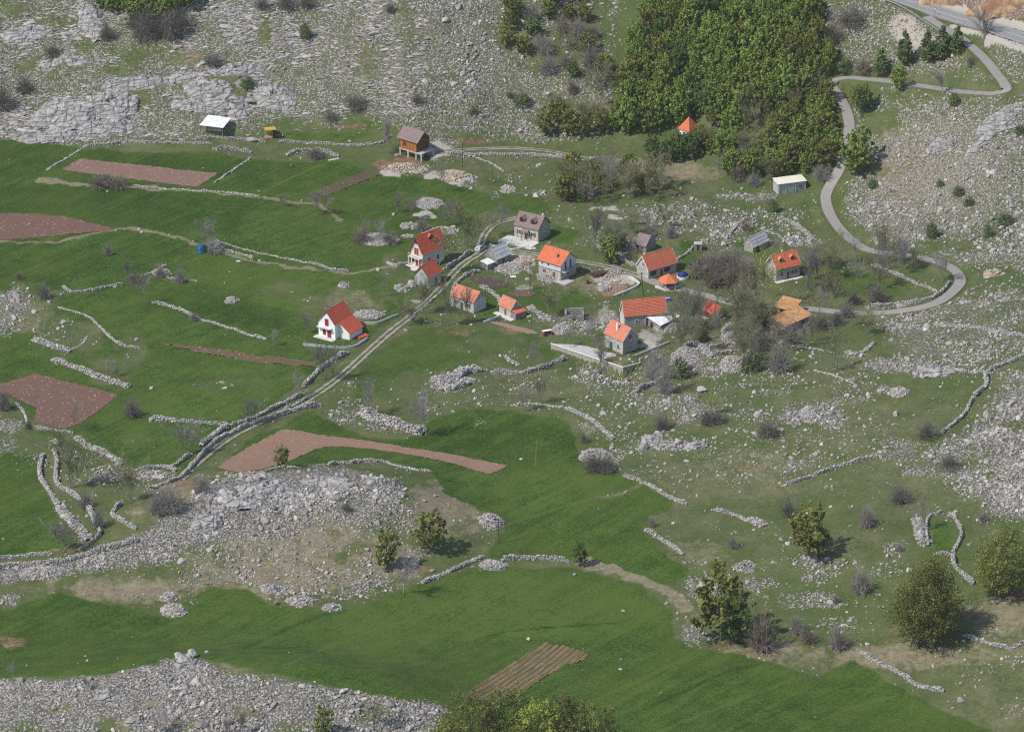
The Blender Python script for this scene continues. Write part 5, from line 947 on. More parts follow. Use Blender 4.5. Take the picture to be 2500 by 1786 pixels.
cnt += fill([(2135,628),(2165,618),(2200,640),(2240,660),(2200,680),(2140,650)], 3.0, [(1,(P_BARE,62,34,'slender bare tree inside the lane loop','tree','bare trees inside the lane loop')),(1,(P_BUD,60,34,'slender budding tree inside the lane loop','tree','budding trees inside the lane loop'))], 13)
cnt += fill([(1440,625),(1470,600),(1560,560),(1640,545),(1660,580),(1620,590),(1500,640)], 4.2, [(2,(P_BARE,56,36,'grey bare tree among the rubble around the ruined cottage','tree','bare trees around the ruined cottage')),(2,(P_SHRUBG,30,40,'grey bare shrub among the rubble around the ruined cottage','shrub','shrubs around the ruined cottage')),(1,(P_BUD,50,32,'budding tree among the rubble around the ruined cottage','tree','budding trees around the ruined cottage'))], 14)
print('scattered plants', cnt)
# plants one can tell apart
for ps, x, y, h, wd, d in [
 (P_LEAF,2092,425,98,92,'big round green tree'),(P_LEAF,2193,218,56,44,'round green tree on the lane'),(P_LEAFD,2108,278,66,54,'dark green tree'),(P_LEAFO,2094,262,50,38,'olive tree'),(P_LEAFY and P_LEAF if False else P_LEAF,1490,642,70,52,'bright green tree'),(P_LEAFD,1512,612,46,44,'dark evergreen tree'),
 (P_BUD,1142,602,86,64,'hazy green budding tree'),(P_BUD,1068,668,96,66,'hazy brownish budding tree'),(P_LEAFO,944,1388,96,62,'narrow olive tree'),(P_LEAFO,1050,1345,98,78,'tapering olive green tree'),(P_LEAFO,1980,1362,122,104,'leaning yellow-green tree'),(P_LEAFO,1760,1562,178,128,'tall dark olive tree'),(P_LEAFO,790,1800,78,48,'yellow-green tree'),(P_BUD,925,1795,80,60,'thin budding tree'),
 (P_BUD,180,1187,118,70,'tall hazy olive tree'),(P_BUD,316,1226,92,66,'budding yellowish tree'),(P_LEAFO,687,1141,54,40,'small olive tree'),(P_YEL,1735,1012,44,34,'small yellow-green tree'),(P_LEAFD,1415,1381,58,36,'dark columnar tree'),(P_YEL,1862,745,110,56,'yellow-green budding tree'),(P_BUD,2110,815,54,46,'pale green budding tree'),(P_BUD,2045,900,90,52,'thin olive budding tree'),
 (P_PINE,2150,182,64,46,'squat pine'),(P_PINE,2208,158,84,52,'pointed pine'),(P_PINE,2262,146,72,44,'young pine'),(P_PINE,2300,144,84,50,'tall pine'),(P_PINE,2336,128,66,46,'leaning pine'),(P_PINE,2275,150,50,40,'short pine'),
 (P_BARE,352,742,70,46,'tall grey bare tree'),(P_BARE,500,606,66,56,'pale bare tree'),(P_BARE,780,526,50,40,'bare tree'),(P_BARET,690,505,26,16,'small dark bare tree'),(P_BARET,792,930,84,52,'tall grey bare tree'),(P_BARE,722,972,66,46,'leaning bare tree'),(P_BARET,612,1036,60,40,'grey bare tree'),(P_BARET,460,1112,72,56,'clump of bare stems'),(P_BARE,180,1055,72,52,'thin bare tree'),(P_BARE,903,1020,90,50,'bare tree'),(P_BAREP,1040,1062,96,70,'pale silvery bare tree'),
 (P_BARE,940,722,40,28,'small bare tree'),(P_BUD,1035,765,80,46,'twin stemmed budding tree'),(P_BUD,1093,792,86,34,'slim budding tree'),(P_BARET,1140,786,84,26,'slim dark bare tree'),(P_BARET,752,812,48,30,'thin bare tree'),(P_BARET,308,682,40,20,'thin bare tree'),(P_BARE,262,922,44,30,'small bare tree'),(P_BARET,668,846,34,16,'small bare stems'),(P_BARET,1450,618,100,46,'cluster of tall bare stems'),(P_BARE,1307,905,68,40,'bare tree on the field wall'),
 (P_BARE,1282,1005,56,30,'thin bare tree'),(P_BARET,1318,985,58,24,'thin bare sapling'),(P_BARE,1215,572,66,40,'dark forked bare tree'),(P_BARE,1107,545,56,34,'bare tree'),(P_BARET,966,520,42,22,'thin bare stems'),(P_BARET,1003,535,46,34,'bare stems'),(P_BARE,1086,552,46,26,'bare tree'),(P_BARET,950,374,80,28,'tall grey bare tree'),(P_BARE,895,590,48,36,'bare tree'),(P_BARE,930,592,52,44,'bare tree'),(P_BUD,1345,775,62,46,'small green budding tree'),(P_BARE,1392,855,60,36,'bare tree'),(P_BARE,1440,830,64,46,'bare tree'),(P_BARE,1468,860,40,30,'bare tree'),
 (P_BAREP,985,1448,84,66,'pale grey bare tree'),(P_BARET,155,1352,72,58,'russet clump of bare stems'),(P_BARET,2405,108,70,50,'bare tree'),(P_BARET,2305,225,46,30,'thin bare tree'),(P_BARE,2245,1300,84,34,'thin bare tree'),(P_BARET,2300,690,70,30,'bare sapling'),(P_BARE,1620,955,80,52,'silvery bare tree'),(P_BAREP,1605,920,60,54,'silvery bare tree'),(P_BARE,1815,765,72,58,'spreading bare tree'),(P_BARE,1900,640,60,50,'spreading bare tree'),(P_BARET,1990,700,84,50,'bare tree'),(P_BUD,2030,660,70,44,'budding tree'),(P_BUD,1560,650,44,34,'budding tree'),
 (P_BARET,560,1800,52,30,'bare stems'),(P_BARET,590,1795,60,26,'bare stems'),(P_BARET,215,1680,30,18,'bare twiggy sapling'),(P_BAREP,34,1660,40,24,'pale dry stems'),(P_BAREP,390,1800,60,60,'pale dry branches'),(P_BARET,1470,905,60,30,'bare sapling'),(P_BARE,1085,470,80,40,'bare tree'),(P_BUD,1000,790,50,44,'budding tree'),(P_BARET,2200,660,74,40,'cluster of bare stems'),(P_BUD,2170,655,70,40,'budding tree'),(P_BARET,1540,545,30,30,'bare stems'),
 (P_SHRUB,322,1017,42,48,'round dark shrub'),(P_SHRUB,107,728,34,38,'round dark shrub'),(P_SHRUBG,264,623,24,24,'small grey shrub'),(P_SHRUB,1448,1148,46,62,'wide dark shrub'),(P_SHRUB,1480,1152,40,54,'dark shrub'),(P_SHRUB,1875,1064,40,60,'round blackish shrub'),(P_SHRUB,1725,1036,36,46,'round dark shrub'),(P_SHRUB,1752,1034,34,40,'dark shrub'),(P_SHRUB,1615,1048,40,48,'round dark shrub'),(P_SHRUB,1925,1260,42,48,'round dark shrub'),(P_SHRUBG,2115,1282,48,50,'round grey shrub'),(P_SHRUBG,2102,1446,58,60,'round grey shrub'),(P_SHRUB,2197,1226,44,60,'round dark shrub'),
 (P_SHRUBG,1945,1545,44,42,'grey shrub'),(P_SHRUBG,2045,1582,54,60,'round grey-green shrub'),(P_SHRUBR,1975,1568,36,48,'russet shrub'),(P_SHRUBR,1860,1585,92,86,'tall purplish bare bush'),(P_SHRUB,2318,1142,34,60,'low dark shrub'),(P_SHRUB,2265,1068,34,64,'wide dark shrub'),(P_SHRUBG,1905,905,64,66,'grey hazy shrub'),(P_SHRUBE,2275,577,34,36,'round dark evergreen shrub'),(P_SHRUBE,2412,576,26,28,'dark evergreen shrub'),(P_SHRUBE,2455,545,24,46,'low dark evergreen shrub'),(P_SHRUBE,1887,516,32,30,'dark shrub'),(P_SHRUBE,2130,455,20,30,'low green shrub'),(P_SHRUBE,2340,475,20,36,'low green shrub'),(P_SHRUBE,2365,500,20,30,'low green shrub'),(P_SHRUBE,2295,455,16,22,'small green shrub'),(P_SHRUBE,2330,255,26,30,'green shrub'),(P_SHRUBE,2490,325,20,30,'dark shrub'),
 (P_SHRUBG,415,1245,56,76,'wide bare bush'),(P_SHRUBG,385,1252,44,60,'bare bush'),(P_SHRUBG,495,1200,38,50,'grey shrub'),(P_SHRUB,846,1246,20,28,'small dark shrub'),(P_SHRUBR,970,1185,16,30,'small russet shrub'),(P_SHRUBR,240,456,28,60,'bare russet shrubs'),(P_SHRUBR,290,458,30,60,'bare russet bush'),(P_SHRUBG,265,450,26,50,'grey bare bush'),(P_SHRUB,60,226,40,50,'dark bush'),(P_SHRUB,8,265,56,60,'dark bush'),(P_SHRUBE,605,212,26,40,'dark green bush'),(P_SHRUB,520,158,26,60,'dark bush'),(P_SHRUB,870,262,28,62,'dark bush'),(P_SHRUB,810,292,20,40,'dark bush'),(P_SHRUB,953,30,24,26,'small dark bush'),(P_SHRUBE,745,92,36,32,'dark bush'),
 (P_SHRUBE,1275,255,28,44,'dark green bush'),(P_SHRUB,1245,238,18,22,'small dark bush'),(P_SHRUBE,1155,278,18,22,'small green bush'),(P_SHRUB,1020,250,20,34,'dark bush'),(P_SHRUB,130,135,24,50,'dark bush'),(P_SHRUB,260,95,40,40,'grey bush'),(P_SHRUB,640,20,24,46,'dark bush at the top edge'),(P_SHRUB,700,18,26,60,'dark bush at the top edge'),(P_SHRUB,750,14,26,50,'dark bush at the top edge'),(P_SHRUB,768,386,28,44,'dark bare shrub'),(P_SHRUBG,390,676,30,32,'grey bare shrub'),(P_SHRUBG,440,690,34,28,'grey bare shrub'),(P_SHRUBR,330,690,26,50,'bare shrub'),(P_SHRUBG,474,782,18,26,'grey bare shrub'),(P_SHRUB,48,680,16,22,'small dark shrub'),
 (P_SHRUB,70,1046,22,22,'small dark shrub'),(P_SHRUB,10,1000,46,40,'dark shrub at the left edge'),(P_SHRUBG,240,1290,50,40,'grey bare bush'),(P_SHRUBG,210,1240,40,50,'grey bare bush'),(P_SHRUBP,520,614,26,56,'pale brushwood bush'),(P_SHRUBR,995,760,16,40,'purplish low shrub'),(P_SHRUBP,1620,960,50,46,'silvery brush'),(P_SHRUBP,1590,925,44,44,'silvery brush'),(P_SHRUBE,1660,920,50,46,'dark evergreen bush'),(P_SHRUBE,1835,905,46,60,'dark brush'),(P_SHRUBG,2040,1470,20,18,'small grey shrub'),(P_SHRUBG,2400,1270,24,34,'grey shrub'),(P_SHRUBG,2195,1345,20,22,'small grey shrub'),(P_SHRUBG,1790,1335,26,34,'faint grey shrub'),(P_SHRUBE,1540,1345,0,0,None),(P_SHRUBG,1590,1285,26,20,'grey shrub'),(P_SHRUBR,1425,1080,26,22,'small russet shrub'),
 (P_SHRUBE,1420,490,26,40,'dark shrub'),(P_SHRUBG,950,595,30,40,'grey shrub'),(P_SHRUBR,880,590,30,50,'grey shrub'),(P_SHRUBG,1030,560,26,40,'grey shrub'),(P_SHRUBR,1820,560,20,30,'small shrub'),(P_SHRUBG,1985,275,0,0,None),(P_SHRUBE,2020,300,36,60,'dark shrub by the lane'),(P_SHRUBR,1800,440,40,46,'russet shrub'),(P_SHRUBG,1820,395,40,46,'grey shrub'),(P_SHRUBE,2060,170,30,50,'dark bush'),(P_SHRUBR,2110,175,30,60,'russet bush'),(P_SHRUB,2080,60,40,90,'purplish bare bush'),(P_SHRUB,2030,110,60,60,'dark bare bush'),(P_SHRUBR,2370,160,24,30,'russet shrub')]:
    if h:
        L = 'shrub' if ('shrub' in d or 'bush' in d or 'brush' in d) else 'tree'
        plant(ps, x, y, h, wd, where(d, x, y, ('the big lane tree',) if 'big round' in d else ()), L)
# the big bushes of the foreground: crowns of their own
def big_bush(px, py, hpx, wpx, seed, label, mat, leaves, depth=.9, taper=.35, ncl=90, spring=None):
    p = at1(px, py); m = (p-Vector(CAM)).dot(Vector(FWD))/FPX; H = hpx*m/math.cos(PITCH)*.93; W_ = wpx*m
    (V, F, T), cc = crown_cloud(seed, W_/2, W_/2*depth, H*.52, H*.48, ncl, leaves, .17, .2, taper, .55); r = np.random.default_rng(seed)
    t = empty('leafy_bush', p); seg = [[r.normal(0,W_*.05), r.normal(0,W_*.05), -.4, *c, .10, .02] for c in cc[::2]]; tv, tf = tubes(seg, 4); link('trunk', mesh_np('trunk', tv, tf, BARKD), t); link('crown', mesh_np('crown', V, F, mat, tint=T), t)
    tag(t, label, 'bush'); return t
big_bush(2262,1572,222,245,501,'huge round dark green bush, largest of the lower right ones',LEAFM,26000,ncl=120,taper=.62)
big_bush(2448,1452,165,170,502,'big round olive bush cut by the right edge',LEAFO,14000)
big_bush(1792,1567,150,110,503,'dark dense bush hugging the tall olive tree at lower right',LEAFD,4500,taper=.4)
for i, (x, y, h, wd, mt, lb) in enumerate([(1150,1850,165,160,LEAFM,'olive crown at the left end of the bottom edge grove'),(1240,1842,190,130,LEAFM,'brownish olive crown, second in the bottom edge grove'),(1318,1868,175,130,LEAFY,'bright yellow-green crown in the middle of the bottom edge grove'),(1385,1852,165,130,LEAFM,'olive crown behind the bright crown at the bottom edge'),(1450,1880,185,150,LEAFM,'dark olive crown at the right end of the bottom edge grove'),(1100,1880,130,110,LEAFO,'low olive crown at the bottom edge, far left of the grove')]):
    big_bush(x, y, h, wd, 510+i, lb, mt, 9000, ncl=80, taper=.15)
# ------------------------------------------------------------------ buildings
TILE_O = mat_roof('orange_tiles', (.62,.165,.075)); TILE_R = mat_roof('red_tiles', (.53,.10,.055)); TILE_S = mat_roof('salmon_tiles', (.58,.20,.13)); TILE_B = mat_roof('brown_tiles', (.26,.185,.17)); TILE_W = mat_roof('worn_tiles', (.56,.155,.085)); TILE_M = mat_roof('mauve_slate', (.245,.185,.18)); TILE_X = mat_roof('bright_red_sheet', (.72,.07,.055)); TIN = mat_plain('rusty_tin', (.50,.27,.12), .3, .8, stain=(.30,.13,.055)); TING = mat_plain('grey_sheet', (.50,.50,.49), .12, .6, stain=(.36,.35,.33)); TINW = mat_plain('white_sheet', (.78,.78,.76), .06, .5, stain=(.55,.53,.5))
STW = mat_stonewall('grey_masonry', (.40,.375,.345)); STL = mat_stonewall('pale_masonry', (.50,.47,.42)); STD = mat_stonewall('dark_masonry', (.27,.255,.24)); REND = mat_plain('grey_render', (.42,.41,.39), .12, .5, stain=(.32,.31,.29)); RENDL = mat_plain('light_render', (.56,.545,.51), .1, .5, stain=(.42,.40,.37)); WHITE = mat_plain('white_render', (.80,.80,.78), .04, .5, stain=(.66,.65,.62)); CREAM = mat_plain('cream_render', (.62,.56,.47), .1, .5, stain=(.48,.42,.35)); BLUEW = mat_plain('bluish_render', (.58,.62,.66), .08, .6, stain=(.47,.5,.53))
CONC = mat_plain('concrete', (.47,.455,.43), .14, .8, stain=(.36,.35,.33)); CONCL = mat_plain('pale_concrete', (.62,.59,.55), .1, .8); PINE = mat_plain('orange_timber', (.42,.165,.035), .25, 1.2); PINED = mat_plain('dark_timber', (.16,.06,.035), .25, 1.2); WOODB = mat_plain('brown_wood', (.13,.075,.05), .25, 2); WOODR = mat_plain('dark_red_wood', (.26,.035,.035), .2, 2); WOODG = mat_plain('green_wood', (.035,.10,.085), .2, 2); TRIM = mat_plain('pale_trim', (.66,.63,.58), .08, 1); FASC = mat_plain('dark_fascia', (.12,.085,.07), .2, 1)
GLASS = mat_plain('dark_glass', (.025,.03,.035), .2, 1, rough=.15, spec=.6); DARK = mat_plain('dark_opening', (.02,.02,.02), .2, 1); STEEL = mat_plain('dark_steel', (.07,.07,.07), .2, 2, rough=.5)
class House:
    def __init__(s, key, name, label, cat='house'):
        f = FR[key]; s.f = f; s.x, s.y = f.Lv, f.Lu; s.root = empty(name, f.o, f.rz); tag(s.root, label, cat)
    def L(s, a, z): return (0, s.y-a, z)           # left face: a runs from the photo's left to the near corner
    def part(s, name, mb, mat, parent=None): return mb.build(name, mat, parent or s.root)
    def gable(s, hw, hr, ridge, wall, base=None, z0=-1.0, zf=0.0, th=.13, oe=.30, og=.22, roof=TILE_O, side=None, trim=None, rowstep=.42):
        X, Y = s.x, s.y; m = MB(); s.hw, s.hr, s.ridge, s.zf = hw, hr, ridge, zf
        if ridge == 'u': prof = [(0,0,zf+z0*(zf==0)),(X,0,zf+z0*(zf==0)),(X,0,hw),(X/2,0,hw+hr),(0,0,hw)]; sh = (0,Y,0)
        else: prof = [(0,Y,zf+z0*(zf==0)),(0,0,zf+z0*(zf==0)),(0,0,hw),(0,Y/2,hw+hr),(0,Y,hw)]; sh = (X,0,0)
        V = prof+[(a+sh[0], b_+sh[1], c+sh[2]) for a, b_, c in prof]
        m.add(V, [(0,1,2,3,4),(9,8,7,6,5)]+[(i,i+5,(i+1)%5+5,(i+1)%5) for i in (0,1,4)]); s.wall = s.part('wall', m, wall)
        # two roof slopes made of overlapping courses
        rf = MB(); half = (X if ridge == 'u' else Y)/2; ln = (Y if ridge == 'u' else X); sl = math.hypot(half, hr); n = max(3, int((sl+oe)/rowstep)); cs, sn = half/sl, hr/sl
        P = (lambda t, k, l: (t, l, k)) if ridge == 'u' else (lambda t, k, l: (l, t, k))
        for sd in (0, 1):
            def pt(d, l, off):   # d: distance down from the ridge
                t, k = d*cs-off*sn, -d*sn-off*cs
                t, k = half+(-1 if sd == 0 else 1)*(d*cs+off*sn), hw+hr-d*sn+off*cs
                return P(t, k, l)
            for i in range(n):
                d0, d1 = (sl+oe)*i/n, (sl+oe)*(i+1)/n; b0, b1 = (th*.75, th+.035); l0, l1 = -og, ln+og
                rf.hexa([pt(d0,l0,.02),pt(d0,l1,.02),pt(d1,l1,.02),pt(d1,l0,.02)], [pt(d0,l0,b0),pt(d0,l1,b0),pt(d1,l1,b1),pt(d1,l0,b1)])
        a, c = P(half, hw+hr+th*.9, -og-.02), P(half, hw+hr+th*.9, ln+og+.02); rf.tube(a, c, .13, n=6)
        s.roof = s.part('roof', rf, roof); s.pt = pt
        if trim:
            for l in (-og-.03, ln+og+.03):
                tm = MB()
                for sd in (0, 1):
                    q = lambda d, off: P(half+(-1 if sd == 0 else 1)*(d*cs+off*sn), hw+hr-d*sn+off*cs, l)
                    tm.hexa([q(0,-.12),q(sl+oe,-.12),tuple(np.array(q(sl+oe,-.12))+np.array(P(0,0,.05 if l > 0 else -.05))),tuple(np.array(q(0,-.12))+np.array(P(0,0,.05 if l > 0 else -.05)))], [q(0,.15),q(sl+oe,.15),tuple(np.array(q(sl+oe,.15))+np.array(P(0,0,.05 if l > 0 else -.05))),tuple(np.array(q(0,.15))+np.array(P(0,0,.05 if l > 0 else -.05)))])
                s.part('barge_board', tm, trim, s.roof)
        return s
    def mono(s, h, wall, roof, th=.1, ov=.25, z0=-1.0):
        """h: heights at near, right, back, left corners"""
        X, Y = s.x, s.y; m = MB(); c = [(0,0),(X,0),(X,Y),(0,Y)]; m.hexa([(a,b_,z0) for a,b_ in c], [(a,b_,k) for (a,b_),k in zip(c,h)]); s.wall = s.part('wall', m, wall)
        r = MB(); o = [(-ov,-ov),(X+ov,-ov),(X+ov,Y+ov),(-ov,Y+ov)]
        gx, gy = ((h[1]-h[0])/X+(h[2]-h[3])/X)/2, ((h[3]-h[0])/Y+(h[2]-h[1])/Y)/2; zz = lambda a,b_: h[0]+gx*a+gy*b_+.02
        n = max(4, int(X/.5))
        for i in range(n):   # standing sheets, each a little proud of the last
            x0, x1 = -ov+(X+2*ov)*i/n, -ov+(X+2*ov)*(i+1)/n; k = th+(.025 if i % 2 else 0)
            r.hexa([(x0,-ov,zz(x0,-ov)),(x1,-ov,zz(x1,-ov)),(x1,Y+ov,zz(x1,Y+ov)),(x0,Y+ov,zz(x0,Y+ov))], [(x0,-ov,zz(x0,-ov)+k),(x1,-ov,zz(x1,-ov)+k),(x1,Y+ov,zz(x1,Y+ov)+k),(x0,Y+ov,zz(x0,Y+ov)+k)])
        s.roof = s.part('roof', r, roof); return s
    def _fbox(s, face, a0, a1, z0, z1, d0, d1, mb):
        if face == 'L': mb.box(-d1, -d0, s.y-a1, s.y-a0, z0, z1)
        else: mb.box(a0, a1, -d1, -d0, z0, z1)
    def window(s, face, a, z, w_, h_, frame=TRIM, pane=GLASS, shut=None):
        m = MB(); t = .09
        for q in ((a-w_/2-t,a+w_/2+t,z-t,z),(a-w_/2-t,a+w_/2+t,z+h_,z+h_+t),(a-w_/2-t,a-w_/2,z,z+h_),(a+w_/2,a+w_/2+t,z,z+h_),(a-.025,a+.025,z,z+h_)): s._fbox(face, *q, .003, .075, m)
        f = s.part('window', m, frame); p = MB(); s._fbox(face, a-w_/2, a+w_/2, z, z+h_, .002, .035, p); s.part('pane', p, pane, f)
        if shut:
            for k in (-1, 1): q = MB(); c = a+k*(w_/2+t+w_/4); s._fbox(face, c-w_/4, c+w_/4, z, z+h_, .003, .05, q); s.part('shutter', q, shut, f)
    def door(s, face, a, z, w_, h_, mat, frame=TRIM):
        m = MB(); s._fbox(face, a-w_/2, a+w_/2, z, z+h_, .003, .05, m)
        for k in range(3): s._fbox(face, a-w_/2+.08, a+w_/2-.08, z+.12+k*h_/3.2, z+.12+k*h_/3.2+h_/4.2, .05, .07, m)
        d = s.part('door', m, mat); g = MB(); t = .1
        for q in ((a-w_/2-t,a+w_/2+t,z+h_,z+h_+t),(a-w_/2-t,a-w_/2,z,z+h_),(a+w_/2,a+w_/2+t,z,z+h_)): s._fbox(face, *q, .003, .08, g)
        s.part('door_frame', g, frame, d); k = MB(); s._fbox(face, a+w_/2-.16, a+w_/2-.08, z+h_*.48, z+h_*.52, .07, .13, k); s.part('handle', k, STEEL, d)
    def slab(s, name, x0, x1, y0, y1, z0, z1, mat, parent=None): return s.part(name, MB().box(x0, x1, y0, y1, z0, z1), mat, parent)
    def chimney(s, x, y, zb, zt, w_=.5, mat=RENDL, cap=FASC):
        c = s.part('chimney', MB().box(x-w_/2, x+w_/2, y-w_/2, y+w_/2, zb, zt), mat, s.roof)
        s.part('chimney_cap', MB().box(x-w_/2-.08, x+w_/2+.08, y-w_/2-.08, y+w_/2+.08, zt, zt+.1), cap, s.root) if False else s.roof
    def dormer(s, side, l, w_, h_, d, wall, roof, drop=.45):
        """gabled dormer standing on a slope; l: place along the ridge, d: distance down the slope of its front"""
        half = (s.x if s.ridge == 'u' else s.y)/2; sl = math.hypot(half, s.hr); tt = half*(1-d/sl); zf = s.hw+s.hr*(1-d/sl)
        P = (lambda t, k, q: (t, q, k)) if s.ridge == 'u' else (lambda t, k, q: (q, t, k))
        zt = zf+h_; back = half*(1-max(0.02, (s.hw+s.hr-zt-.25)/s.hr)) ; m = MB(); a0, a1 = l-w_/2, l+w_/2
        V = [P(tt,zf-.3,a0),P(tt,zf-.3,a1),P(tt,zt,a1),P(tt,zt+w_*drop,l),P(tt,zt,a0)]; Q = [P(half,zf-.3,a0),P(half,zf-.3,a1),P(half,zt,a1),P(half,zt+w_*drop,l),P(half,zt,a0)]
        m.add(V+Q, [(0,1,2,3,4),(9,8,7,6,5)]+[(i,i+5,(i+1)%5+5,(i+1)%5) for i in range(5)]); dm = s.part('dormer', m, wall)
        r = MB(); o = .18
        for k in (-1, 1):
            e0, e1 = P(tt-o, zt-.1*drop*2, l+k*(w_/2+o)), P(half, zt-.1*drop*2, l+k*(w_/2+o)); g0, g1 = P(tt-o, zt+w_*drop+.05, l), P(half, zt+w_*drop+.05, l); up = lambda q: (q[0], q[1], q[2]+.1)
            r.hexa([e0,e1,g1,g0], [up(e0),up(e1),up(g1),up(g0)])
        s.part('dormer_roof', r, roof, dm); p = MB(); c0, c1 = l-w_*.3, l+w_*.3
        if s.ridge == 'u': p.box(tt-.04, tt-.003, c0, c1, zf+.15, zt+.05)
        else: p.box(c0, c1, tt-.04, tt-.003, zf+.15, zt+.05)
        s.part('dormer_window', p, GLASS, dm)

# chalet on concrete stilts
h = House('chalet', 'timber_chalet', 'orange timber chalet with a brown roof standing on concrete stilts', 'chalet'); h.gable(5.4, 2.1, 'u', PINE, zf=2.2, roof=TILE_B, trim=TRIM, oe=.6, og=.5)
gb = MB(); gb.add([(-.0+h.x*0,-.02,2.2),(h.x,-.02,2.2),(h.x,-.02,5.4),(h.x/2,-.02,7.45),(0,-.02,5.4)], [(0,1,2,3,4)]); gb2 = MB(); gb2.V = [(a,b_,c) for a,b_,c in gb.V]+[(a,b_-.05,c) for a,b_,c in gb.V]; gb2.F = [(9,8,7,6,5)]+[(i,i+5,(i+1)%5+5,(i+1)%5) for i in range(5)]; h.part('gable_cladding', gb2, PINED)
bt = MB(); n = int(h.y/.5)
for i in range(n+1): bt.box(-.05, -.003, i*h.y/n-.04 if 0 < i < n else (0 if i == 0 else h.y-.08), i*h.y/n+.04 if 0 < i < n else (.08 if i == 0 else h.y), 2.25, 5.2)
h.part('battens', bt, PINED); h.slab('floor_slab', -.15, h.x+.1, -1.9, h.y+.15, 1.95, 2.2, CONC)
for a in (0, .5, 1):
    for x in (.1, h.x-.2): h.part('stilt', MB().box(x-.14, x+.14, a*(h.y-.4)+.05, a*(h.y-.4)+.33, -1, 1.95), CONCL)
h.part('stilt', MB().box(.0, .3, -1.75, -1.45, -1, 1.95), CONCL); h.part('stilt', MB().box(h.x-.3, h.x, -1.75, -1.45, -1, 1.95), CONCL); h.part('cellar_wall', MB().box(h.x*.55, h.x*.6, .1, h.y-.1, -1, 1.95), REND)
h.window('R', h.x*.5, 3.4, .9, 1.1, PINED); h.door('R', h.x*.78, 2.2, .9, 1.9, WOODB, PINED); h.window('L', h.y*.3, 3.3, .8, .9, PINED)
# house hidden in the wood
h = House('forest', 'orange_roofed_house', 'house showing only its pointed orange roof among the trees of the wood'); m = MB().box(0, h.x, 0, h.y, -1, 3.9); h.part('wall', m, WHITE); m = MB(); n = 9
for i in range(n):      # hipped roof in courses
    c_ = lambda q, k: [((h.x/2)+sx*(h.x/2+.4)*q, (h.y/2)+sy*(h.y/2+.4)*q, 3.95+3.4*(1-q)+k) for sx, sy in ((-1,-1),(1,-1),(1,1),(-1,1))]
    m.hexa(c_(1-i/n, -.05), c_(max(.02, 1-(i+1)/n), .06))
h.part('roof', m, TILE_O); h.window('L', h.y/2, 2.2, .9, 1.1); h.door('L', h.y*.5, 0, 1, 2, WOODB)
# concrete shed
h = House('shed', 'concrete_shed', 'grey concrete shed with a flat cream roof beside the lane', 'shed'); h.f.Lu = 3.6; h.y = 3.6; h.mono([2.9,2.9,3.2,3.2], REND, mat_plain('cream_sheet', (.74,.70,.58), .06, .6), ov=.22)
for a in (.02, .27, .62, .97): h.part('buttress', MB().box(a*h.x, a*h.x+.2, -.12, -.003, -.8, 2.85), RENDL if a < .1 else CONC)
h.door('R', h.x*.45, 0, 1.5, 2.0, REND, CONC); h.window('R', h.x*.8, 1.3, .8, .7, CONC)
# brown roofed house with dormers
h = House('brown', 'dormered_house', 'stone house with a brown tiled roof, two dark dormers and a pale terrace'); h.gable(3.5, 2.6, 'u', STL, roof=TILE_B, trim=FASC)
for a in (.26, .72): h.dormer(0, h.y*(1-a), 1.5, 1.0, 2.9, WOODB, TILE_B)
h.window('L', h.y*.24, 1.2, .9, 1.1, TRIM, GLASS, WOODB); h.window('L', h.y*.76, 1.2, .9, 1.1, TRIM, GLASS, WOODB); h.door('L', h.y*.5, 0, 1.0, 2.1, WOODB)
h.part('porch_roof', MB().hexa([(-1.3,h.y*.36,2.35),(-1.3,h.y*.64,2.35),(0,h.y*.64,2.9),(0,h.y*.36,2.9)], [(-1.3,h.y*.36,2.5),(-1.3,h.y*.64,2.5),(0,h.y*.64,3.05),(0,h.y*.36,3.05)]), TILE_B)
for a in (.38, .62): h.part('porch_post', MB().box(-1.2, -1.06, h.y*a-.07, h.y*a+.07, 0, 2.4), WOODB)
h.slab('terrace', -4.2, -.02, -.4, h.y+2.0, -1.2, .06, CONCL); h.slab('terrace_kerb', -4.4, -4.202, -.6, h.y+2.2, -1.2, .25, TRIM)
h.chimney(h.x*.55, .5, h.hw+h.hr-.3, h.hw+h.hr+.7)
# tall red roofed house
h = House('aframe', 'tall_red_house', 'tall cream house with a steep red roof, red shutters and balcony'); h.gable(4.6, 3.6, 'v', CREAM, roof=TILE_R, trim=FASC, oe=.7, og=.5)
c = h.y/2; h.window('L', c-.1, 3.1, 1.5, 1.9, TRIM, WOODR); h.window('L', c-.1, 6.2, .7, .8, WOODR); h.door('L', c+.5, 0, 1.9, 2.3, WOODR); h.window('L', c-1.4, .9, .6, .9, WOODR)
h.slab('balcony', -1.3, -.002, .1, h.y-.1, 2.55, 2.7, CONCL); rl = MB()
for i in range(9): y = .15+(h.y-.3)*i/8; rl.box(-1.27, -1.21, y-.03, y+.03, 2.7, 3.5)
rl.box(-1.29, -1.19, .1, h.y-.1, 3.5, 3.58); h.part('balcony_rail', rl, TRIM)
for y in (.25, h.y-.25): h.part('balcony_post', MB().box(-1.25, -1.0, y-.12, y+.12, -.6, 2.55), RENDL)
h.slab('terrace', -3.0, -.02, -.6, h.y+1.6, -1.0, .08, CONCL); h.dormer(0, h.x*.52, 1.3, .9, 2.0, WOODB, TILE_R); h.window('R', h.x*.3, 1.2, .9, 1.1); h.window('R', h.x*.7, 1.2, .9, 1.1)
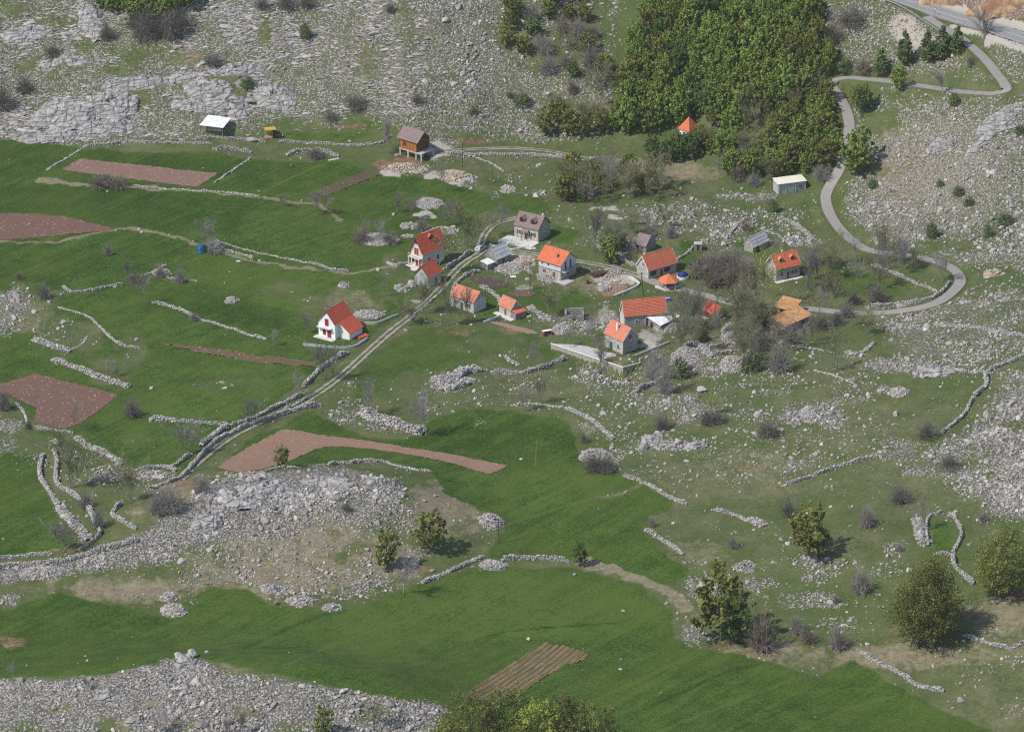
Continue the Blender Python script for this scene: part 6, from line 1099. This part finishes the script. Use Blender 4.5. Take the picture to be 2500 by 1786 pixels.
# small grey hut
h = House('grey', 'small_grey_hut', 'small grey rendered house with an orange-red tiled roof below the tall red one'); h.gable(3.0, 2.5, 'v', REND, roof=TILE_R, trim=FASC, rowstep=.34); h.door('R', h.x*.6, 0, .9, 1.9, WOODB); h.window('L', h.y*.5, 3.0, .6, .7); h.window('R', h.x*.25, 1.1, .6, .7)
# barn
h = House('barn', 'stone_barn', 'grey stone barn with a plain light grey sheet roof by the track', 'barn'); h.gable(2.2, 2.4, 'v', STD, roof=TING, rowstep=1.1, og=.1); h.door('R', h.x*.45, 0, 1.2, 1.8, WOODB); h.window('L', h.y*.5, 2.6, .5, .5)
yd = MB(); yd.box(-3.2, -.8, .2, 2.4, -.6, 1.5); h.part('lean_to', yd, STD); h.part('lean_to_roof', MB().hexa([(-3.5,0,1.52),(-.6,0,1.52),(-.6,2.6,1.9),(-3.5,2.6,1.9)], [(-3.5,0,1.6),(-.6,0,1.6),(-.6,2.6,1.98),(-3.5,2.6,1.98)]), TINW)
# two-storey orange house
h = House('twofloor', 'two_storey_house', 'two-storey house with bright orange roof, bluish upper floor and stone ground floor'); h.gable(4.4, 2.5, 'u', STL, roof=TILE_O, oe=.5, og=.45); up = MB(); e = .03
up.box(-e, -.001, -e, h.y+e, 2.45, 4.38); up.add([(-e,-e,2.45),(h.x+e,-e,2.45),(h.x+e,-e,4.4),(h.x/2,-e,6.78),(-e,-e,4.4),(-e,-.001,2.45),(h.x+e,-.001,2.45),(h.x+e,-.001,4.4),(h.x/2,-.001,6.78),(-e,-.001,4.4)], [(0,1,2,3,4),(9,8,7,6,5)]+[(i,i+5,(i+1)%5+5,(i+1)%5) for i in range(5)]); h.part('upper_wall', up, BLUEW)
h.slab('floor_band', -.06, -.031, -.06, h.y+.03, 2.36, 2.5, FASC)
for a in (.17, .44): h.window('L', h.y*a, 3.2, .5, .85, TRIM, GLASS)
h.window('L', h.y*.27, .9, .8, 1.2); h.door('L', h.y*.7, 0, .9, 2.0, WOODB); 
for a in (.3, .62): h.door('R', h.x*a, 2.5, .7, 2.2, WOODG)
h.window('R', h.x*.45, .8, .9, 1.2); bl = MB(); bl.box(.2, h.x, -1.2, -.032, 2.3, 2.44); h.part('balcony', bl, CONC); rl = MB(); rl.box(.2, h.x, -1.2, -1.14, 3.2, 3.28)
for i in range(10): x = .22+(h.x-.25)*i/9; rl.box(x-.02, x+.02, -1.19, -1.15, 2.44, 3.2)
h.part('balcony_rail', rl, STEEL); h.slab('terrace', -1.5, h.x*.4, -2.6, -.05, -1.4, .05, CONC); h.slab('terrace', -1.5, -.05, -.04, h.y*.6, -1.4, .05, CONC)
h.chimney(h.x*.22, h.y*.28, h.hw+.6, h.hw+2.0, .35, FASC); h.slab('doorstep', -.9, -.06, h.y*.2, h.y*.42, .06, .35, CONCL)
# ruined cottage
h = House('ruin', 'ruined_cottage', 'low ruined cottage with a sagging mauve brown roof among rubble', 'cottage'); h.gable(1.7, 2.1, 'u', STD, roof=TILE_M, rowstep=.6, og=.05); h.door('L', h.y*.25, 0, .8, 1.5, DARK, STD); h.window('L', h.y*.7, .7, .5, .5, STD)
# green shuttered house
h = House('green', 'green_shuttered_house', 'pale gabled house with steep orange-red roof and green shutters above the gazebo'); h.gable(2.7, 3.0, 'v', STL, roof=TILE_W, trim=TRIM, rowstep=.38)
for a in (.17, .66): h.window('R', h.x*a, .9, .9, 1.1, WOODG, GLASS, WOODG)
h.door('R', h.x*.46, 0, .9, 2, WOODB); h.window('L', h.y*.55, 3.2, .6, .8); h.slab('plinth', -.5, h.x, -.9, -.02, -.8, .04, mat_plain('red_paving', (.42,.16,.12), .15, 2)); h.chimney(h.x*.08, h.y*.55, h.hw+h.hr-.4, h.hw+h.hr+.6, .4)
# byre
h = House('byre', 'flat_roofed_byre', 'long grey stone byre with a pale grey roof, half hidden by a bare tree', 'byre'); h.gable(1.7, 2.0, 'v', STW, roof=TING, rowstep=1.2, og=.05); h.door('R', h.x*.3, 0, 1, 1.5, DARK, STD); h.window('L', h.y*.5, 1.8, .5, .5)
# dormered orange house
h = House('dormer', 'dormered_house', 'stone house with a bright orange roof and two little gabled dormers'); h.gable(3.4, 2.9, 'v', STL, roof=TILE_O, trim=TRIM)
for a in (.27, .75): h.dormer(0, h.x*a, 1.1, .8, 2.3, TRIM, TILE_S)
h.window('R', h.x*.22, 1.0, .7, 1.2); h.window('R', h.x*.78, 1.0, .8, 1.1, TRIM, GLASS, WOODB); h.door('R', h.x*.5, 0, .9, 2, WOODB); h.window('L', h.y*.6, 1.2, .6, 1.1); h.slab('terrace', -.6, h.x+.5, -2.2, -.05, -1.2, .04, CONCL); h.chimney(h.x*.5, h.y*.62, h.hw+h.hr-.6, h.hw+h.hr+.5, .4, RENDL)
# white house
h = House('white', 'white_house', 'white rendered house with a red roof and dark red shutters, alone in the meadow'); h.f.Lv = 7.0; h.x = 7.0; h.gable(4.2, 2.9, 'v', WHITE, roof=TILE_R, trim=FASC, oe=.35, rowstep=.38); Yc = h.y/2
h.window('L', Yc, 3.2, .9, 1.7, WOODR, WOODR); h.window('L', Yc-.75, .7, .75, 1.7, WOODR, WOODR); h.door('L', Yc+.75, .1, .95, 2.0, WOODR, WOODB); h.slab('balcony', -1.0, -.002, Yc-1.6, h.y, 2.65, 2.8, CONCL); h.slab('terrace', -1.6, -.02, -.3, h.y+.6, -.9, .12, CONCL)
ax0, ax1, aw = 1.6, 7.0, 3.2; m = MB(); m.add([(ax0,-aw,-1),(ax1,-aw,-1),(ax1,0,-1),(ax0,0,-1),(ax0,-aw,1.9),(ax1,-aw,1.9),(ax1,-.002,4.15),(ax0,-.002,4.15)], [(0,3,2,1),(4,5,6,7),(0,1,5,4),(1,2,6,5),(2,3,7,6),(3,0,4,7)]); h.part('wing_wall', m, WHITE)
m = MB(); n = 9
for i in range(n):
    y0, y1 = -(aw+.4)*i/n-.02, -(aw+.4)*(i+1)/n-.02; k = lambda y: 4.22+y*(4.15-1.9)/aw
    m.hexa([(ax0-.25,y0,k(y0)),(ax1+.25,y0,k(y0)),(ax1+.25,y1,k(y1)),(ax0-.25,y1,k(y1))], [(ax0-.25,y0,k(y0)+.1),(ax1+.25,y0,k(y0)+.1),(ax1+.25,y1,k(y1)+.15),(ax0-.25,y1,k(y1)+.15)])
h.part('wing_roof', m, TILE_R); h.window('R', 0.6, 1.2, .5, .8) if False else None
# salmon cottage
h = House('salmon', 'salmon_cottage', 'low stone cottage with a faded salmon roof behind two slim bare trees', 'cottage'); h.gable(3.0, 2.0, 'u', STL, roof=TILE_S, rowstep=.4); h.slab('gable_render', 0, h.x, -.05, -.002, -.8, 3.0, RENDL); h.door('L', h.y*.48, 0, .9, 2, WOODG); h.window('L', h.y*.2, 1, .8, 1.0); h.window('L', h.y*.78, 1, .8, 1.0); h.slab('eaves_band', -.06, -.004, 0, h.y, 2.6, 2.9, RENDL)
# little orange hut with lean-to
h = House('small', 'little_orange_hut', 'little stone hut with an orange-pink roof and a small red lean-to', 'hut'); h.gable(2.3, 1.9, 'u', STL, roof=TILE_S, trim=TRIM, rowstep=.34); h.door('L', h.y*.55, 0, .8, 1.8, WOODB); h.part('lean_to', MB().box(.1, h.x+.2, -1.7, -.01, -.8, 1.5), STD)
h.part('lean_to_roof', MB().hexa([(-.1,-1.95,1.52),(h.x+.4,-1.95,1.52),(h.x+.4,-.03,2.05),(-.1,-.03,2.05)], [(-.1,-1.95,1.62),(h.x+.4,-1.95,1.62),(h.x+.4,-.03,2.15),(-.1,-.03,2.15)]), TILE_W); h.slab('terrace', -1.5, -.02, -1.6, h.y+.8, -.8, .05, CONCL)
# long orange house
h = House('long', 'long_orange_house', 'long stone house with a broad plain orange roof, above the terraced house'); h.gable(3.0, 3.3, 'v', STW, roof=TILE_W, trim=TRIM, rowstep=.36, oe=.2); h.slab('gable_render', -.05, -.002, 0, h.y, -.8, 3.0, RENDL); h.window('R', h.x*.3, .8, .7, .8); h.door('R', h.x*.55, 0, .9, 1.9, WOODB); h.window('L', h.y*.5, 3.3, .5, .7)
# tin roofed annexe
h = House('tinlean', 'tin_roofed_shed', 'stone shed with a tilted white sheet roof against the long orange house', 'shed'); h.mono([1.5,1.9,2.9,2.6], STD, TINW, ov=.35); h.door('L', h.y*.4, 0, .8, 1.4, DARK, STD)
# terraced stone house
h = House('front', 'terraced_stone_house', 'stone house with an orange roof and tall white chimney on a walled terrace'); h.gable(3.6, 2.7, 'u', STL, roof=TILE_S, trim=TRIM, rowstep=.36); h.slab('gable_stone', 0, h.x, -.05, -.002, -.8, 3.6, STW)
h.door('L', h.y*.38, 0, .9, 2.1, WOODG); h.window('L', h.y*.74, .9, .7, 1.2, TRIM, GLASS); h.window('R', h.x*.48, 3.7, .6, .8, STD); h.window('R', h.x*.48, 1.2, .8, 1.2, STD); h.chimney(h.x*.26, h.y*.52, h.hw+.9, h.hw+3.3, .42, WHITE, TRIM)
for y in (0.05, h.y-.25): h.part('quoin', MB().box(-.07, -.003, y, y+.2, -.8, 3.5), TRIM)
tp = TERR
te = empty('stone_terrace', h.f.o); tag(te, 'stone walled garden terrace jutting forward below the terraced stone house', 'terrace'); lo = [Vector(q)-h.f.o for q in tp]
def solid(pts, z0, z1, name, mat, parent):
    m = MB(); m.prism([(p.x, p.y) for p in pts][::-1] if sum((pts[i].x*pts[(i+1)%len(pts)].y-pts[(i+1)%len(pts)].x*pts[i].y) for i in range(len(pts))) < 0 else [(p.x, p.y) for p in pts], z0, z1); return m.build(name, mat, parent)
solid(lo, -5.0, -.10, 'retaining_wall', mat_stonewall('terrace_masonry', (.42,.39,.36), scale=1.8), te); DRYG = mat_plain('terrace_grass', (.15,.14,.065), .3, 1.2); cen = sum(lo, Vector())/len(lo); solid([cen+(p-cen)*.94 for p in lo], -.099, -.05, 'terrace_floor', CONC, te); lw = [on_plane(x, y, TERR_Z)-h.f.o for x, y in [(1468,879),(1520,893),(1556,884),(1540,872),(1500,869)]]; solid(lw, -.049, .03, 'terrace_lawn', DRYG, te)
k = [(3,4),(4,5),(5,0)]; pw = MB()
for i, j in k: pw.tube(lo[i]+Vector((0,0,-.02)), lo[j]+Vector((0,0,-.02)), .2, n=4)
pw.build('coping', TRIM, te)
# red cabin
h = House('red', 'red_cabin', 'tiny cabin with a bright scarlet sheet roof in the thicket', 'cabin'); h.gable(1.8, 1.6, 'u', WOODR, roof=TILE_X, rowstep=1.3, oe=.45, og=.4, trim=TILE_X); h.part('gable_board', MB().box(0, h.x, -.06, -.003, 0, 1.8), FASC); h.door('L', h.y*.7, 0, .7, 1.6, WOODB, WOODR); h.window('L', h.y*.3, .7, .6, .7, WOODR); h.slab('deck', -1.2, -.02, -.4, h.y+.4, -.6, .05, CONC)
# rusty sheds
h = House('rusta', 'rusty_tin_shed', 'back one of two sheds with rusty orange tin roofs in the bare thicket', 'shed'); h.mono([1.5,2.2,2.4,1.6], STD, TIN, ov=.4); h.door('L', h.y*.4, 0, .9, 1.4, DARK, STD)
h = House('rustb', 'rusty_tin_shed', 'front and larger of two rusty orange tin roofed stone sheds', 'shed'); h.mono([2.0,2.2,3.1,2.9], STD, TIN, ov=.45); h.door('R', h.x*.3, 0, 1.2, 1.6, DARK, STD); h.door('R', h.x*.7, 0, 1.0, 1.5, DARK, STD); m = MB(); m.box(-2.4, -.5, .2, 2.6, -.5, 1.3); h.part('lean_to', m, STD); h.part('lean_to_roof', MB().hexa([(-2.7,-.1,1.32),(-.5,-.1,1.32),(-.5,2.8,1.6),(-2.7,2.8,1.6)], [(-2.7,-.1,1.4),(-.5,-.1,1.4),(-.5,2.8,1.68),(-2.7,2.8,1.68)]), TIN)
# ------------------------------------------------------------------ other things
def root_at(name, px, py, label, cat, rz=0.0, group=None): return tag(empty(name, at1(px, py), rz), label, cat, group)
ORP = mat_plain('orange_shingles', (.60,.19,.09), .15, 2); BLUE = mat_plain('blue_plastic', (.008,.10,.20), .15, 1, rough=.4, spec=.4); NAVY = mat_plain('blue_tarpaulin', (.02,.045,.22), .2, 1, rough=.5); POLE = mat_plain('pole_wood', (.10,.085,.07), .25, 3); GALV = mat_plain('galvanised', (.38,.39,.40), .1, 3, rough=.5, spec=.4, metal=.3); CARP = mat_plain('silver_paint', (.42,.44,.47), .05, 1, rough=.35, spec=.5); TYRE = mat_plain('tyre_rubber', (.025,.025,.025), .2, 3); LAMP = mat_plain('lamp_glass', (.6,.6,.58), .1, 2, rough=.2); REDL = mat_plain('red_lamp', (.4,.02,.02), .1, 2, rough=.3); REDP = mat_plain('red_paint', (.45,.06,.05), .15, 2); YELW = mat_plain('yellow_wood', (.55,.33,.08), .2, 2)
# gazebo
t = root_at('gazebo', 1632, 702, 'hexagonal gazebo with an orange tent shaped roof', 'gazebo', .2); m = MB(); r0 = 2.9
ring = [(r0*math.cos(a), r0*math.sin(a)) for a in [k*math.pi/3 for k in range(6)]]
for k in range(6):
    a, b_ = ring[k], ring[(k+1)%6]
    for i in range(6):
        s0, s1 = 1-i/6.01, 1-(i+1)/6.01; z = lambda s: 2.1+1.75*(1-s)
        m.hexa([(a[0]*s0,a[1]*s0,z(s0)-.08),(b_[0]*s0,b_[1]*s0,z(s0)-.08),(b_[0]*s1,b_[1]*s1,z(s1)-.08),(a[0]*s1,a[1]*s1,z(s1)-.08)],[(a[0]*s0,a[1]*s0,z(s0)+.06),(b_[0]*s0,b_[1]*s0,z(s0)+.06),(b_[0]*s1,b_[1]*s1,z(s1)),(a[0]*s1,a[1]*s1,z(s1))])
m.build('roof', ORP, t)
for x, y in ring: MB().box(x*.86-.08, x*.86+.08, y*.86-.08, y*.86+.08, -.4, 2.25).build('post', TRIM, t)
rl = MB()
for k in range(5): rl.tube((ring[k][0]*.86, ring[k][1]*.86, .9), (ring[k+1][0]*.86, ring[k+1][1]*.86, .9), .06, n=4)
rl.build('rail', WOODB, t); MB().prism([(x*.9, y*.9) for x, y in ring], -.4, .05).build('floor', CONC, t); MB().box(-.7, .7, -.4, .4, .68, .75).box(-.08, .08, -.08, .08, .05, .68).build('table', WOODB, t)
for px, kw in [([(1600,702),(1617,706),(1644,705),(1667,697)], dict(label='low curved pale wall in front of the gazebo')), ([(1498,726),(1530,713),(1553,702),(1560,694),(1547,684),(1535,678)], dict(label='curved white edging wall round the brown bed')), ([(945,643),(963,649),(985,646),(1002,643)], dict(label='curved low grey wall left of the tall red roofed house')), ([(875,790),(919,791),(948,780),(973,770)], dict(label='smooth grey wall climbing behind the white house to the track')), ([(740,843),(800,849),(844,851),(870,846),(897,828)], dict(label='smooth grey wall in front of the white house')), ([(1196,600),(1212,605),(1250,612),(1290,604)], dict(label='curved pale kerb wall below the brown roofed house')), ([(1180,790),(1200,782),(1222,773)], dict(label='pale concrete kerb leading to the little orange hut')), ([(1548,873),(1590,856),(1634,838)], dict(label='long stone topped wall right of the garden terrace')), ([(1738,786),(1768,782),(1785,770),(1835,752)], dict(label='grey block wall beside the bright red cabin'))]:
    p = smooth_path(at(smooth_path(px, 12)), .6); n = len(p); q = np.gradient(p[:,:2], axis=0); q /= np.linalg.norm(q, axis=1)[:,None]; nr = np.c_[-q[:,1], q[:,0]]; prof = [(-.17,-.5),(-.17,.62),(.17,.62),(.17,-.5)]
    V = np.concatenate([np.c_[p[:,:2]+nr*a, p[:,2]+b_] for a, b_ in prof]); i = np.arange(n-1); F = np.concatenate([np.c_[j*n+i, j*n+i+1, (j+1)*n+i+1, (j+1)*n+i] for j in range(3)]); c = p[n//2]
    o = link('garden_wall', mesh_np('garden_wall', V-c, F[:, ::-1], CONCL if 'pale' in kw['label'] or 'white edging' in kw['label'] else REND)); o.location = c; tag(o, kw['label'], 'wall', kind='thing')
# white canopy
zc = at1(525, 322).z+2.3; cs = [on_plane(x, y, zc) for x, y in ((487,306),(545,313),(565,291),(508,284))]; o0 = at1(527, 320); t = tag(empty('white_canopy', o0), 'white flat sheet canopy on thin posts at the foot of the crags', 'canopy'); lo = [c-o0 for c in cs]
lo[2].z += .3; lo[3].z += .3; MB().hexa([tuple(p) for p in lo], [(p.x, p.y, p.z+.12) for p in lo]).build('roof', TINW, t)
for k, p in enumerate(lo): q = lo[(k+2)%4]*.08+p*.92; MB().box(q.x-.08, q.x+.08, q.y-.08, q.y+.08, -2.5, p.z).build('post', GALV, t)
cn = sum(lo, Vector())/4; MB().box(cn.x-2.2, cn.x+1.5, cn.y-1.0, cn.y+.6, -1.2, -.1+.7).build('trough', CONC, t)
# little wooden hut frame and drum
t = root_at('wooden_outhouse', 660, 334, 'small open wooden outhouse with a yellow-orange top and one dark side', 'outhouse', .25); MB().box(-1.5, 1.5, -1.2, 1.2, 2.3, 2.45).build('roof', YELW, t); MB().box(.55, 1.35, -1.1, 1.1, -.3, 2.29).build('cabin', DARK, t)
for x, y in ((-1.35,-1.05),(-1.35,1.05),(0.3,-1.05)): MB().box(x-.08, x+.08, y-.08, y+.08, -.4, 2.3).build('post', YELW, t)
MB().box(-1.6, .5, -1.1, .6, -.3, .12).build('base_slab', mat_plain('brick_slab', (.42,.22,.16), .2, 2), t)
t = root_at('black_drum', 680, 336, 'black drum lying on its side by the wooden outhouse', 'drum', .1); MB().tube((-1.0,0,.55), (1.0,0,.55), .55, n=16).build('body', DARK, t); MB().tube((1.0,0,.55), (1.12,0,.55), .5, n=16).build('lid', TRIM, t)
# blue tank
t = root_at('water_tank', 492, 615, 'round blue plastic water tank beside a bare tree in the meadow', 'tank'); m = MB(); m.tube((0,0,-.1), (0,0,.25), 1.2, 1.25, 20)
for k in range(4): m.tube((0,0,.25+k*.38), (0,0,.57+k*.38), 1.25, 1.25, 20); m.tube((0,0,.57+k*.38), (0,0,.63+k*.38), 1.18, 1.18, 20)
m.tube((0,0,1.77), (0,0,2.05), 1.22, .55, 20); m.build('body', BLUE, t, True); MB().tube((0,0,2.05), (0,0,2.16), .5, n=16).build('lid', BLUE, t)
# covered pool
t = root_at('covered_pool', 1667, 679, 'round white pool under a domed blue tarpaulin beside the green shuttered house', 'pool'); m = MB(); m.tube((0,0,-.3), (0,0,.75), 1.55, 1.6, 20); m.build('basin', WHITE, t); m = MB()
for k in range(5): a, b_ = math.pi/2*k/5, math.pi/2*(k+1)/5; m.tube((0,0,.75+1.0*math.sin(a)), (0,0,.75+1.0*math.sin(b_)), 1.45*math.cos(a), max(.02, 1.45*math.cos(b_)), 18)
m.build('cover', NAVY, t, True)
# parked car
t = root_at('parked_car', 1173, 611, 'silver grey hatchback parked on the track beside the grey roofed barn', 'car', R(62)); L_ = 4.0; sec = []
for x, zl, zh, wd in [(-2.0,.35,.75,.72),(-1.9,.28,.95,.82),(-1.2,.25,1.0,.86),(1.0,.25,.95,.86),(1.7,.27,.82,.82),(2.0,.35,.65,.70)]: sec.append([(x,-wd,zl),(x,-wd*1.0,zh*.75),(x,-wd*.9,zh),(x,wd*.9,zh),(x,wd,zh*.75),(x,wd,zl)])
m = MB(); n = 6
for a in sec: m.V += a
m.F = [(i*6+k, i*6+(k+1)%6, (i+1)*6+(k+1)%6, (i+1)*6+k) for i in range(5) for k in range(6)]+[(5,4,3,2,1,0),(30,31,32,33,34,35)]
m.hexa([(-1.75,-.76,.93),(.95,-.76,.93),(.95,.76,.93),(-1.75,.76,.93)], [(-1.35,-.6,1.46),(.25,-.6,1.46),(.25,.6,1.46),(-1.35,.6,1.46)]); m.build('body', CARP, t)
m = MB(); m.hexa([(.93,-.66,1.0),(.96,-.66,1.0),(.96,.66,1.0),(.93,.66,1.0)], [(.30,-.52,1.42),(.33,-.52,1.42),(.33,.52,1.42),(.30,.52,1.42)]); m.build('windscreen', GLASS, t); m = MB(); m.hexa([(-1.75,-.62,1.0),(-1.72,-.62,1.0),(-1.72,.62,1.0),(-1.75,.62,1.0)], [(-1.44,-.5,1.4),(-1.41,-.5,1.4),(-1.41,.5,1.4),(-1.44,.5,1.4)]); m.build('rear_window', GLASS, t)
for k in (-1, 1):
    y0, y1 = k*.74, k*.635; MB().hexa([(-1.45,y0,1.0),(.7,y0,1.0),(.7,y0+k*.02,1.0),(-1.45,y0+k*.02,1.0)], [(-1.2,y1,1.4),(.2,y1,1.4),(.2,y1+k*.02,1.4),(-1.2,y1+k*.02,1.4)]).build('side_window', GLASS, t)
    for x in (-1.25, 1.25):
        wl = MB().tube((x,k*.68,.31), (x,k*.88,.31), .31, n=16).build('wheel', TYRE, t); MB().tube((x,k*.88,.31), (x,k*.895,.31), .19, n=12).build('rim', GALV, wl)
    MB().box(1.88, 2.02, k*.62-.14, k*.62+.14, .56, .7).build('headlight', LAMP, t); MB().box(-2.03, -1.9, k*.62-.12, k*.62+.12, .62, .8).build('tail_light', REDL, t)
for x, y, rz, lb in ((1628,735,.3,'blue plastic crate by the right end of the long orange house'),):
    t = root_at('plastic_crate', x, y, lb, 'crate', rz); m = MB(); m.box(-.9,.9,-.55,.55,-.1,.08); m.box(-.9,.9,-.55,-.47,.08,1.0); m.box(-.9,.9,.47,.55,.08,1.0); m.box(-.9,-.82,-.469,.469,.08,1.0); m.box(.82,.9,-.469,.469,.08,1.0); m.build('body', mat_plain('light_blue_plastic', (.10,.16,.42), .2, 2), t); MB().box(-.8,.8,-.45,.45,.081,.85).build('contents', TING, t)
t = root_at('log_pile', 1460, 672, 'pile of grey timber and beams on the rubble heap', 'timber', .5); m = MB(); rr_ = random.Random(3)
for k in range(16): y = -1.2+k%6*.4; z = .35+k//6*.3; m.tube((-1.9+rr_.uniform(-.4,.4), y+rr_.uniform(-.2,.2), z), (1.9+rr_.uniform(-.4,.4), y+rr_.uniform(-.4,.4), z+rr_.uniform(-.1,.3)), .13, n=6)
m.build('logs', WOODB, t)
# poles
def pole(px, py, hpx, label, arm=True, lean=(0,0), r=.11, mat=POLE):
    t = root_at('utility_pole', px, py, label, 'utility pole'); p = at1(px, py); mm = (p-Vector(CAM)).dot(Vector(FWD))/FPX; H = hpx*mm/math.cos(PITCH); top = (lean[0]*H, lean[1]*H, H)
    MB().tube((0,0,-.6), top, r*1.15, r*.8, 8).build('post', mat, t)
    if arm: MB().box(top[0]-.55, top[0]+.55, top[1]-.05, top[1]+.05, H-.45, H-.33).build('cross_arm', mat, t); m = MB(); [m.tube((top[0]+x, top[1], H-.33), (top[0]+x, top[1], H-.16), .045, n=6) for x in (-.45, 0, .45)]; m.build('insulators', GALV, t)
pole(1571,723,58,'dark leaning utility pole by the track above the long orange house',True,(-.09,0),.14); pole(1217,1326,62,'lone dark utility pole beside the gravel pyramid'); pole(1017,1712,66,'thin dark pole in the meadow above the bottom left rocks',False,(-.1,0),.08); pole(914,1800,90,'grey pole at the bottom edge before the bottom left rocks',False,(0,0),.08); pole(1129,408,58,'utility pole right of the timber chalet'); pole(1294,708,68,'utility pole left of the two-storey orange house',False); pole(1203,447,42,'thin utility pole in the pasture above the brown roofed house',False); pole(1308,1136,62,'thin pale pole in the bright middle meadow',False,(.02,0),.06,GALV); pole(1362,738,40,'short thin pole in front of the two-storey orange house',False,(0,0),.05,GALV)
# road sign, guard rails, small huts
t = root_at('road_sign', 2282, 42, 'small red and white road sign at the junction with the main road', 'road sign'); MB().tube((0,0,-.3), (0,0,2.6), .07, n=8).build('post', REDP, t); MB().tube((0,-.08,2.3), (0,-.13,2.3), .38, n=16).build('sign_plate', REDP, t); MB().tube((0,-.131,2.3), (0,-.14,2.3), .26, n=16).build('sign_face', WHITE, t)
def rail(px, label):
    p = smooth_path(at(smooth_path(px, 14)), 1.0); c = p[len(p)//2].copy(); t = tag(empty('guard_rail', c), label, 'guard rail'); p = p-c; m = MB(); n = len(p)
    V = np.concatenate([p+np.array([0,0,z]) for z in (.5, .85)]+[p+np.array([0,.07,z]) for z in (.85, .5)]); i = np.arange(n-1); F = np.concatenate([np.c_[j*n+i, j*n+i+1, ((j+1)%4)*n+i+1, ((j+1)%4)*n+i] for j in range(4)]); link('beam', mesh_np('beam', V, F, GALV), t)
    for k in range(0, n, 2): MB().box(p[k,0]-.06, p[k,0]+.06, p[k,1]+.075, p[k,1]+.17, p[k,2]-.5, p[k,2]+.8).build('post', STEEL, t)
rail([(2150,2),(2180,12),(2205,24),(2240,46),(2270,66),(2300,86)], 'steel guard rail on the bank where the lane leaves the main road'); rail([(2330,55),(2380,70),(2440,92),(2520,118)], 'steel guard rail along the main road above the hairpin')
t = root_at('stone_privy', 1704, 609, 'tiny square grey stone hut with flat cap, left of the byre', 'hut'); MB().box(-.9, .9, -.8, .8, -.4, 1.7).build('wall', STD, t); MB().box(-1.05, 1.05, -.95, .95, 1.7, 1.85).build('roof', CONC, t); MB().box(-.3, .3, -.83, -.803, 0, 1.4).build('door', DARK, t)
t = root_at('dark_cabinet', 1687, 656, 'narrow upright dark box on the lawn behind the covered pool', 'cabinet'); MB().box(-.4, .4, -.35, .35, -.2, 1.75).build('body', DARK, t); MB().box(-.45, .45, -.4, .4, 1.75, 1.82).build('lid', STEEL, t); MB().box(-.33, .33, -.38, -.352, .1, 1.6).build('door', WOODG, t)
t = root_at('ruined_hut', 1402, 775, 'roofless ruined stone hut with dark inside, left of the long orange house', 'ruin'); m = MB(); m.box(-2.4,2.4,1.3,1.8,-.4,1.9); m.box(-2.4,-1.9,-1.6,1.299,-.4,1.6); m.box(1.9,2.4,-1.6,1.299,-.4,1.3); m.box(-1.899,-.4,-1.6,-1.15,-.4,1.2); m.box(.6,1.899,-1.6,-1.15,-.4,1.0); m.build('wall', STD, t)
t = root_at('animal_pen', 1336, 818, 'small reddish pen with pale frame in the pasture left of the terraced house', 'pen', .4); MB().box(-1.1,1.1,.6,.72,-.3,1.1).box(-1.1,-.98,-.7,.599,-.3,1.1).box(.98,1.1,-.7,.599,-.3,1.1).build('walls', WOODR, t); MB().box(-1.2,1.2,-.1,.8,1.1,1.18).build('roof', TINW, t)
t = root_at('tile_stack', 885, 822, 'flat stack of red roof tiles on the ground behind the white house', 'tiles', R(38)); m = MB()
for k in range(5): m.box(-1.5, 1.5, -.9+k*.36, -.58+k*.36, -.3, .35+.04*(k%2))
m.build('tiles', TILE_R, t)
for i, (x, y, a, b_, rz, lb) in enumerate([(815,390,1.5,.35,.5,'pale timber plank lying at the meadow edge left of the chalet'),(1300,607,.8,.5,.3,'white crate on the grass right of the brown roofed house'),(1253,676,.7,.5,.2,'white slab lying between the bed and the rubble'),(1278,640,1.0,.7,.6,'pale sheet leaning on the building stone heap'),(582,638,.5,.3,.2,'white sack lying in the meadow right of the blue tank'),(1291,772,.7,.4,.8,'pale board leaning beside the little orange hut'),(1434,692,.8,.6,.1,'brown water butt beside the two-storey house')]):
    t = root_at('loose_board' if i != 6 else 'water_butt', x, y, lb, 'board' if i != 6 else 'barrel', rz)
    if i == 6: MB().tube((0,0,-.1),(0,0,1.0),.5,.45,14).build('barrel', WOODB, t); MB().tube((0,0,1.0),(0,0,1.06),.47,n=14).build('lid', FASC, t)
    else: m = MB(); [m.box(-a, a, -b_+k*b_*.68, -b_+k*b_*.68+b_*.62, .0, .16+.02*(k%2)) for k in range(3)]; m.build('boards', TINW if 'white' in lb else CONCL, t)
# prototypes were only there to be copied
for o in PROTOS:
    for ch in list(KIDS.get(o.name, kids_of(o))):
        for g in list(KIDS.get(ch.name, kids_of(ch))): bpy.data.objects.remove(g)
        bpy.data.objects.remove(ch)
    bpy.data.objects.remove(o)
# ------------------------------------------------------------------ the air between
b = NB('air'); b.t.nodes.remove(b.b); v = b.n('ShaderNodeVolumePrincipled'); v.inputs['Color'].default_value = (1.0,.94,.84,1); v.inputs['Density'].default_value = HAZE; v.inputs['Anisotropy'].default_value = 0.2; b.l(v.outputs[0], b.out.inputs['Volume'])
zl, zh = float(Z.min())-1.0, max(float(Z.max()), CAM[2])+6.0
tag(MB().box(XS[0]-5, XS[-1]+5, YS[0]-5, YS[-1]+5, zl, zh).build('haze', b.m), kind='stuff')
